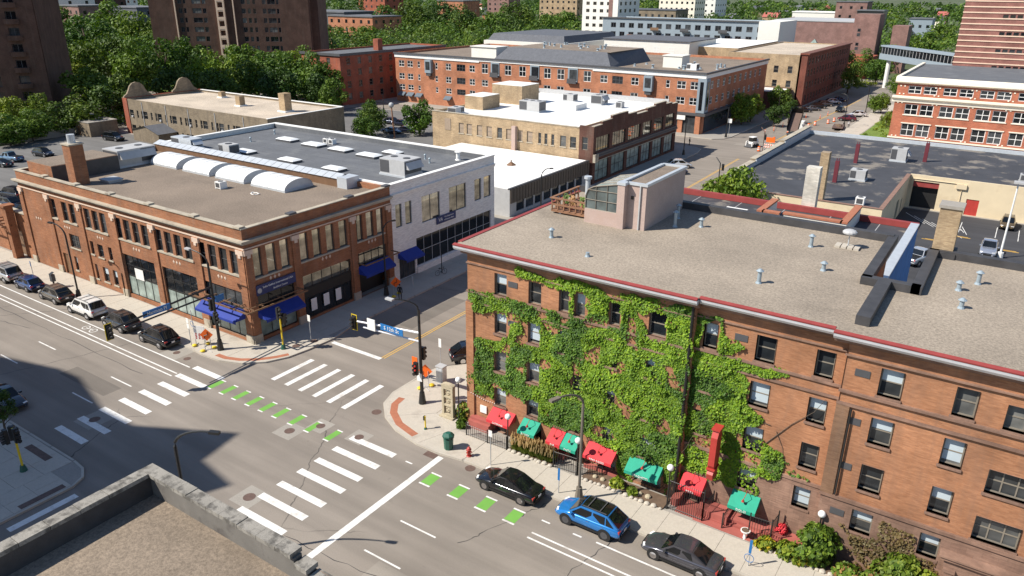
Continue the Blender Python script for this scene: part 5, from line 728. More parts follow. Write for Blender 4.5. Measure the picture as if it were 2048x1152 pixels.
# ---------------------------------------------------------------- foreground roof with stone coping
FG=thing('foreground_corner_building','corner building with tan gravel roof and weathered stone parapet coping','building',(-32.1,16.3,0))
mb=MB().quad((-32.1,-30,0),(-32.1,16.35,0),(-32.1,16.35,9.4),(-32.1,-30,9.4)).quad((12,16.35,0),(-32.1,16.35,0),(-32.1,16.35,9.4),(12,16.35,9.4)); part('wall',mb,brnstone,FG); mb=MB().box(-32.1,-30,8.6,-31.65,16.35,9.8).box(-31.65,15.9,8.6,-21.4,16.35,9.8).box(-21.4,15.9,8.6,-20.6,16.35,9.45).box(-20.6,15.9,8.6,12,16.35,9.2); part('parapet',mb,oldconc,FG)
part('roof',MB().quad((-31.7,-30,8.72),(12,-30,8.72),(12,15.95,8.72),(-31.7,15.95,8.72)),gravf,FG); part('dark_inner_face',MB().box(-31.67,-30,8.7,-31.6,15.88,9.78),blackf,FG)  # dark sheet along the west parapet's inner face
for i in range(1,36): y=16.45-1.32*i; part('coping_stone',MB().box(-32.2,y-1.29,9.8,-31.52,y if i>1 else 15.78,10.0+.012*(i%3)),oldstone,FG)
x=-32.2; i=0
while x<-21.6:
    L_=random.choice((.95,1.25,1.45)); L_=min(L_,-21.35-x); part('coping_stone',MB().box(x,15.8,9.8,x+L_-.03,16.45,10.0+.015*(i%3)),oldstone,FG); x+=L_; i+=1
part('coping_stone',MB().box(-21.3,15.8,9.45,-20.55,16.45,9.68),oldstone,FG)
for k in range(8): part('coping_stone',MB().box(-20.5+1.3*k,15.8,9.2,-19.23+1.3*k,16.45,9.38),oldstone,FG)
solo('roof_pipe_cap',MB().box(-21.9,12.6,8.7,-21.2,13.3,8.95),lgrey,'flat grey pad lying on the foreground gravel roof','roof pad'); solo('loose_brick',MB().box(-22.2,14.6,8.7,-22.0,14.9,8.9),whitep,'small pale brick lying on the foreground gravel roof','brick')
# tower across the way that throws the big shadow
sh=[(-110,16),(-90,21),(-73.9,25.9),(-66.8,27.7),(-63.8,27.85),(-60.9,27.1),(-58.2,26.4),(-56.7,26.05),(-52.6,26.1),(-44.94,30.0),(-44.1,26.2),(-39.94,25.5),(-40.8,23.6),(-46,12),(-70,-12),(-110,-12)]; H_=45.0
OT=thing('apartment_tower','brown apartment tower whose shadow falls across the wide junction','building',(-95,-20,0)); pl=[(x-.68*H_,y-.73*H_) for x,y in sh]; part('wall',MB().prism(pl[::-1],0,H_),bto,OT)
for f in range(14): part('floor_band',MB().prism([(x*1.0006,y*1.002) for x,y in pl][::-1],3.2*f+1.1,3.2*f+2.6,0),glass_d,OT) if False else None
# ================================================================ cars
CK={'sedan':(4.8,.91,1.45,.60,.88,.93,(-1.1,-.38,.80,1.72),.74),'suv':(4.65,.93,1.68,.72,1.02,1.06,(-1.3,-.5,1.38,2.2),.74),'bigsuv':(5.1,.98,1.85,.80,1.12,1.16,(-1.35,-.62,1.9,2.42),.78),'hatch':(4.0,.86,1.46,.66,.92,.96,(-1.1,-.4,1.2,1.85),.74),'pickup':(5.7,.98,1.85,.85,1.10,1.12,(-1.1,-.5,.65,.95),.78)}
_car={}
def smooth_mesh(me,lv=1):
    ob=bpy.data.objects.new('tmp',me); COL.objects.link(ob); md=ob.modifiers.new('s','SUBSURF'); md.levels=lv; md.render_levels=lv
    dg=bpy.context.evaluated_depsgraph_get(); r=bpy.data.meshes.new_from_object(ob.evaluated_get(dg)); r.name=me.name; bpy.data.objects.remove(ob); r.polygons.foreach_set('use_smooth',[True]*len(r.polygons)); return r
def car_meshes(k):
    if k in _car: return _car[k]
    L,W,H,zn,zc,zr,(xa,xb,xc,xd),tw=CK[k]; hl=L/2; lo=.26 if k in('sedan','hatch') else .34
    st=[(-hl,zn-.12,.72,lo+.12),(-hl+.08,zn,.86,lo+.02),(-hl+.35,zn+.08,.95,lo),(-hl+.8,(zn+zc)/2+.06,.99,lo),(xa-.12,zc,1.0,lo),(0,zc+.01,1.0,lo),(xd*.6,zr,1.0,lo),(hl-.55,zr,.985,lo),(hl-.2,zr-.03,.95,lo),(hl-.05,zr-.12,.90,lo+.05),(hl,zr-.30,.84,lo+.14)]
    mb=MB(); ring=[]
    for x,zb,wf,zl in st:
        w_=W*wf; m=(zl+zb)/2; half=[(w_*.80,zl),(w_*.97,zl+.08),(w_,m-.02),(w_*.99,m+.10),(w_*.955,zb-.06),(w_*.88,zb),(w_*.45,zb+.03)]
        pts=[(0,zl)]+half+[(0,zb+.04)]+[(-a,b) for a,b in half[::-1]]; base=len(mb.v); mb.v+= [(x,a,b) for a,b in pts]; ring.append((base,len(pts)))
    for (a,n),(b,_) in zip(ring,ring[1:]):
        for i in range(n): mb.f.append((a+i,a+(i+1)%n,b+(i+1)%n,b+i)); mb.m.append(0)
    mb.f.append(tuple(range(ring[0][0],ring[0][0]+ring[0][1]))); mb.m.append(0); mb.f.append(tuple(range(ring[-1][0],ring[-1][0]+ring[-1][1]))[::-1]); mb.m.append(0)
    wb,wt=W*.90,W*tw; zb=zc-.02
    # cabin shell
    cb=MB(); A=[(xa,wb*.93,zb),(xb,wt*.96,H-.05),((xb+xc)/2,wt,H),(xc,wt*.97,H-.06),(xd,wb*.93,zb+.04)]
    for s in (1,-1): cb.add([(x,y*s,z) for x,y,z in A]+[((xa+xd)/2,wb*s,zb)],[(0,1,2,5),(2,3,4,5)] if s<0 else [(5,2,1,0),(5,4,3,2)])
    for p,q in zip(A,A[1:]): cb.add([(p[0],p[1],p[2]),(q[0],q[1],q[2]),(q[0],0,q[2]+.03),(p[0],0,p[2]+.03 if p is not A[0] else p[2]),(q[0],-q[1],q[2]),(p[0],-p[1],p[2])],[(0,1,2,3),(3,2,4,5)])
    roof=MB().add([(xb+.02,wt*.9,H-.035),((xb+xc)/2,wt*.93,H+.012),(xc-.02,wt*.9,H-.045),(xb+.02,0,H+.0),((xb+xc)/2,0,H+.045),(xc-.02,0,H-.01),(xb+.02,-wt*.9,H-.035),((xb+xc)/2,-wt*.93,H+.012),(xc-.02,-wt*.9,H-.045)],[(0,1,4,3),(1,2,5,4),(3,4,7,6),(4,5,8,7)])
    def lerp(p,q,t): return tuple(p[i]+(q[i]-p[i])*t for i in range(3))
    def panel(a,b,c,d,i=.08,o=(0,0,0)):
        ct=tuple(sum(v[j] for v in (a,b,c,d))/4 for j in range(3)); return [tuple(lerp(v,ct,i)[j]+o[j] for j in range(3)) for v in (a,b,c,d)]
    ws=MB().quad(*panel((xa,wb*.93,zb),(xa,-wb*.93,zb),(xb,-wt*.96,H-.05),(xb,wt*.96,H-.05),.07,(-.02,0,.02))); rw=MB().quad(*panel((xd,-wb*.93,zb+.04),(xd,wb*.93,zb+.04),(xc,wt*.97,H-.06),(xc,-wt*.97,H-.06),.10,(.02,0,.03)))
    sw=[]; mx=(xb+xc)/2-.05
    def side(x0b,x0t,x1t,x1b):
        fy=lambda x,z: (wb*(.965)+(wt-wb*.965)*(z-zb)/(H-zb))
        z0,z1=zb+.05,H-.12; q=[(x0b,fy(0,z0)+.012,z0),(x1b,fy(0,z0)+.012,z0),(x1t,fy(0,z1)+.012,z1),(x0t,fy(0,z1)+.012,z1)]; return q
    q1=side(xa+.22,xb+.04,mx-.05,mx-.05); q2=side(mx+.05,mx+.05,xc-.08,xc+.12 if k!='pickup' else xc); sw=[q1,q2]
    if k in('suv','bigsuv'): q2=side(mx+.05,mx+.05,mx+.85,mx+.9); q3=side(mx+.98,mx+.95,xc-.05,xd-.28); sw=[q1,q2,q3]
    sws=[]
    for q in sw:
        sws.append(MB().quad(*q)); sws.append(MB().quad(*[(x,-y,z) for x,y,z in q][::-1]))
    r=.33 if k in('sedan','hatch') else .37; ax=(-hl+.92,hl-.98)
    arch=MB().wheelcyl(0,-W*.10,W*.10,0,r+.075,18)
    sill=MB().box(-hl+.6,-W*.99,lo-.05,hl-.6,W*.99,lo+.07)
    wh=MB().wheelcyl(0,-.11,.11,0,r,18); rim=MB().wheelcyl(0,.085,.118,0,r*.66,14).wheelcyl(0,.118,.125,0,r*.18,8)
    hlm=MB().box(-.04,-.17,-.06,.16,.17,.07); tlm=MB().box(-.05,-.14,-.08,.05,.14,.09); mir=MB().box(-.07,-.13,-.06,.07,.07,.09); han=MB().box(-.1,-.012,-.015,.1,.012,.015); plate=MB().box(-.012,-.16,-.08,.012,.16,.08); bump=MB().box(hl-.12,-W*.78,lo+.02,hl+.035,W*.78,lo+.2); grille=MB().box(-hl-.02,-W*.45,lo+.12,-hl+.06,W*.45,lo+.32)
    bed=MB().box(xd+.1,-W*.78,zc-.02,hl-.1,W*.78,zc+.06) if k=='pickup' else None
    rails=MB().box(xb+.1,wt*.82,H,xc-.1,wt*.86,H+.06).box(xb+.1,-wt*.86,H,xc-.1,-wt*.82,H+.06).box((xb+xc)/2-.5,-wt*.84,H+.05,(xb+xc)/2-.44,wt*.84,H+.08).box((xb+xc)/2+.35,-wt*.84,H+.05,(xb+xc)/2+.41,wt*.84,H+.08) if k in('suv','bigsuv') else None
    m=dict(body=smooth_mesh(mb.mesh('body',[white_p],True)),cabin=cb.mesh('cabin',[white_p]),roof=roof.mesh('roof',[white_p],True),windscreen=ws.mesh('windscreen',[cglass]),rear=rw.mesh('rear_window',[cglass]),sides=[s.mesh('side_window',[cglass]) for s in sws],arch=arch.mesh('wheel_arch',[black]),sill=sill.mesh('sill',[black]),wheel=wh.mesh('wheel',[rubber]),rim=rim.mesh('rim',[chrome]),head=hlm.mesh('headlight',[lampg]),tail=tlm.mesh('taillight',[redp]),mirror=mir.mesh('mirror',[white_p]),handle=han.mesh('door_handle',[chrome]),plate=plate.mesh('number_plate',[whitep]),bumper=bump.mesh('bumper',[black]),grille=grille.mesh('grille',[black]),bed=bed.mesh('bed_liner',[black]) if bed else None,rails=rails.mesh('roof_rails',[dgrey]) if rails else None,dim=(hl,W,H,zn,zc,zr,lo,r,ax,xa,mx,xc))
    _car[k]=m; return m
PAINT={}
def cpaint(c,metal=.25):
    if c not in PAINT: PAINT[c]=paint('car_paint_%d'%len(PAINT),c,.18,metal,1.0)
    return PAINT[c]
def car(kind,col,x,y,rot,label,group,roofcol=None,full=True,z=0.0,rimdark=False,metal=.25):
    m=car_meshes(kind); hl,W,H,zn,zc,zr,lo,r,ax,xa,mx,xc=m['dim']; t=thing('parked_car',label,'car',(x,y,z),R(rot),group,local=True); pm=cpaint(col,metal); rm=cpaint(roofcol,metal) if roofcol else pm
    def ob(name,me,mat=None,loc=(0,0,0),par=t,rz=0):
        o=bpy.data.objects.new(name,me); COL.objects.link(o); o.parent=par; o.location=loc; o.rotation_euler=(0,0,rz)
        if mat: o.material_slots[0].link='OBJECT'; o.material_slots[0].material=mat
        return o
    ob('body',m['body'],pm); ob('cabin',m['cabin'],pm); ob('roof',m['roof'],rm); ob('windscreen',m['windscreen']); ob('rear_window',m['rear'])
    for s in m['sides']: ob('side_window',s)
    [ob('wheel_arch',m['arch'],None,(xx,s*W*.905,r+.01)) for xx in ax for s in (1,-1)]; ob('sill',m['sill']); ob('bumper',m['bumper'])
    for xx in ax:
        for s in (1,-1): w_=ob('wheel',m['wheel'],None,(xx,s*(W-.10),r),t,0 if s>0 else math.pi); ob('rim',m['rim'],dgrey if rimdark else None,(0,0,0),w_)
    if m['bed']: ob('bed_liner',m['bed'])
    if full:
        for s in (1,-1): ob('headlight',m['head'],None,(-hl+.16,s*W*.68,zn-.02),t,-s*.35); ob('taillight',m['tail'],None,(hl-.07,s*W*.72,zr-.22)); ob('mirror',m['mirror'],pm,(xa+.32,s*(W+.04),zc+.05)); ob('door_handle',m['handle'],None,(mx-.25,s*(W*.985),zc-.12)); ob('door_handle',m['handle'],None,(mx+.75,s*(W*.985),zc-.12))
        ob('number_plate',m['plate'],None,(hl+.02,0,lo+.36)); ob('grille',m['grille'])
        if m['rails']: ob('roof_rails',m['rails'])
    return t
G='cars parked along the kerb'
car('sedan',(.012,.013,.017),-23.85,35.75,0,'black saloon car parked behind the painted green bicycle patches',G,metal=.4)
car('suv',(.02,.20,.56),-17.55,35.8,0,'bright blue sport utility car with black roof beside the street lamp',G,(.010,.010,.011),rimdark=True,metal=.3)
car('sedan',(.085,.085,.10),-11.5,35.95,0,'dark grey saloon car parked in front of the red steps',G,metal=.5)
car('suv',(.012,.013,.016),-64.5,35.9,0,'shiny black sport utility car last in the row before the corner',G,metal=.4); car('suv',(.03,.033,.038),-70.8,35.85,0,'black grey crossover car behind the white estate car',G,metal=.4); car('bigsuv',(.72,.71,.68),-76.9,35.75,0,'white sport utility car with dark rear glass parked at the kerb',G,metal=0.0); car('suv',(.15,.135,.115),-83.4,35.9,0,'taupe brown crossover car parked near the pay station',G,metal=.5); car('hatch',(.02,.06,.19),-89.2,35.9,0,'dark blue hatchback parked at the kerb',G,metal=.4); car('bigsuv',(.55,.55,.55),-94.6,35.9,0,'silver sport utility car parked at the kerb',G,metal=.5)
car('suv',(.010,.012,.02),-37.45,50.3,229,'black sport utility car parked on the side street beside the ivy building',G,metal=.4); car('sedan',(.012,.014,.022),-64.3,22.0,180,'dark saloon car parked in the tower shade behind a small tree',G,metal=.4)
G='cars on the west lot'
for k,c,x,y,r,l in (('pickup',(.16,.27,.40),-160.5,66.5,15,'pale blue pickup truck on the west lot'),('sedan',(.03,.035,.04),-157.0,63.2,20,'dark grey saloon on the west lot beside the pale blue pickup'),('suv',(.012,.013,.02),-160.0,72.5,190,'black crossover on the west lot near the boundary wall'),('bigsuv',(.010,.011,.012),-164.5,89.6,190,'big black sport utility car in front of the block shed'),('bigsuv',(.015,.018,.028),-131.5,53.6,10,'dark navy van like car behind the brick garden wall'),('suv',(.02,.03,.06),-126.5,50.6,10,'dark blue crossover nearest the brick garden wall'),('hatch',(.015,.02,.03),-121.5,50.2,100,'dark hatchback tucked beside the brick corner building')): car(k,c,x,y,r,l,G,z=.145,metal=.4)
G='cars on the middle lot'
for k,c,x,y,r,l in (('suv',(.05,.06,.09),-129.8,141.2,190,'dark blue grey car by the round green tree'),('sedan',(.02,.025,.05),-127.0,141.0,195,'dark navy saloon behind the white saloon'),('sedan',(.03,.06,.12),-121.5,131.8,195,'blue saloon at the foot of the leaning wooden pole'),('sedan',(.012,.014,.03),-119.8,134.6,195,'near black saloon between the blue and white saloons'),('sedan',(.70,.70,.70),-120.8,138.8,195,'white saloon on the middle lot'),('suv',(.70,.70,.70),-131.5,150.5,180,'white car beside the tree against the tan brick building')): car(k,c,x,y,r,l,G,z=.145,full=False,metal=.3)
G='cars along the north street'
for k,c,x,y,r,l in (('suv',(.62,.63,.64),-52.9,137.2,215,'white crossover angle parked by the tan brick building'),('suv',(.015,.018,.05),-51.6,131.8,215,'dark navy car angle parked by the tan brick building'),('sedan',(.012,.012,.016),-51.8,224.5,215,'black saloon first in the angled row'),('sedan',(.10,.11,.13),-50.4,229.0,215,'grey saloon second in the angled row'),('suv',(.012,.013,.016),-50.0,234.5,215,'black crossover third in the angled row'),('suv',(.05,.05,.06),-49.4,240.0,215,'dark grey crossover fourth in the angled row'),('suv',(.65,.65,.66),-48.6,246.5,215,'white crossover near the end of the angled row'),('sedan',(.02,.03,.07),-48.2,253.0,215,'blue saloon last in the angled row'),('suv',(.015,.018,.02),-43.4,231.5,270,'dark green grey crossover driving down the street'),('suv',(.14,.012,.014),-38.4,215.5,10,'dark red crossover parked by the pale path'),('suv',(.66,.66,.66),-37.6,224.5,20,'white crossover parked behind the dark red one'),('sedan',(.02,.022,.03),-33.7,117,90,'dark car behind the green tree and street parapet')): car(k,c,x,y,r,l,G,full=False,metal=.3)
car('pickup',(.40,.43,.50),-.2,112.4,90,'silver pickup truck on the east lot beside the white lamp post','cars on the east lot',z=.145,metal=.5); car('suv',(.16,.11,.05),1.3,127.4,90,'bronze crossover against the yellow wall','cars on the east lot',z=.145,metal=.4); car('pickup',(.5,.52,.55),-7.2,103.4,250,'silver car half hidden beside the blue shaded wall','cars on the east lot',z=.145,metal=.4)
# ================================================================ street furniture
def tlamp(x,y,dx,dy,h,reach,label,z=.15,mat=None,base=True):
    m_=mat or black; t=thing('street_lamp',label,'street lamp',(x,y,z),0,'street lamps'); pts=[(x,y,z+.3),(x,y,h-1.2)]+[(x+dx*reach*(1-math.cos(a)),y+dy*reach*(1-math.cos(a)),h-1.2+1.2*math.sin(a)) for a in [math.pi/2*i/7 for i in range(1,8)]]
    part('pole',MB().tube(pts,.10,8,0,.05),m_,t); part('base',MB().cyl(x,y,z-.03,z+.95,.32,.2,8),m_,t); hx,hy=x+dx*reach,y+dy*reach; px_,py_=-dy*.14,dx*.14
    part('lamp_head',MB().prism([(hx+px_,hy+py_),(hx-px_,hy-py_),(hx+dx*.7-px_,hy+dy*.7-py_),(hx+dx*.7+px_,hy+dy*.7+py_)],h-.1,h+.06),black if mat is None else m_,t); return t
def signal(t,x,y,z,face,back=True):
    # three light head, face is the unit direction the lights look
    fx,fy=face; px_,py_=-fy,fx; w_=.18
    def bx(cx,cy,hw,hd,z0,z1): return MB().prism([(cx+px_*hw+fx*hd,cy+py_*hw+fy*hd),(cx-px_*hw+fx*hd,cy-py_*hw+fy*hd),(cx-px_*hw-fx*hd,cy-py_*hw-fy*hd),(cx+px_*hw-fx*hd,cy+py_*hw-fy*hd)],z0,z1)
    h=part('signal_head',bx(x,y,w_,.12,z-.55,z+.55),black,t)
    if back: part('backplate',bx(x-fx*.1,y-fy*.1,.31,.015,z-.72,z+.72),yellowm,h); part('backplate_face',bx(x-fx*.08,y-fy*.08,.25,.015,z-.66,z+.66),black,h)
    for k in (-.36,0,.36): part('visor',MB().tube([(x+fx*.1,y+fy*.1,z+k),(x+fx*.34,y+fy*.34,z+k-.03)],.14,8),black,h)
    return h
def mast(name,x,y,ax,ay,L_,h,label,lamp,facing,signtxt):
    t=thing(name,label,'traffic light',(x,y,.15),0,'mast arm signals'); part('base',MB().cyl(x,y,.12,1.2,.32,.2,8),black,t); part('pole',MB().tube([(x,y,1),(x,y,h)],.15,8,0,.10),black,t)
    m_=black if name=='mast_signal' else metal; ex,ey=x+ax*L_,y+ay*L_
    part('arm',MB().tube([(x,y,6.5),(ex,ey,6.15)],.10,7,0,.08),black if abs(ay)>.5 else alum,t); part('arm',MB().tube([(x,y,5.75),(x+ax*L_*.9,y+ay*L_*.9,5.75)],.085,6,0,.07),black if abs(ay)>.5 else alum,t)
    signal(t,ex+ax*.4,ey+ay*.4,5.95,facing); signal(t,x+facing[0]*.35+.0,y+facing[1]*.35-.25,3.6,facing,False); signal(t,x-facing[0]*.4,y-facing[1]*.3,4.6,(-facing[0],-facing[1]),True if not ay else False)
    for k in (3.96,3.6): part('red_lens',MB().ball((x+facing[0]*.62-facing[1]*.0+.12,y+facing[1]*.62-.25,k-.02),.09,8,6),redlens,t) if facing[1] else None
    if lamp: dx,dy=lamp; pts=[(x,y,h-.3)]+[(x+dx*2.2*(1-math.cos(a)),y+dy*2.2*(1-math.cos(a)),h+1.0*math.sin(a)) for a in [math.pi/2*i/6 for i in range(1,7)]]; part('lamp_arm',MB().tube(pts,.07,7,0,.05),black,t); part('lamp_head',MB().box(x+dx*2.2-.35,y+dy*2.2-.16,h+.93,x+dx*2.2+.35,y+dy*2.2+.16,h+1.07),lgrey,t)
    return t
m1=mast('mast_signal',-58.1,38.05,.06,-1,9.6,8.8,'black mast arm traffic light with blue Harmon Pl sign over the wide street',(-1,-.15),(1,0),'')
s=part('street_sign',MB().box(-57.72,31.1,6.0,-57.66,33.6,6.55),bluesign,m1); lettering('Harmon Pl',.42,whitep,s,(-57.64,32.35,6.28),EAST); part('crossing_sign',MB().box(-57.86,38.1,5.0,-57.82,39.0,5.6),bluesign,m1)
m2=mast('mast_signal',-36.15,41.2,-1,-.1,6.2,8.5,'black corner pole traffic light with silver arm and S 12th St sign',(-.75,-.65),(0,-1),'')
s=part('street_sign',MB().box(-39.9,40.72,6.0,-37.5,40.78,6.55),bluesign,m2); lettering('S 12th St',.44,whitep,s,(-38.7,40.70,6.28),FRONT); part('blank_sign',MB().box(-41.2,40.55,5.75,-40.35,40.61,6.75),whitep,m2); part('orange_sign',MB().box(-36.9,41.0,3.0,-36.35,41.06,4.3),orangep,m2); part('notice',MB().box(-36.4,40.95,2.3,-35.9,41.0,3.0),whitep,m2)
t=thing('pedestal_signal','traffic light on a short yellow post with green base at the brick corner','traffic light',(-53.4,41.5,.15)); part('base',MB().cyl(-53.4,41.5,.12,.6,.26,.16,10),greenm,t); part('post',MB().cyl(-53.4,41.5,.6,3.4,.08,n=8),yellowm,t); signal(t,-53.4,41.35,3.9,(1,0),False); signal(t,-53.2,41.7,3.2,(0,1),False)
t=thing('pedestal_signal','shaded traffic light on a yellow post at the tower corner','traffic light',(-53.2,18.2,.15)); part('base',MB().cyl(-53.2,18.2,.12,.6,.26,.16,10),greenm,t); part('post',MB().cyl(-53.2,18.2,.6,3.6,.08,n=8),yellowm,t); signal(t,-52.8,18.2,3.2,(1,0),False); signal(t,-53.2,17.7,3.2,(0,-1),False); signal(t,-53.7,18.3,3.0,(-.7,.7),False)
tlamp(-81.45,37.3,-.92,-.1,8.4,2.0,'black street lamp beside the row of parked cars by the brick building'); tlamp(-19.4,37.45,-.35,-1,8.6,1.9,'brown street lamp standing behind the blue car',mat=taupe); tlamp(-35.6,19.6,.8,.35,9.2,2.6,'black street lamp beyond the foreground stone coping'); tlamp(-54.6,57.0,.3,.5,8.6,1.8,'thin black lamp post in front of the white brick building end'); tlamp(-56.5,92.5,.6,.5,7.6,1.5,'grey street lamp in front of the low shop'); tlamp(-56.7,148.7,.1,.1,7.5,.8,'black lamp post at the far corner by the tan brick building'); tlamp(-56.2,173.1,.1,.1,7.0,.8,'black lamp post at the apartment corner'); tlamp(-54.4,208.4,.2,.1,7.0,1.0,'black lamp post beside the apartment street trees'); tlamp(-37.0,205,-.8,.2,8.0,1.6,'dark lamp post at the road works'); tlamp(-36.2,228,-.8,.2,8.0,1.4,'dark lamp post by the pale path')
tlamp(-146,155.5,.1,.05,4.6,.4,'short dark lamp post near the deep red brick block')
t=thing('far_signal','dark traffic light post at the far junction beside the yellow line','traffic light',(-45.0,125,0)); part('pole',MB().tube([(-40,122,0),(-40,122,5.2),(-41,122.6,6.0)],.09,6),black,t); signal(t,-39.5,122,4.6,(0,-1),False)
t=thing('far_signal','rusty traffic light post at the road works','traffic light',(-43.7,159.4,0)); part('pole',MB().tube([(-43.7,159.4,0),(-43.7,159.4,4.6),(-44.6,159.8,5.4)],.09,6),ironm,t); signal(t,-43.4,159.2,3.6,(0,-1),False)
def globe(x,y,h,label):
    t=thing('globe_lamp',label,'street lamp',(x,y,.15),0,'white globe lamps'); part('pole',MB().cyl(x,y,.12,h-.2,.05,n=8).cyl(x,y,.12,.4,.12,.06,8),black,t); part('globe',MB().ball((x,y,h),.23,14,10),lampg,t,True)
for x,y,h,l in ((-31.9,40.6,3.9,'white globe lamp on a black post beside the carved stone'),(-26.6,39.6,2.95,'white globe lamp in front of the catering awning'),(-20.85,39.75,2.95,'white globe lamp in front of the pasta awning'),(-14.15,39.9,3.3,'white globe lamp on the tall iron gate'),(-5.0,41.0,3.0,'white globe lamp above the leafy garden bush')): globe(x,y,h,l)
def post_sign(x,y,h,mat,label,w_=.3,sh=.45,n=1,ring=False):
    t=thing('post_sign',label,'street sign',(x,y,.15)); part('post',MB().cyl(x,y,.12,h,.035,n=6),lgrey,t); part('sign_plate',MB().box(x-w_/2,y-.05,h-sh,x+w_/2,y-.03,h+.05),mat,t)
    if n>1: part('sign_plate',MB().box(x-w_/2,y-.05,h-2*sh-.1,x+w_/2,y-.03,h-sh-.08),mat,t)
    if ring: part('bike_hoop',MB().tube([(x+.28*math.cos(a),y-.06,.75+.28*math.sin(a)) for a in [i*math.pi/8 for i in range(17)]],.02,5),bluesign,t)
post_sign(-26.5,37.28,3.0,whitep,'post with white and blue parking sign near the fire hydrant'); post_sign(-20.85,37.25,2.1,bluesign,'slim post with a narrow blue sign behind the black saloon',.16,.9); post_sign(-8.0,37.6,2.0,bluesign,'slim post with a narrow blue sign and bike hoop by the pavement bushes',.16,.9,1,True); post_sign(-64.2,39.4,2.2,lgrey,'thin post with bike hoop by the shop windows',.12,.3,1,True); post_sign(-61.2,37.1,2.9,whitep,'post with two pale plates next to the barricades',.35,.45,2); post_sign(-91.1,37.3,2.4,bluesign,'thin blue plate post by the silver car',.12,.6); post_sign(-52.6,44.2,2.8,whitep,'post with white plate at the brick corner kerb',.35,.6); post_sign(-39.2,47.4,2.7,whitep,'post with white plate and brown top beside the metal cabinet',.3,.8); post_sign(-52.7,59.3,2.0,lgrey,'slim grey post on the shaded pavement',.2,.3); post_sign(-55.7,173.4,4.3,whitep,'round white sign post at the apartment corner',.9,.9)
t=thing('pay_station','dark pay station box on the pavement by the brick building','parking meter',(-86.8,37.4,.15)); part('post',MB().cyl(-86.8,37.4,.12,.9,.1,n=8),black,t); part('box',MB().box(-87.05,37.2,.9,-86.55,37.6,1.7),dgrey,t); part('solar_panel',MB().add([(-87.05,37.15,1.75),(-86.55,37.15,1.75),(-86.55,37.6,1.95),(-87.05,37.6,1.95)],[(0,1,2,3)]),black,t)
t=thing('litter_bin','dark green domed litter bin on the corner pavement','litter bin',(-30.3,37.25,.15)); part('bin',MB().cyl(-30.3,37.25,.13,1.05,.33,.38,8),greenm,t); part('lid',MB().cyl(-30.3,37.25,1.2,1.32,.46,.44,8).cyl(-30.3,37.25,1.32,1.5,.44,.2,8),greenm,t); part('hood',MB().box(-30.62,37.0,1.03,-30.56,37.5,1.22).box(-30.04,37.0,1.03,-29.98,37.5,1.22).box(-30.6,37.5,1.03,-30.0,37.56,1.22),greenm,t)
t=thing('fire_hydrant','red fire hydrant at the kerb beside the litter bin','fire hydrant',(-28.45,37.3,.15)); part('barrel',MB().cyl(-28.45,37.3,.13,.2,.2,n=10).cyl(-28.45,37.3,.2,.75,.13,n=10).cyl(-28.45,37.3,.68,.76,.18,n=10),redp,t,True); part('bonnet',MB().ball((-28.45,37.3,.78),.15,10,6).cyl(-28.45,37.3,.9,.98,.04,n=6),redp,t); part('outlet',MB().tube([(-28.68,37.3,.58),(-28.22,37.3,.58)],.06,8).tube([(-28.45,37.3,.55),(-28.45,37.06,.55)],.08,8),redp,t)
t=thing('push_button_post','short yellow push button post on the corner pavement','post',(-33.4,38.3,.15)); part('post',MB().cyl(-33.4,38.3,.12,1.3,.06,n=8),yellowm,t); part('base',MB().cyl(-33.4,38.3,.12,.3,.14,.09,8),greenm,t); part('button_box',MB().box(-33.52,38.2,.95,-33.42,38.4,1.3),black,t)
t=thing('signal_cabinet','tall silver metal traffic cabinet beside the parked black car','cabinet',(-37.1,44.9,.15)); part('body',MB().box(-37.45,44.6,.13,-36.75,45.2,1.65),metal,t); part('lid',MB().box(-37.5,44.55,1.65,-36.7,45.25,1.75),lgrey,t); part('door',MB().box(-37.35,44.57,.3,-36.85,44.6,1.5),metal,t)
t=thing('carved_stone','tall pierced carved sandstone panel standing on the corner pavement','sculpture',(-33.1,40.75,.15)); part('plinth',MB().box(-33.75,40.4,.13,-32.4,41.1,.28),stonecar,t)
part('frame',MB().box(-33.6,40.6,.28,-33.4,40.95,2.9).box(-32.7,40.6,.28,-32.5,40.95,2.9).box(-33.4,40.6,2.65,-32.7,40.95,2.95).box(-33.4,40.6,.28,-32.7,40.95,.45).box(-33.4,40.62,1.15,-32.7,40.93,1.32).box(-33.4,40.62,1.9,-32.7,40.93,2.05),stonecar,t)
for z,r_ in ((.8,.26),(1.6,.22),(2.3,.25)): part('carved_scroll',MB().tube([(-33.05+r_*math.cos(a)*(1-.04*i),40.78,z+r_*math.sin(a)*(1-.04*i)) for i,a in enumerate([k*math.pi/6 for k in range(16)])],.09,6).ball((-33.05,40.78,z),.12,8,6).tube([(-33.4,40.78,z+.28),(-33.1,40.78,z+.1),(-32.7,40.78,z+.3)],.06,5).tube([(-33.4,40.78,z-.28),(-33.0,40.78,z-.1),(-32.7,40.78,z-.3)],.06,5),stonecar,t)
part('top_arch',MB().ext([(-33.65,2.9)]+[(-33.05-.6*math.cos(a),2.95+.18*math.sin(a)) for a in [i*math.pi/8 for i in range(9)]]+[(-32.45,2.9)],'y',40.58,40.97),stonecar,t)
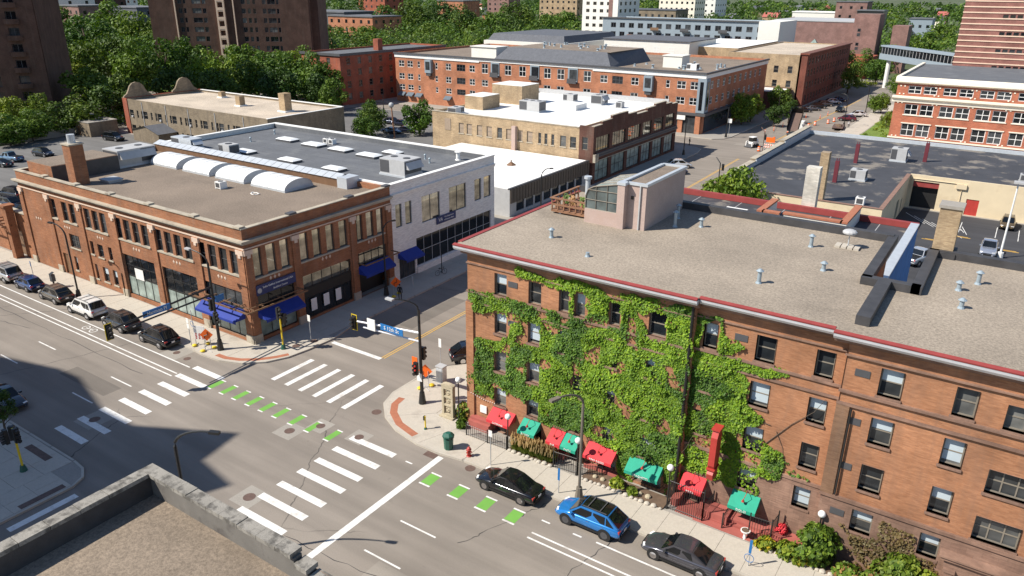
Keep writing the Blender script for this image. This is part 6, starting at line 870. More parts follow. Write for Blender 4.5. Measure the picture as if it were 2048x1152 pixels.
# orange diamond sign trestles, barricade
def trestle(x,y,ang,label,diamond=True):
    t=thing('road_work_sign',label,'road sign',(x,y,.15),ang,'orange road work signs',local=True); o=.15
    part('sign_panel',MB().add([(0,-.02,2.2),(.62,-.02,1.58),(0,-.02,.96),(-.62,-.02,1.58),(0,.01,2.2),(.62,.01,1.58),(0,.01,.96),(-.62,.01,1.58)],[(0,1,2,3),(7,6,5,4),(0,4,5,1),(1,5,6,2),(2,6,7,3),(3,7,4,0)]),orangep,t); part('symbol',MB().tube([(-.2,-.035,1.25),(-.2,-.035,1.5),(.12,-.035,1.6),(.12,-.035,1.9)],.05,5),black,t); part('stand',MB().tube([(-.3,.05,0),(-.25,.05,1.6)],.03,5).tube([(.3,.05,0),(.25,.05,1.6)],.03,5).tube([(-.5,-.5,.03),(.5,.6,.03)],.03,5).tube([(-.5,.6,.03),(.5,-.5,.03)],.03,5),lgrey,t); part('sandbag',MB().ball((-.4,-.35,.1),.25,9,6,0,.5),yellowm,t,True); part('sandbag',MB().ball((.4,.4,.1),.25,9,6,0,.5),yellowm,t,True); return t
trestle(-58.95,37.35,R(35),'orange diamond road sign on yellow sandbags beside the mast pole'); trestle(-53.6,57.5,R(60),'orange diamond sign with black arrow beside the person on the shaded pavement'); trestle(-37.6,43.4,R(200),'orange road sign stand with yellow sandbags by the drain')
t=thing('barricade','white and red striped barricade with yellow sandbags at the kerb','barricade',(-60.4,37.6,.15),R(25),local=True); part('panel',MB().box(-.55,-.02,.6,.55,.02,2.0),whitep,t)
for i in range(4):
    for j in range(3): part('red_stripe',MB().add([(-.5+.33*j,-.03,.65+.16*i),(-.36+.33*j,-.03,.65+.16*i),(-.24+.33*j,-.03,.78+.16*i),(-.38+.33*j,-.03,.78+.16*i)],[(0,1,2,3)]),redp,t)
part('leg',MB().box(-.55,-.4,0,-.48,.4,.06).box(-.53,-.03,.05,-.48,.03,.62),lgrey,t); part('leg',MB().box(.48,-.4,0,.55,.4,.06).box(.48,-.03,.05,.53,.03,.62),lgrey,t); part('sandbag',MB().ball((-.5,-.3,.1),.25,9,6,0,.5),yellowm,t,True); part('sandbag',MB().ball((.5,.3,.1),.25,9,6,0,.5),yellowm,t,True)
# bicycle leaning on the lamp
t=thing('bicycle','black bicycle leaning by a post in front of the white brick building','bicycle',(-53.6,65.4,.15),R(75),local=True)
for x in (-.52,.52): w_=part('wheel',MB().tube([(x+.33*math.cos(a),0,.34+.33*math.sin(a)) for a in [i*math.pi/9 for i in range(19)]],.02,5),rubber,t)
part('frame',MB().tube([(-.52,0,.34),(-.1,0,.34),(-.22,0,.85),(-.52,0,.34)],.02,5).tube([(-.1,0,.34),(.38,0,.8)],.022,5).tube([(-.2,0,.8),(.38,0,.85),(.52,0,.34)],.022,5),black,t); part('saddle',MB().box(-.34,-.06,.86,-.1,.06,.92),black,t); part('handlebar',MB().tube([(.36,-.28,.98),(.4,0,.95),(.36,.28,.98)],.015,5).tube([(.38,0,.8),(.4,0,.96)],.018,5),black,t)
solo('bike_rack_post',MB().cyl(-53.9,65.9,.12,2.6,.05,n=8),black,'thin black post behind the bicycle','post')
# ================================================================ people
def person(x,y,z,rz,label,jacket,trousers,vest=None):
    t=thing('person',label,'person',(x,y,z),rz,'people on the streets',local=True)
    V=[(0,0,.95),(0,.02,1.18),(0,.01,1.42),(0,0,1.52),(0,-.01,1.66),(.1,0,.9),(.12,.02,.5),(.13,.0,.08),(.13,-.14,.04),(-.1,0,.9),(-.13,-.04,.5),(-.14,.06,.08),(-.14,-.08,.04),(.2,.01,1.40),(.27,.03,1.13),(.25,-.12,.90),(.25,-.17,.80),(-.2,.01,1.40),(-.28,.05,1.13),(-.27,-.02,.88),(-.27,-.05,.78)]
    E_=[(0,1),(1,2),(2,3),(3,4),(0,5),(5,6),(6,7),(7,8),(0,9),(9,10),(10,11),(11,12),(2,13),(13,14),(14,15),(15,16),(2,17),(17,18),(18,19),(19,20)]
    rad=[.14,.13,.14,.06,.105,.10,.075,.055,.05,.10,.075,.055,.05,.075,.055,.045,.04,.075,.055,.045,.04]
    me=bpy.data.meshes.new('body'); me.from_pydata(V,E_,[]); ob=bpy.data.objects.new('body',me); COL.objects.link(ob); ob.parent=t
    ob.modifiers.new('skin','SKIN'); sub=ob.modifiers.new('sub','SUBSURF'); sub.levels=1; sub.render_levels=1
    ly=me.skin_vertices[0].data
    for i,r_ in enumerate(rad): ly[i].radius=(r_,r_*.85)
    ly[0].use_root=True
    m,n,b=nodes('clothes'); s=n.nodes.new('ShaderNodeSeparateXYZ'); tc=n.nodes.new('ShaderNodeTexCoord'); n.links.new(tc.outputs['Object'],s.inputs[0]); mr=n.nodes.new('ShaderNodeMapRange'); mr.inputs['From Max'].default_value=2.0; n.links.new(s.outputs[2],mr.inputs['Value']); r=n.nodes.new('ShaderNodeValToRGB'); r.color_ramp.interpolation='CONSTANT'; n.links.new(mr.outputs[0],r.inputs[0]); e=r.color_ramp.elements; e[0].position=0; e[0].color=(.015,.015,.015,1); e[1].position=.05; e[1].color=(*trousers,1)
    k=e.new(.47); k.color=(*jacket,1); k=e.new(.755); k.color=(.36,.2,.14,1)
    n.links.new(r.outputs[0],b.inputs['Base Color']); b.inputs['Roughness'].default_value=.85; me.materials.append(m)
    part('hair',MB().ball((0,.02,1.72),.108,10,7),black,t,True); part('nose',MB().ball((0,-.115,1.655),.018,6,4),redstep,t)
    part('hand',MB().ball((.25,-.19,.77),.04,7,5,0,1.3).tube([(.23,-.2,.75),(.22,-.22,.70)],.012,5).tube([(.25,-.2,.74),(.25,-.22,.68)],.012,5).tube([(.27,-.2,.74),(.27,-.22,.69)],.012,5).tube([(.22,-.17,.78),(.20,-.2,.74)],.013,5),redstep,t)
    if vest: part('vest',MB().cyl(0,.01,.98,1.45,.20,.22,10),vest,t)
    return t
person(-52.5,56.9,.15,R(200),'person in dark clothes standing beside the orange arrow sign',(.015,.015,.018),(.012,.012,.015)); person(-59.4,158.8,.15,R(90),'person in black at the far corner by the tan brick building',(.012,.012,.014),(.012,.012,.014)); person(-42.4,164.8,0,R(120),'road worker in a yellow green vest at the barricades',(.1,.1,.1),(.03,.03,.05),pbr('hi_vis',(.45,.65,.03),.7)); person(-35.6,203.5,.15,R(30),'worker in white shirt by the flat trailer',(.6,.6,.6),(.05,.05,.06))
# ================================================================ road works
def barrel(x,y): 
    t=thing('traffic_barrel','orange and white traffic barrel at the road works','traffic barrel',(x,y,0),0,'traffic barrels'); part('drum',MB().cyl(x,y,.08,1.05,.32,.26,12),orangep,t); part('stripe',MB().cyl(x,y,.35,.5,.315,.305,12).cyl(x,y,.68,.82,.298,.29,12),whitep,t); part('foot',MB().cyl(x,y,-.01,.08,.42,n=12),black,t)
for x,y in ((-45.2,162.0),(-45.7,174.8),(-44.0,198.8),(-43.5,203.3),(-41.4,208.0),(-46.2,188.5),(-40.8,212)): barrel(x,y)
def conep(x,y):
    t=thing('traffic_post','slim orange channel post on the north street','traffic post',(x,y,0),0,'orange channel posts'); part('post',MB().cyl(x,y,.05,1.1,.09,.06,8),orangep,t); part('base',MB().box(x-.2,y-.2,-.01,x+.2,y+.2,.06),black,t); part('band',MB().cyl(x,y,.7,.85,.085,n=8),whitep,t)
for x,y in ((-50.3,183.6),(-49.7,188.8),(-49.5,195.8),(-49.0,206),(-48.4,214),(-45,215),(-44.6,222)): conep(x,y)
t=thing('road_barricade','striped road closed barricade with orange sign board at the road works','barricade',(-43.5,164.7,0)); part('rail',MB().box(-45.0,164.6,.5,-42.2,164.7,.75),whitep,t); part('rail',MB().box(-45.0,164.6,1.0,-42.2,164.7,1.25),whitep,t); part('orange_board',MB().box(-44.7,164.9,1.6,-42.9,164.98,2.6),orangep,t); part('leg',MB().box(-44.9,164.2,0,-44.8,165.3,.1).box(-44.88,164.7,.1,-44.8,164.95,1.7),lgrey,t); part('leg',MB().box(-42.5,164.2,0,-42.4,165.3,.1).box(-42.48,164.7,.1,-42.4,164.95,1.7),lgrey,t)
for z in (.5,1.0):
    for i in range(6): part('red_stripe',MB().add([(-44.95+.47*i,164.58,z),(-44.75+.47*i,164.58,z),(-44.6+.47*i,164.58,z+.25),(-44.8+.47*i,164.58,z+.25)],[(0,1,2,3)]),orangep,t)
t=thing('skid_loader','white compact skid steer loader at the far junction','loader',(-48,165.5,0),R(-20),local=True); part('body',MB().box(-.75,-.2,.5,.75,1.5,1.2).box(-.6,1.2,1.2,.6,1.6,1.7),whitep,t); part('cab',MB().box(-.55,-.2,1.2,.55,1.1,2.1),black,t); part('cab_roof',MB().box(-.6,-.25,2.1,.6,1.15,2.2),whitep,t); part('bucket',MB().ext([(-1.2,.1),(-.4,.1),(-.35,.7),(-.5,.75),(-.6,.35),(-1.2,.2)],'x',-.95,.95),dgrey,t)
for s in (-1,1): part('lift_arm',MB().box(s*.78-.08,-.6,1.0,s*.78+.08,1.5,1.3).box(s*.78-.08,-.75,.3,s*.78+.08,-.5,1.2),whitep,t)
for xx in (-.85,.85):
    for yy in (0,1.1): part('wheel',MB().add(*(lambda m:(m.v,m.f))(MB().tube([(xx-.14,yy,.4),(xx+.14,yy,.4)],.4,14))),rubber,t)
t=thing('dump_truck','tipper truck with its black box bed raised at the road works','truck',(-44.0,186.5,0),R(3),local=True)
b_=part('tipper_box',MB().add([(-1.25,-4.0,1.4),(1.25,-4.0,1.4),(1.25,-.2,5.2),(-1.25,-.2,5.2),(-1.25,-4.9,2.4),(1.25,-4.9,2.4),(1.25,-1.1,6.2),(-1.25,-1.1,6.2)],[(0,1,2,3),(0,3,7,4),(1,5,6,2),(2,6,7,3)]),black,t); part('rust_floor',MB().add([(-1.15,-4.05,1.5),(1.15,-4.05,1.5),(1.15,-.3,5.2),(-1.15,-.3,5.2)],[(0,1,2,3)]),ironm,b_); part('chassis',MB().box(-.6,-4,.7,.6,4,1.0),black,t); part('cab',MB().box(-1.15,1.8,1.0,1.15,4.0,2.9),whitep,t); part('tail_bar',MB().box(-1.2,-4.6,.7,1.2,-4.4,1.0),dgrey,t)
for yy in (-3.2,-1.9,3.0):
    for xx in (-1.05,1.05): part('wheel',MB().tube([(xx-.18,yy,.5),(xx+.18,yy,.5)],.5,14),rubber,t)
t=thing('flat_trailer','low flat trailer loaded with rubble beside the pale path','trailer',(-37.5,201,0),R(8),local=True); part('deck',MB().box(-1.2,-3,.6,1.2,3,.8),ironm,t); part('rubble',MB().ball((0,.5,.8),.9,9,6,0,.5).ball((.3,-1.2,.8),.7,8,6,0,.5),soil,t)
for yy in (-.8,.8): part('wheel',MB().tube([(-1.3,yy,.35),(1.3,yy,.35)],.35,12),rubber,t)
# utility pole in the middle lot
t=thing('utility_pole','leaning weathered wooden utility pole in the middle lot','pole',(-117,127.7,.15)); part('pole',MB().tube([(-117,127.7,.1),(-118,128.2,7.2)],.2,8,0,.14),wood,t); part('pole_top',MB().ball((-118,128.2,7.3),.6,8,6),lgrey,t)
part('wire',MB().tube([(-118,128.2,6.8),(-124,128.8,5.4),(-131.9,131.4,5.2)],.025,4),black,t)
# ================================================================ fences and front garden
def fence(pts,h,label,step=.13,gate=False):
    t=thing('iron_fence',label,'fence',(pts[0][0],pts[0][1],.15)); top=MB()
    for (a,b),(c,d) in zip(pts,pts[1:]):
        L_=math.hypot(c-a,d-b); n=max(1,int(L_/step))
        for z in (.3,h-.08): top.tube([(a,b,z),(c,d,z)],.02,4)
        for i in range(n+1): f=i/n; x,y=a+(c-a)*f,b+(d-b)*f; part('bar',MB().box(x-.012,y-.012,.12,x+.012,y+.012,h),black,t)
    part('rail',top,black,t)
    for a,b in pts: part('post',MB().box(a-.035,b-.035,.1,a+.035,b+.035,h+.15),black,t)
    return t
fence([(-30.3,39.45),(-28.35,39.45),(-26.65,39.5)],1.15,'low black iron fence in front of the catering awning',.18); fence([(-22.7,39.65),(-20.8,39.8)],1.5,'black iron gate in front of the bar awning',.16); fence([(-20.8,39.8),(-19.3,40.6)],1.0,'short black iron rail beside the pasta door',.16); fence([(-14.15,39.9),(-11.75,39.9)],2.4,'tall black iron gate in front of the pizza door',.14); fence([(-14.15,39.9),(-14.15,41.1)],2.4,'tall black iron side panel against the ivy',.16); fence([(-11.75,39.9),(-11.6,41.4)],1.5,'black iron stair railing beside the red steps',.16); fence([(-10.45,39.95),(-10.45,41.3)],1.2,'black iron railing at the landing',.16); fence([(-8.8,40.0),(-7.5,40.1),(-7.4,41.2)],1.9,'black iron fence beside the white urn',.16)
for i in range(5): solo('red_step',MB().box(-11.7,40.0+.26*i,.1,-10.5,40.28+.26*i,.2+.11*i),redstep,'worn red painted step below the dolci awning','step','red stair steps')
t=thing('stone_urn','white stone garden urn on the red landing','urn',(-8.95,39.85,.15)); part('foot',MB().cyl(-8.95,39.85,.12,.5,.12,.07,10),whitep,t); part('bowl',MB().cyl(-8.95,39.85,.5,.72,.1,.28,12).cyl(-8.95,39.85,.72,.78,.3,.3,12),whitep,t); part('soil',MB().cyl(-8.95,39.85,.77,.79,.24,n=12),soil,t)
struct('planting_soil',MB().box(-26.6,39.6,.1,-22.8,41.18,.2).box(-20.4,39.65,.1,-14.3,40.9,.22).box(-7.4,39.5,.1,1.3,41.1,.22),soil)
random.seed(11)
for x0,x1 in ((-26.4,-22.9),(-20.3,-14.3),(-7.3,1.2)):
    x=x0
    while x<x1: w_=random.uniform(.25,.45); solo('edging_stone',MB().ball((x,39.55+random.uniform(-.04,.04),.2),w_*.5,7,5,0,.6),conc,'small rough pale stone edging the planting bed','stone','stones edging the planting beds'); x+=w_*1.1
for x in (-19.6,-19.0,-18.3,-16.8,-16.2,-15.6): solo('boulder',MB().ball((x,40.15,.25),random.uniform(.16,.24),8,6,0,.8),stonecar,'rounded tan boulder on the bare soil bed','stone','boulders in the soil bed')
def tuft(x,y,r,h,n,mats,name,label,cat='plant',blade=True,group=None,seedv=0,droop=.35):
    rnd=random.Random(seedv or int(abs(x*97+y*13))); t=thing(name,label,cat,(x,y,.15),0,group); mb=MB()
    for i in range(n):
        a=rnd.uniform(0,6.283); rr=r*math.sqrt(rnd.random()); bx,by=x+rr*.45*math.cos(a),y+rr*.45*math.sin(a); hh=h*rnd.uniform(.55,1.0); tx,ty=x+rr*(1+droop*rnd.random())*math.cos(a),y+rr*(1+droop*rnd.random())*math.sin(a)
        if blade:
            w_=.03; pl=rnd.random()<.17; hh=hh*(1.15 if pl else .85); mb.add([(bx-w_,by,.15),(bx+w_,by,.15),(tx+w_*.5,ty,.15+hh),(tx,ty+.02,.15+hh)],[(0,1,2,3)],0)
            if pl: mb.add([(tx-.05,ty,.1+hh),(tx+.05,ty-.03,.1+hh),(tx+.07,ty-.02,.4+hh),(tx,ty+.02,.45+hh)],[(0,1,2,3)],1)
        else:
            z=.15+h*rnd.random()**.8; q=math.sqrt(max(.05,1-((z-.15-h*.45)/(h*.62))**2))*(.72+.75*mn.noise((math.cos(a)*1.6+x,math.sin(a)*1.6,z*1.7))+.25); cx,cy=x+rr*q*math.cos(a),y+rr*q*math.sin(a); s=rnd.uniform(.08,.16); n1=Vector((rnd.gauss(0,1)+math.cos(a),rnd.gauss(0,1)+math.sin(a),rnd.gauss(0,.6)+.9)).normalized(); u_=n1.cross(Vector((0,0,1))).normalized()*s; v_=n1.cross(u_).normalized()*s*1.3; c=Vector((cx,cy,z)); mb.add([tuple(c-u_),tuple(c-v_*.8),tuple(c+u_),tuple(c+v_)],[(0,1,2,3)],1 if (rnd.random()<.25 and len(mats)>1) else 0)
    part('foliage',mb,mats,t); part('stem',MB().tube([(x,y,.1),(x,y,.15+h*.5)],.03,5),bark,t); return t
for i,(x,y) in enumerate(((-26.0,39.95),(-25.3,39.95),(-24.6,40.0),(-23.9,40.0),(-23.3,40.05))): tuft(x,y,.55,1.0,420,[grassb,plume],'ornamental_grass','tall ornamental grass clump with tan plumes under the bakery awning','grass',True,'ornamental grasses')
tuft(-17.9,40.1,.5,.6,260,[lf3,lf1],'shrub','low bright green plant between the two soil beds','plant',False); tuft(-16.7,39.95,.4,.5,220,[lf3],'shrub','small leafy plant at the edge of the green spaghetti awning','plant',False)
tuft(-7.6,39.75,.6,.6,340,[lf3,lfy],'shrub','yellow green hosta by the iron fence','plant',False); tuft(-6.4,39.8,.7,.8,420,[lf3,lf1],'shrub','leafy green plant beside the tall garden bush','plant',False); tuft(-5.6,39.7,.6,.5,300,[lf3,lfy],'shrub','yellow leaved hosta at the stone edging','plant',False); tuft(-4.9,40.3,1.15,2.3,2400,[lf1,lf2],'garden_bush','big rounded green garden bush below the white globe lamp','bush',False); tuft(-2.9,39.8,.9,.8,500,[lf1,lfr],'shrub','green plant with orange flowers at the pavement edge','plant',False); tuft(-1.6,40.0,.9,.9,550,[lf1,lfr],'shrub','leafy plant with orange lilies beside the arch bush','plant',False); tuft(-.4,40.3,1.2,2.3,1900,[lf3,lf1],'garden_bush','bright green garden bush near the stone arch','bush',False); tuft(1.0,40.2,.9,1.9,1000,[lf3,lf1],'garden_bush','yellow green bush beside the stone arch column','bush',False)
tuft(-31.9,41.2,.55,1.4,600,[lf1,lfr],'shrub','tall flowering plant at the ivy building corner','plant',False); tuft(-31.3,40.1,.45,.6,260,[lf3,lf1],'shrub','low plant in the red planter at the corner','plant',False)
tag(tuft(-7.1,41.3,.35,.9,220,[redaw],'flower_shrub','red flowering plant against the wall by the iron fence','plant',False),'red flowering plant against the wall by the iron fence')
# ================================================================ ivy
random.seed(21)
PA=[[(-27.2,14.0),(-27.0,13.4),(-24.9,13.3),(-23.5,13.1),(-22.5,13.2),(-21.3,13.2),(-20.1,13.0),(-19.9,12.6),(-19.3,12.9),(-18.6,12.9),(-16.6,13.1),(-15.3,13.3),(-14.2,13.4),(-14.2,14.2),(-15.4,14.2),(-16.9,14.0),(-18.7,13.9),(-20.1,13.6),(-20.8,14.0),(-22.2,14.1),(-23.6,13.8),(-24.9,13.8),(-26.7,14.0)],[(-31.2,11.4),(-28.8,11.6),(-25.9,11.45),(-24.8,11.45),(-22.7,11.55),(-21.2,11.6),(-19.6,11.65),(-17.1,11.65),(-15.4,11.75),(-14.0,12.0),(-14.0,2.0),(-15.0,-.0),(-15.05,2.2),(-17.4,2.3),(-17.3,.1),(-18.3,.4),(-18.55,2.3),(-20.2,2.4),(-21.4,2.7),(-22.6,2.4),(-23.9,2.3),(-24.9,2.5),(-25.0,4.0),(-26.0,3.5),(-27.5,3.9),(-28.8,3.0),(-31.3,2.9),(-31.5,4.5),(-30.6,5.6),(-30.6,7.7),(-28.8,7.9),(-27.5,8.5),(-27.5,9.7),(-28.8,10.0),(-30.5,9.8),(-31.3,10.1)],[(-22.8,13.3),(-22.2,13.4),(-22.2,11.6),(-22.75,11.6)],[(-21.5,13.3),(-19.8,13.4),(-19.6,11.6),(-21.5,11.6)],[(-19.0,13.2),(-17.8,13.0),(-16.95,11.6),(-18.95,11.6)],[(-15.85,13.3),(-14.2,13.6),(-14.1,11.8),(-15.75,11.6)]]
PB=[[(-14.2,13.7),(-13.5,13.5),(-12.5,13.5),(-12.2,12.5),(-11.3,12.4),(-10.9,12.1),(-11.5,11.6),(-12.55,11.3),(-12.55,13.25),(-13.6,13.25),(-13.6,11.4),(-14.0,11.4)],[(-14.0,11.4),(-12.8,11.3),(-10.3,11.25),(-8.5,11.3),(-8.2,11.0),(-9.1,10.6),(-10.9,10.5),(-10.4,9.9),(-10.3,8.5),(-9.2,7.7),(-10.0,7.0),(-10.0,6.3),(-9.0,6.5),(-8.7,6.0),(-8.0,5.9),(-7.2,5.2),(-6.1,4.6),(-7.3,4.4),(-9.1,3.6),(-8.9,2.3),(-10.6,2.2),(-11.2,2.4),(-12.9,2.5),(-14.0,1.5)]]
def inside(p,poly):
    x,z=p; r=False; j=len(poly)-1
    for i in range(len(poly)):
        (a,b),(c,d)=poly[i],poly[j]
        if (b>z)!=(d>z) and x<(c-a)*(z-b)/(d-b)+a: r=not r
        j=i
    return r
def ivy_leaves(polys,y0,holes,dens,mi_fn):
    dens=dens*1.9 if dens>100 else dens
    mb=MB()
    for poly in polys:
        xs=[p[0] for p in poly]; zs=[p[1] for p in poly]; x0,x1,z0,z1=min(xs)-.3,max(xs)+.3,min(zs)-.3,max(zs)+.3; n=int((x1-x0)*(z1-z0)*dens)
        for _ in range(n):
            x=random.uniform(x0,x1); z=random.uniform(z0,z1); e=mn.noise((x*1.3,z*1.3,1.0))*.32; e2=mn.noise((x*1.3,z*1.3,7.0))*.32
            if not inside((x+e,z+e2),poly): continue
            g=mn.noise((x*.75,z*.75,3.0))
            if g<-.25 and random.random()<.93: continue
            hole=False
            for a,b,c,d,keep in holes:
                if a<x<c and b<z<d and random.random()>keep: hole=True; break
            if hole: continue
            bulge=.04+.24*max(0,.35+mn.noise((x*1.1,z*1.3,9.0)))*(1.4 if g>0 else .7)
            d_=random.uniform(.02,bulge); s=random.uniform(.05,.10); nv=Vector((random.gauss(0,.4)-.15,-1.0,random.gauss(.35,.4))).normalized(); u_=nv.cross(Vector((0,0,1))).normalized(); v_=u_.cross(nv).normalized(); ro=random.uniform(-.6,.6); uu=u_*math.cos(ro)+v_*math.sin(ro); vv=v_*math.cos(ro)-u_*math.sin(ro); c=Vector((x,y0-d_,z))
            mb.add([tuple(c-uu*s),tuple(c-vv*s*1.25+nv*.02),tuple(c+uu*s),tuple(c+vv*s*.8+nv*.015)],[(0,1,2),(0,2,3)],1 if d_<bulge*.38 else mi_fn(x,z))  # leaves closest to the wall are coloured darker so gaps look shaded
    return mb
hol=[]
for i,(a,b) in enumerate(colA):
    for j,(z0,z1) in enumerate(rows):
        keep=0.0 if (j==0 or i<2) else (.93 if (i,j) in ((2,1),(3,1),(2,3),(4,3),(4,1),(3,3)) else .62)
        hol.append((a-.03,z0-.08,b+.06,z1+.02,keep))
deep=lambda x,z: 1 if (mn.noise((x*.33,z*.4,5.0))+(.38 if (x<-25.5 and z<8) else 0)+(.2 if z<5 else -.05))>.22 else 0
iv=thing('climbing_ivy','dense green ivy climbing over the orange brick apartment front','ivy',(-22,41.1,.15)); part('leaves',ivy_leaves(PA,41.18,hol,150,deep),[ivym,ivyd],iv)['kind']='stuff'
mb=MB()
for k in range(26):
    x=random.uniform(-24,-15); z=.2; pts=[]
    for i in range(14): pts.append((x,41.15,z)); x+=random.uniform(-.5,.5); z+=random.uniform(.3,.9)
    mb.tube(pts,.025,4,0,.008)
part('stems',mb,bark,iv)
holB=[(a-.03,z0-.08,b+.06,z1+.02,(0 if j==0 else .6) if i==0 else .1) for i,(a,b) in enumerate(colB) for j,(z0,z1) in enumerate(rows)]
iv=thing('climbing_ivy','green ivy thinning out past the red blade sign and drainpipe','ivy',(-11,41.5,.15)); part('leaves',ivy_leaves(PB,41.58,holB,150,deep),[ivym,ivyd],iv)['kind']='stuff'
part('stems',MB().tube([(-8.9,41.55,6.2),(-7.6,41.55,8.0),(-6.5,41.55,9.2),(-6.0,41.55,10.2)],.03,4,0,.01).tube([(-8.4,41.55,7.2),(-7.9,41.55,6.2),(-7.7,41.55,5.0)],.02,4,0,.008).tube([(-9.8,41.55,7.6),(-8.8,41.55,7.5)],.03,4),bark,iv)
iv=thing('dry_vine','dry reddish brown vine spread over the brownstone base near the arch','ivy',(-1.5,41.1,.15)); part('leaves',ivy_leaves([[(-4.3,3.0),(-3.6,2.3),(-3.5,.6),(-2.0,.3),(1.5,.6),(1.7,2.3),(0,2.4),(-.1,3.7),(-1.9,3.9),(-2.0,2.5),(-3.2,2.5)]],41.14,[(-3.5,2.4,-2.2,3.95,0),(.0,2.4,1.2,3.95,0)],99,lambda x,z:0),[lfr],iv)['kind']='stuff'
# ================================================================ trees
def crown_mesh(seed,mat,n_cl=0,per=58,leaf=.08):
    n_cl=n_cl or (30,44,36,52,34,46,40,30,48)[seed%9]
    rnd=random.Random(seed); mb=MB(); cl=[]
    while len(cl)<n_cl:
        p=Vector((rnd.uniform(-1,1),rnd.uniform(-1,1),rnd.uniform(-.85,1)))
        if .3<p.length<.92: cl.append((p,rnd.uniform(.15,.40)*(1.12 if n_cl<38 else .95)))
    for c,r in cl:
        for _ in range(int(per*(r/.26)**1.6)):
            d=Vector((rnd.gauss(0,1),rnd.gauss(0,1),rnd.gauss(.25,.9))).normalized(); p=c+d*r*rnd.uniform(.7,1.05); nv=(d+Vector((rnd.gauss(0,.45),rnd.gauss(0,.45),rnd.gauss(.2,.45)))).normalized(); u_=nv.orthogonal().normalized(); v_=nv.cross(u_); a=rnd.uniform(0,6.28); uu=u_*math.cos(a)+v_*math.sin(a); vv=v_*math.cos(a)-u_*math.sin(a); s=leaf*rnd.uniform(.6,1.2)
            mb.add([tuple(p-uu*s),tuple(p-vv*s*.6+nv*s*.15),tuple(p+uu*s),tuple(p+vv*s*.6+nv*s*.15)],[(0,1,2,3)])
    return mb.mesh('crown',[mat])
CR={0:[crown_mesh(s,lf1) for s in (1,2,3,10,11)],1:[crown_mesh(s,lf2) for s in (4,5,6,13)],3:[crown_mesh(s,lf3) for s in (7,8,12)],9:[crown_mesh(9,lfy)]}
def trunk_mesh(seed):
    rnd=random.Random(seed); mb=MB().tube([(0,0,-.02),(.01,.005,.3),(.0,.02,.62),(.02,.0,.9)],.035,7,0,.008)
    for i in range(6): a=i*1.05+rnd.uniform(-.3,.3); z=.3+.08*i; mb.tube([(0,.01,z),(.12*math.cos(a),.12*math.sin(a),z+.12),(.28*math.cos(a),.28*math.sin(a),z+.25)],.014,5,0,.004)
    return mb.mesh('trunk',[bark])
TR=[trunk_mesh(s) for s in (1,2)]
def tree(x,y,h,r,k,label,group,z=0.0,rnd=random):
    t=thing('tree',label,'tree',(x,y,z),rnd.uniform(0,6.28),group,local=True)
    o=bpy.data.objects.new('trunk',rnd.choice(TR)); COL.objects.link(o); o.parent=t; o.scale=(h*.8,h*.8,h*.85)
    o=bpy.data.objects.new('crown',rnd.choice(CR[k])); COL.objects.link(o); o.parent=t; hz=min(r*1.05,h*.46); o.location=(0,0,h-hz); o.scale=(r,r*rnd.uniform(.85,1.1),hz); return t
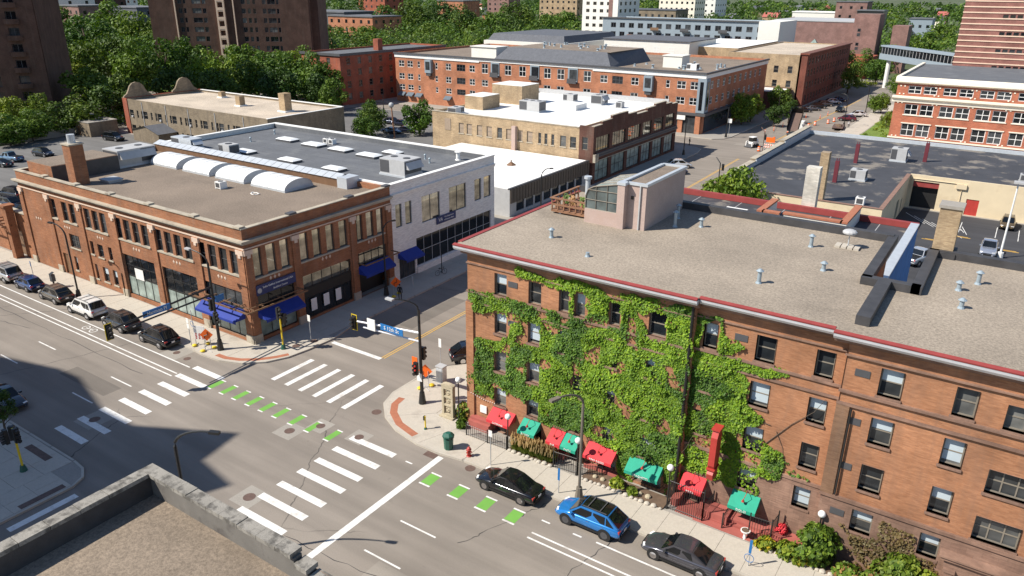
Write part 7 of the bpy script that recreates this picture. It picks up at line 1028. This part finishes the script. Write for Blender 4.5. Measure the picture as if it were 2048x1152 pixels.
TREES=[(-360.0, 181.3, 21.9, 9.9, 1), (-318.6, 169.6, 20.6, 9.6, 0), (-382.8, 218.3, 22.0, 11.1, 0), (-317.7, 192.5, 20.0, 8.9, 3), (-344.5, 221.6, 20.5, 9.4, 3), (-268.5, 131.4, 16.9, 6.5, 1), (-238.9, 124.2, 16.1, 6.8, 1), (-248.8, 138.4, 16.9, 7.7, 1), (-226.4, 134.1, 15.7, 6.3, 0), (-226.9, 144.4, 15.9, 6.6, 0), (-228.7, 154.5, 15.8, 6.5, 0), (-250.6, 122.4, 12.1, 4.6, 3), (-234.7, 119.9, 10.7, 4.1, 3), (-193.2, 101.5, 12.6, 6.2, 1), (-181.8, 100.1, 9.7, 5.7, 1), (-179.2, 91.3, 7.8, 4.8, 1), (-180.4, 85.7, 6.8, 4.3, 1), (-178.2, 79.3, 6.3, 3.7, 0), (-175.7, 73.6, 6.2, 3.5, 0), (-196.0, 84.1, 7.1, 3.5, 3), (-192.2, 88.1, 7.7, 3.0, 3), (-183.4, 104.9, 11.8, 4.3, 1), (-168, 151, 13.5, 5.6, 0), (-176.5, 150, 14, 6.0, 0), (-160.5,147,10,4.4,1), (-182.8, 118.0, 12.6, 5.1, 1), (-187.4, 128.6, 13.1, 5.7, 0), (-202.8, 146.5, 14.6, 6.3, 0), (-210.1, 161.2, 14.7, 6.4, 0), (-186.6, 149.9, 14.5, 6.1, 0), (-188.4, 157.8, 14.1, 5.7, 0), (-184.2, 142.4, 12.1, 5.7, 1), (-168.4, 139.6, 11.6, 5.1, 1), (-177.5, 125.9, 11.5, 5.0, 1), (-189.1, 167.2, 13.5, 5.0, 0), (-165.9, 152.7, 12.3, 4.8, 0), (-151.7, 142.6, 9.1, 3.4, 0), (-122.7, 126.4, 7.1, 3.4, 1), (-128.8, 132.2, 7.1, 2.4, 0), (-117.6, 119.5, 6.0, 2.8, 0), (-114.7, 133.7, 7.8, 3.6, 0), (-140.5, 104.5, 4.0, 1.1, 3), (-30.7, 100.8, 9.6, 3.9, 0), (-33.4, 102.6, 7.6, 3.0, 3), (-58.9, 192.4, 7.7, 3.0, 0), (-58.4, 198.2, 7.3, 2.6, 3), (-55.4, 212.2, 7.9, 3.2, 1), (-50.0, 202.3, 5.8, 2.0, 1), (-51.6, 194.9, 5.3, 2.0, 1), (-57.4, 296.3, 12.1, 4.6, 1), (-50.2, 274.4, 9.2, 3.6, 1), (-55.1, 326.6, 10.1, 4.6, 0), (-47.6, 309.5, 8.9, 4.3, 0), (-51.2, 358.0, 10.5, 5.0, 3), (-33.4, 234.8, 5.2, 2.5, 3), (-34.8, 273.5, 6.9, 3.2, 0), (-28.2, 210.4, 3.8, 1.5, 3), (-35.1, 233.5, 5.0, 2.2, 0), (-47.2, 433.0, 12.6, 7.3, 0), (-46.5, 485.8, 14.3, 8.1, 0), (-67.7, 496.0, 14.6, 8.5, 1), (-364.1, 361.8, 23.3, 12.5, 1), (-299.1, 323.1, 20.3, 10.3, 0), (-313.8, 360.8, 22.7, 11.8, 1), (-323.7, 401.3, 22.9, 12.2, 1), (-284.5, 375.9, 20.5, 10.6, 1), (-268.8, 379.1, 18.9, 9.9, 0), (-288.7, 435.4, 22.5, 11.7, 1), (-240.7, 394.4, 17.8, 9.8, 0), (-251.9, 436.8, 18.5, 9.4, 0), (-257.4, 310.8, 13.9, 6.6, 3), (-258.0, 349.7, 12.9, 6.5, 3), (-275.8, 269.9, 14.4, 7.1, 0), (-272.0, 282.9, 14.1, 6.8, 0), (-302.7, 276.0, 16.6, 8.5, 1), (-258.4, 240.7, 12.5, 6.1, 1), (-351.5, 313.6, 19.7, 9.7, 1), (-255.9, 380.7, 15.7, 7.5, 1)]
random.seed(5); KN={0:'mid green leafy tree',1:'dark green dense tree',3:'bright lime green tree'}
for i,(x,y,h,r,k) in enumerate(TREES):
    if -64<x<-48 and y>185 and y<215: l='small street tree along the apartment pavement'; g='apartment street trees'
    elif x>-45 and y<120: l='green honey locust tree at the alley behind the red parapet'; g='alley trees'
    elif x>-62 and y>200: l=KN[k]+' beside the narrowing north street'; g='north street trees'
    elif -155<x<-110 and y<145: l=KN[k]+' around the middle parking lot'; g='middle lot trees'
    elif y>240: l=KN[k]+(' in the woods behind the white tower block' if x>-262 else ' in the woods behind the deep red brick roof' if y<330 else ' high in the wooded belt beyond the apartments'); g='wooded belt trees'
    else:
        g='trees by the towers'; l=KN[k]+(' beyond the far side of both dark brick towers' if x<-300 else ' between the two dark brick towers' if x<-215 else ' behind the west lot wall' if y<95 else ' behind the curved mission gables' if y<131 else ' at the foot of the tower with the pale balcony stack' if x<-180 else ' in front of the deep red brick block')
    tree(x,y,h,r*1.08,k,l,g)
tree(-56.3,20.0+.0,3.4,1.0,0,'small young tree in the tower shade by the kerb','shade trees',.15) if False else tree(-58.7,19.6,3.9,1.1,1,'small young tree standing in the tower shade by the kerb','shade trees',.15)
solo('tree_pit',MB().box(-59.5,19.0,.13,-57.9,20.2,.16),ironm,'rusty tree grate at the foot of the young shaded tree','tree grate')
for x,y in ((-170,300),(-150,440),(-132,520)): tree(x,y,15,6.5,9,'yellow turning tree in the distant wooded belt','yellow trees')
# ================================================================ distance: buildings, houses, woods
def farb(x0,y0,x1,y1,h,mat,label,nx=6,nf=4,roofm=None,ww=1.6,wh=1.7,name='distant_building'):
    t=thing(name,label,'building',(x0,y0,0)); part('wall',MB().box(x0,y0,-.05,x1,y1,h),mat,t); part('roof',MB().box(x0-.4,y0-.4,h,x1+.4,y1+.4,h+.6),roofm or memb,t)
    pm=wmesh(('window',ww,wh),lambda:MB().box(0,-.06,0,ww,.03,wh),[glass_d]); fl=h/(nf+.2)
    for j in range(nf):
        for i in range(nx):
            o=bpy.data.objects.new('window',pm); COL.objects.link(o); o.parent=t; o.location=((i+.5)*(x1-x0)/nx-ww/2,0,fl*j+fl*.45)
        for i in range(max(2,int(nx*(y1-y0)/(x1-x0)))):
            n_=max(2,int(nx*(y1-y0)/(x1-x0))); o=bpy.data.objects.new('window',pm); COL.objects.link(o); o.parent=t; o.location=(x1-x0,(i+.5)*(y1-y0)/n_-ww/2,fl*j+fl*.45); o.rotation_euler=(0,0,math.pi/2)
    return t
farb(-486,222,-452,250,25,offw,'distant white cubic building behind the towers',4,5); farb(-440,222,-418,240,21,bpk,'distant rose brick block beside the white cube',4,4); farb(-520,262,-488,290,23,bto,'distant dark brick block behind the rose block',6,5); farb(-478,266,-438,290,19,slate,'distant dark slate terrace left of the tower',9,4)
farb(-352,306,-312,330,18.5,dgrey,'dark grey apartment block behind the deep red brick roof',9,5); farb(-318,300,-286,322,17,br,'orange brick flats beside the dark grey block',6,4); farb(-462,470,-434,492,24,bs,'distant red brick hall on the left skyline',5,5); farb(-378,466,-354,486,22,br,'distant plain orange brick cube among trees',2,2); farb(-404,566,-382,584,32,bpk,'distant tall rose apartment block on the skyline',4,8); farb(-340,548,-306,572,24,bt,'distant tan brick row on the skyline',7,5); farb(-262,604,-232,626,24,cream,'distant cream stone hall on the wooded slope',7,5); farb(-246,508,-208,530,18,bm,'distant grey stone mansion with many windows',8,3,slate); farb(-160,616,-126,640,16,offw,'distant low white roofed hall on the slope',6,2,whiteroof); farb(-124,588,-104,606,24,bpk,'distant purple grey block beside the white hall',3,4); farb(-106,568,-90,584,19,black,'distant black cube with orange panel',2,2); part('orange_panel',MB().box(-106,567.8,8,-102,568.1,18.6),orangep,bpy.data.objects['distant_building.014'] if 'distant_building.014' in bpy.data.objects else None) if False else None
farb(-73,562,-60,576,15,sidg,'distant pale teal pavilion among the trees',3,2); farb(-420,330,-380,350,16,bs,'distant dark red terrace behind the tower trees',8,3); farb(-560,420,-520,450,26,bt,'distant tan apartment block on the left skyline',8,6); farb(-640,330,-590,360,30,offw,'distant pale slab block at the far left',10,7); farb(-300,700,-250,730,26,offw,'distant white skyline block above the woods',9,5); farb(-420,760,-370,790,30,br,'distant red skyline block above the woods',9,6)
random.seed(9)
wallc=[offw,sidg,bt,bpk,cream,br]; nh=0
for i in range(70):
    D=random.uniform(520,1150); a=R(123.6+random.uniform(-33,33)); x,y=D*math.cos(a),D*math.sin(a)
    if x>30: continue
    w_=random.uniform(9,15); h=random.uniform(6,10); m_=random.choice(wallc); t=thing('distant_house','small gabled house among trees on the far slope','house',(x,y,0),random.uniform(0,3.1),'far houses on the slope',local=True); part('wall',MB().box(-w_/2,-4,-.05,w_/2,4,h),m_,t); part('roof',MB().add([(-w_/2-.5,-4.6,h),(w_/2+.5,-4.6,h),(w_/2+.5,4.6,h),(-w_/2-.5,4.6,h),(-w_/2-.5,0,h+4),(w_/2+.5,0,h+4)],[(0,1,5,4),(2,3,4,5),(0,4,3),(1,2,5)]),random.choice((slate,memb,redstep)),t)
    for k in range(3): part('window',MB().box(-w_/2+1.2+k*(w_-2.4)/3,-4.06,h*.5,-w_/2+2.6+k*(w_-2.4)/3,-3.98,h*.5+1.6),glass_d,t)
    nh+=1
FOOT=[(o.location.x,o.location.y) for o in bpy.data.objects if o.parent is None and o.name.startswith('distant')]
def cards(rnd,mb,c,r,n,s0,mi):
    for _ in range(n):
        d=Vector((rnd.gauss(0,1),rnd.gauss(0,1),abs(rnd.gauss(0,.9))-.15)).normalized(); p=Vector(c)+Vector((d.x*r,d.y*r,d.z*r*.95))*rnd.uniform(.75,1.05); nv=(d+Vector((rnd.gauss(0,.4),rnd.gauss(0,.4),rnd.gauss(.2,.4)))).normalized(); u_=nv.orthogonal().normalized(); v_=nv.cross(u_); s=s0*rnd.uniform(.6,1.2); mb.add([tuple(p-u_*s),tuple(p-v_*s*.7),tuple(p+u_*s),tuple(p+v_*s*.7)],[(0,1,2,3)],mi)
rnd=random.Random(4); mb=MB()
BX=[(-178,150,-50,300),(-130,300,-40,400),(-190,305,-80,360),(-24,180,60,290),(-30,240,60,285),(-200,200,-55,295)]
for i in range(3600):
    D=300+1250*rnd.random()**1.5; a=R(123.6+rnd.uniform(-37,37)); x,y=D*math.cos(a),D*math.sin(a)
    if any(q[0]<x<q[2] and q[1]<y<q[3] for q in BX): continue
    if any((x-fx)**2+(y-fy)**2<(26 if D<700 else 16)**2 for fx,fy in FOOT): continue
    if x>-62 and y<330: continue
    if -75<x<-20 and y<345: continue
    if rnd.random()<.12: continue
    r=rnd.uniform(4.0,8.0); g=mn.noise((x*.01,y*.01,2.0)); mi=1 if g+rnd.gauss(0,.25)<.02 else (0 if rnd.random()<.8 else 2)
    h=rnd.uniform(5.5,10); n=max(14,int(60*(500/D)**.9)); cards(rnd,mb,(x,y,h),r,n,max(.55,D*.0016),mi)
o=struct('distant_woods',mb,[lf1,lf2,lf3],'stuff'); tag(o,'wooded belt of mixed green trees filling the far distance','woods')
# low shrubs and hedges
mb=MB(); rnd=random.Random(6)
for i in range(60): x=rnd.uniform(-31,-25); y=rnd.uniform(190,262); cards(rnd,mb,(x,y,.1),rnd.uniform(.5,1.3),50,.18,0 if rnd.random()<.5 else 1)
for i in range(26): x=rnd.uniform(-53,-47); y=rnd.uniform(296,310); cards(rnd,mb,(x,y,.2),rnd.uniform(.8,1.4),30,.25,1)
for i in range(90): x=rnd.uniform(-215,-180); y=rnd.uniform(60,125); cards(rnd,mb,(x,y,.3),rnd.uniform(1.2,2.6),45,.3,2)
o=struct('shrub_cover',mb,[lf1,lf3,lf2],'stuff'); tag(o,'low green shrub cover along verges and under trees','shrubs')
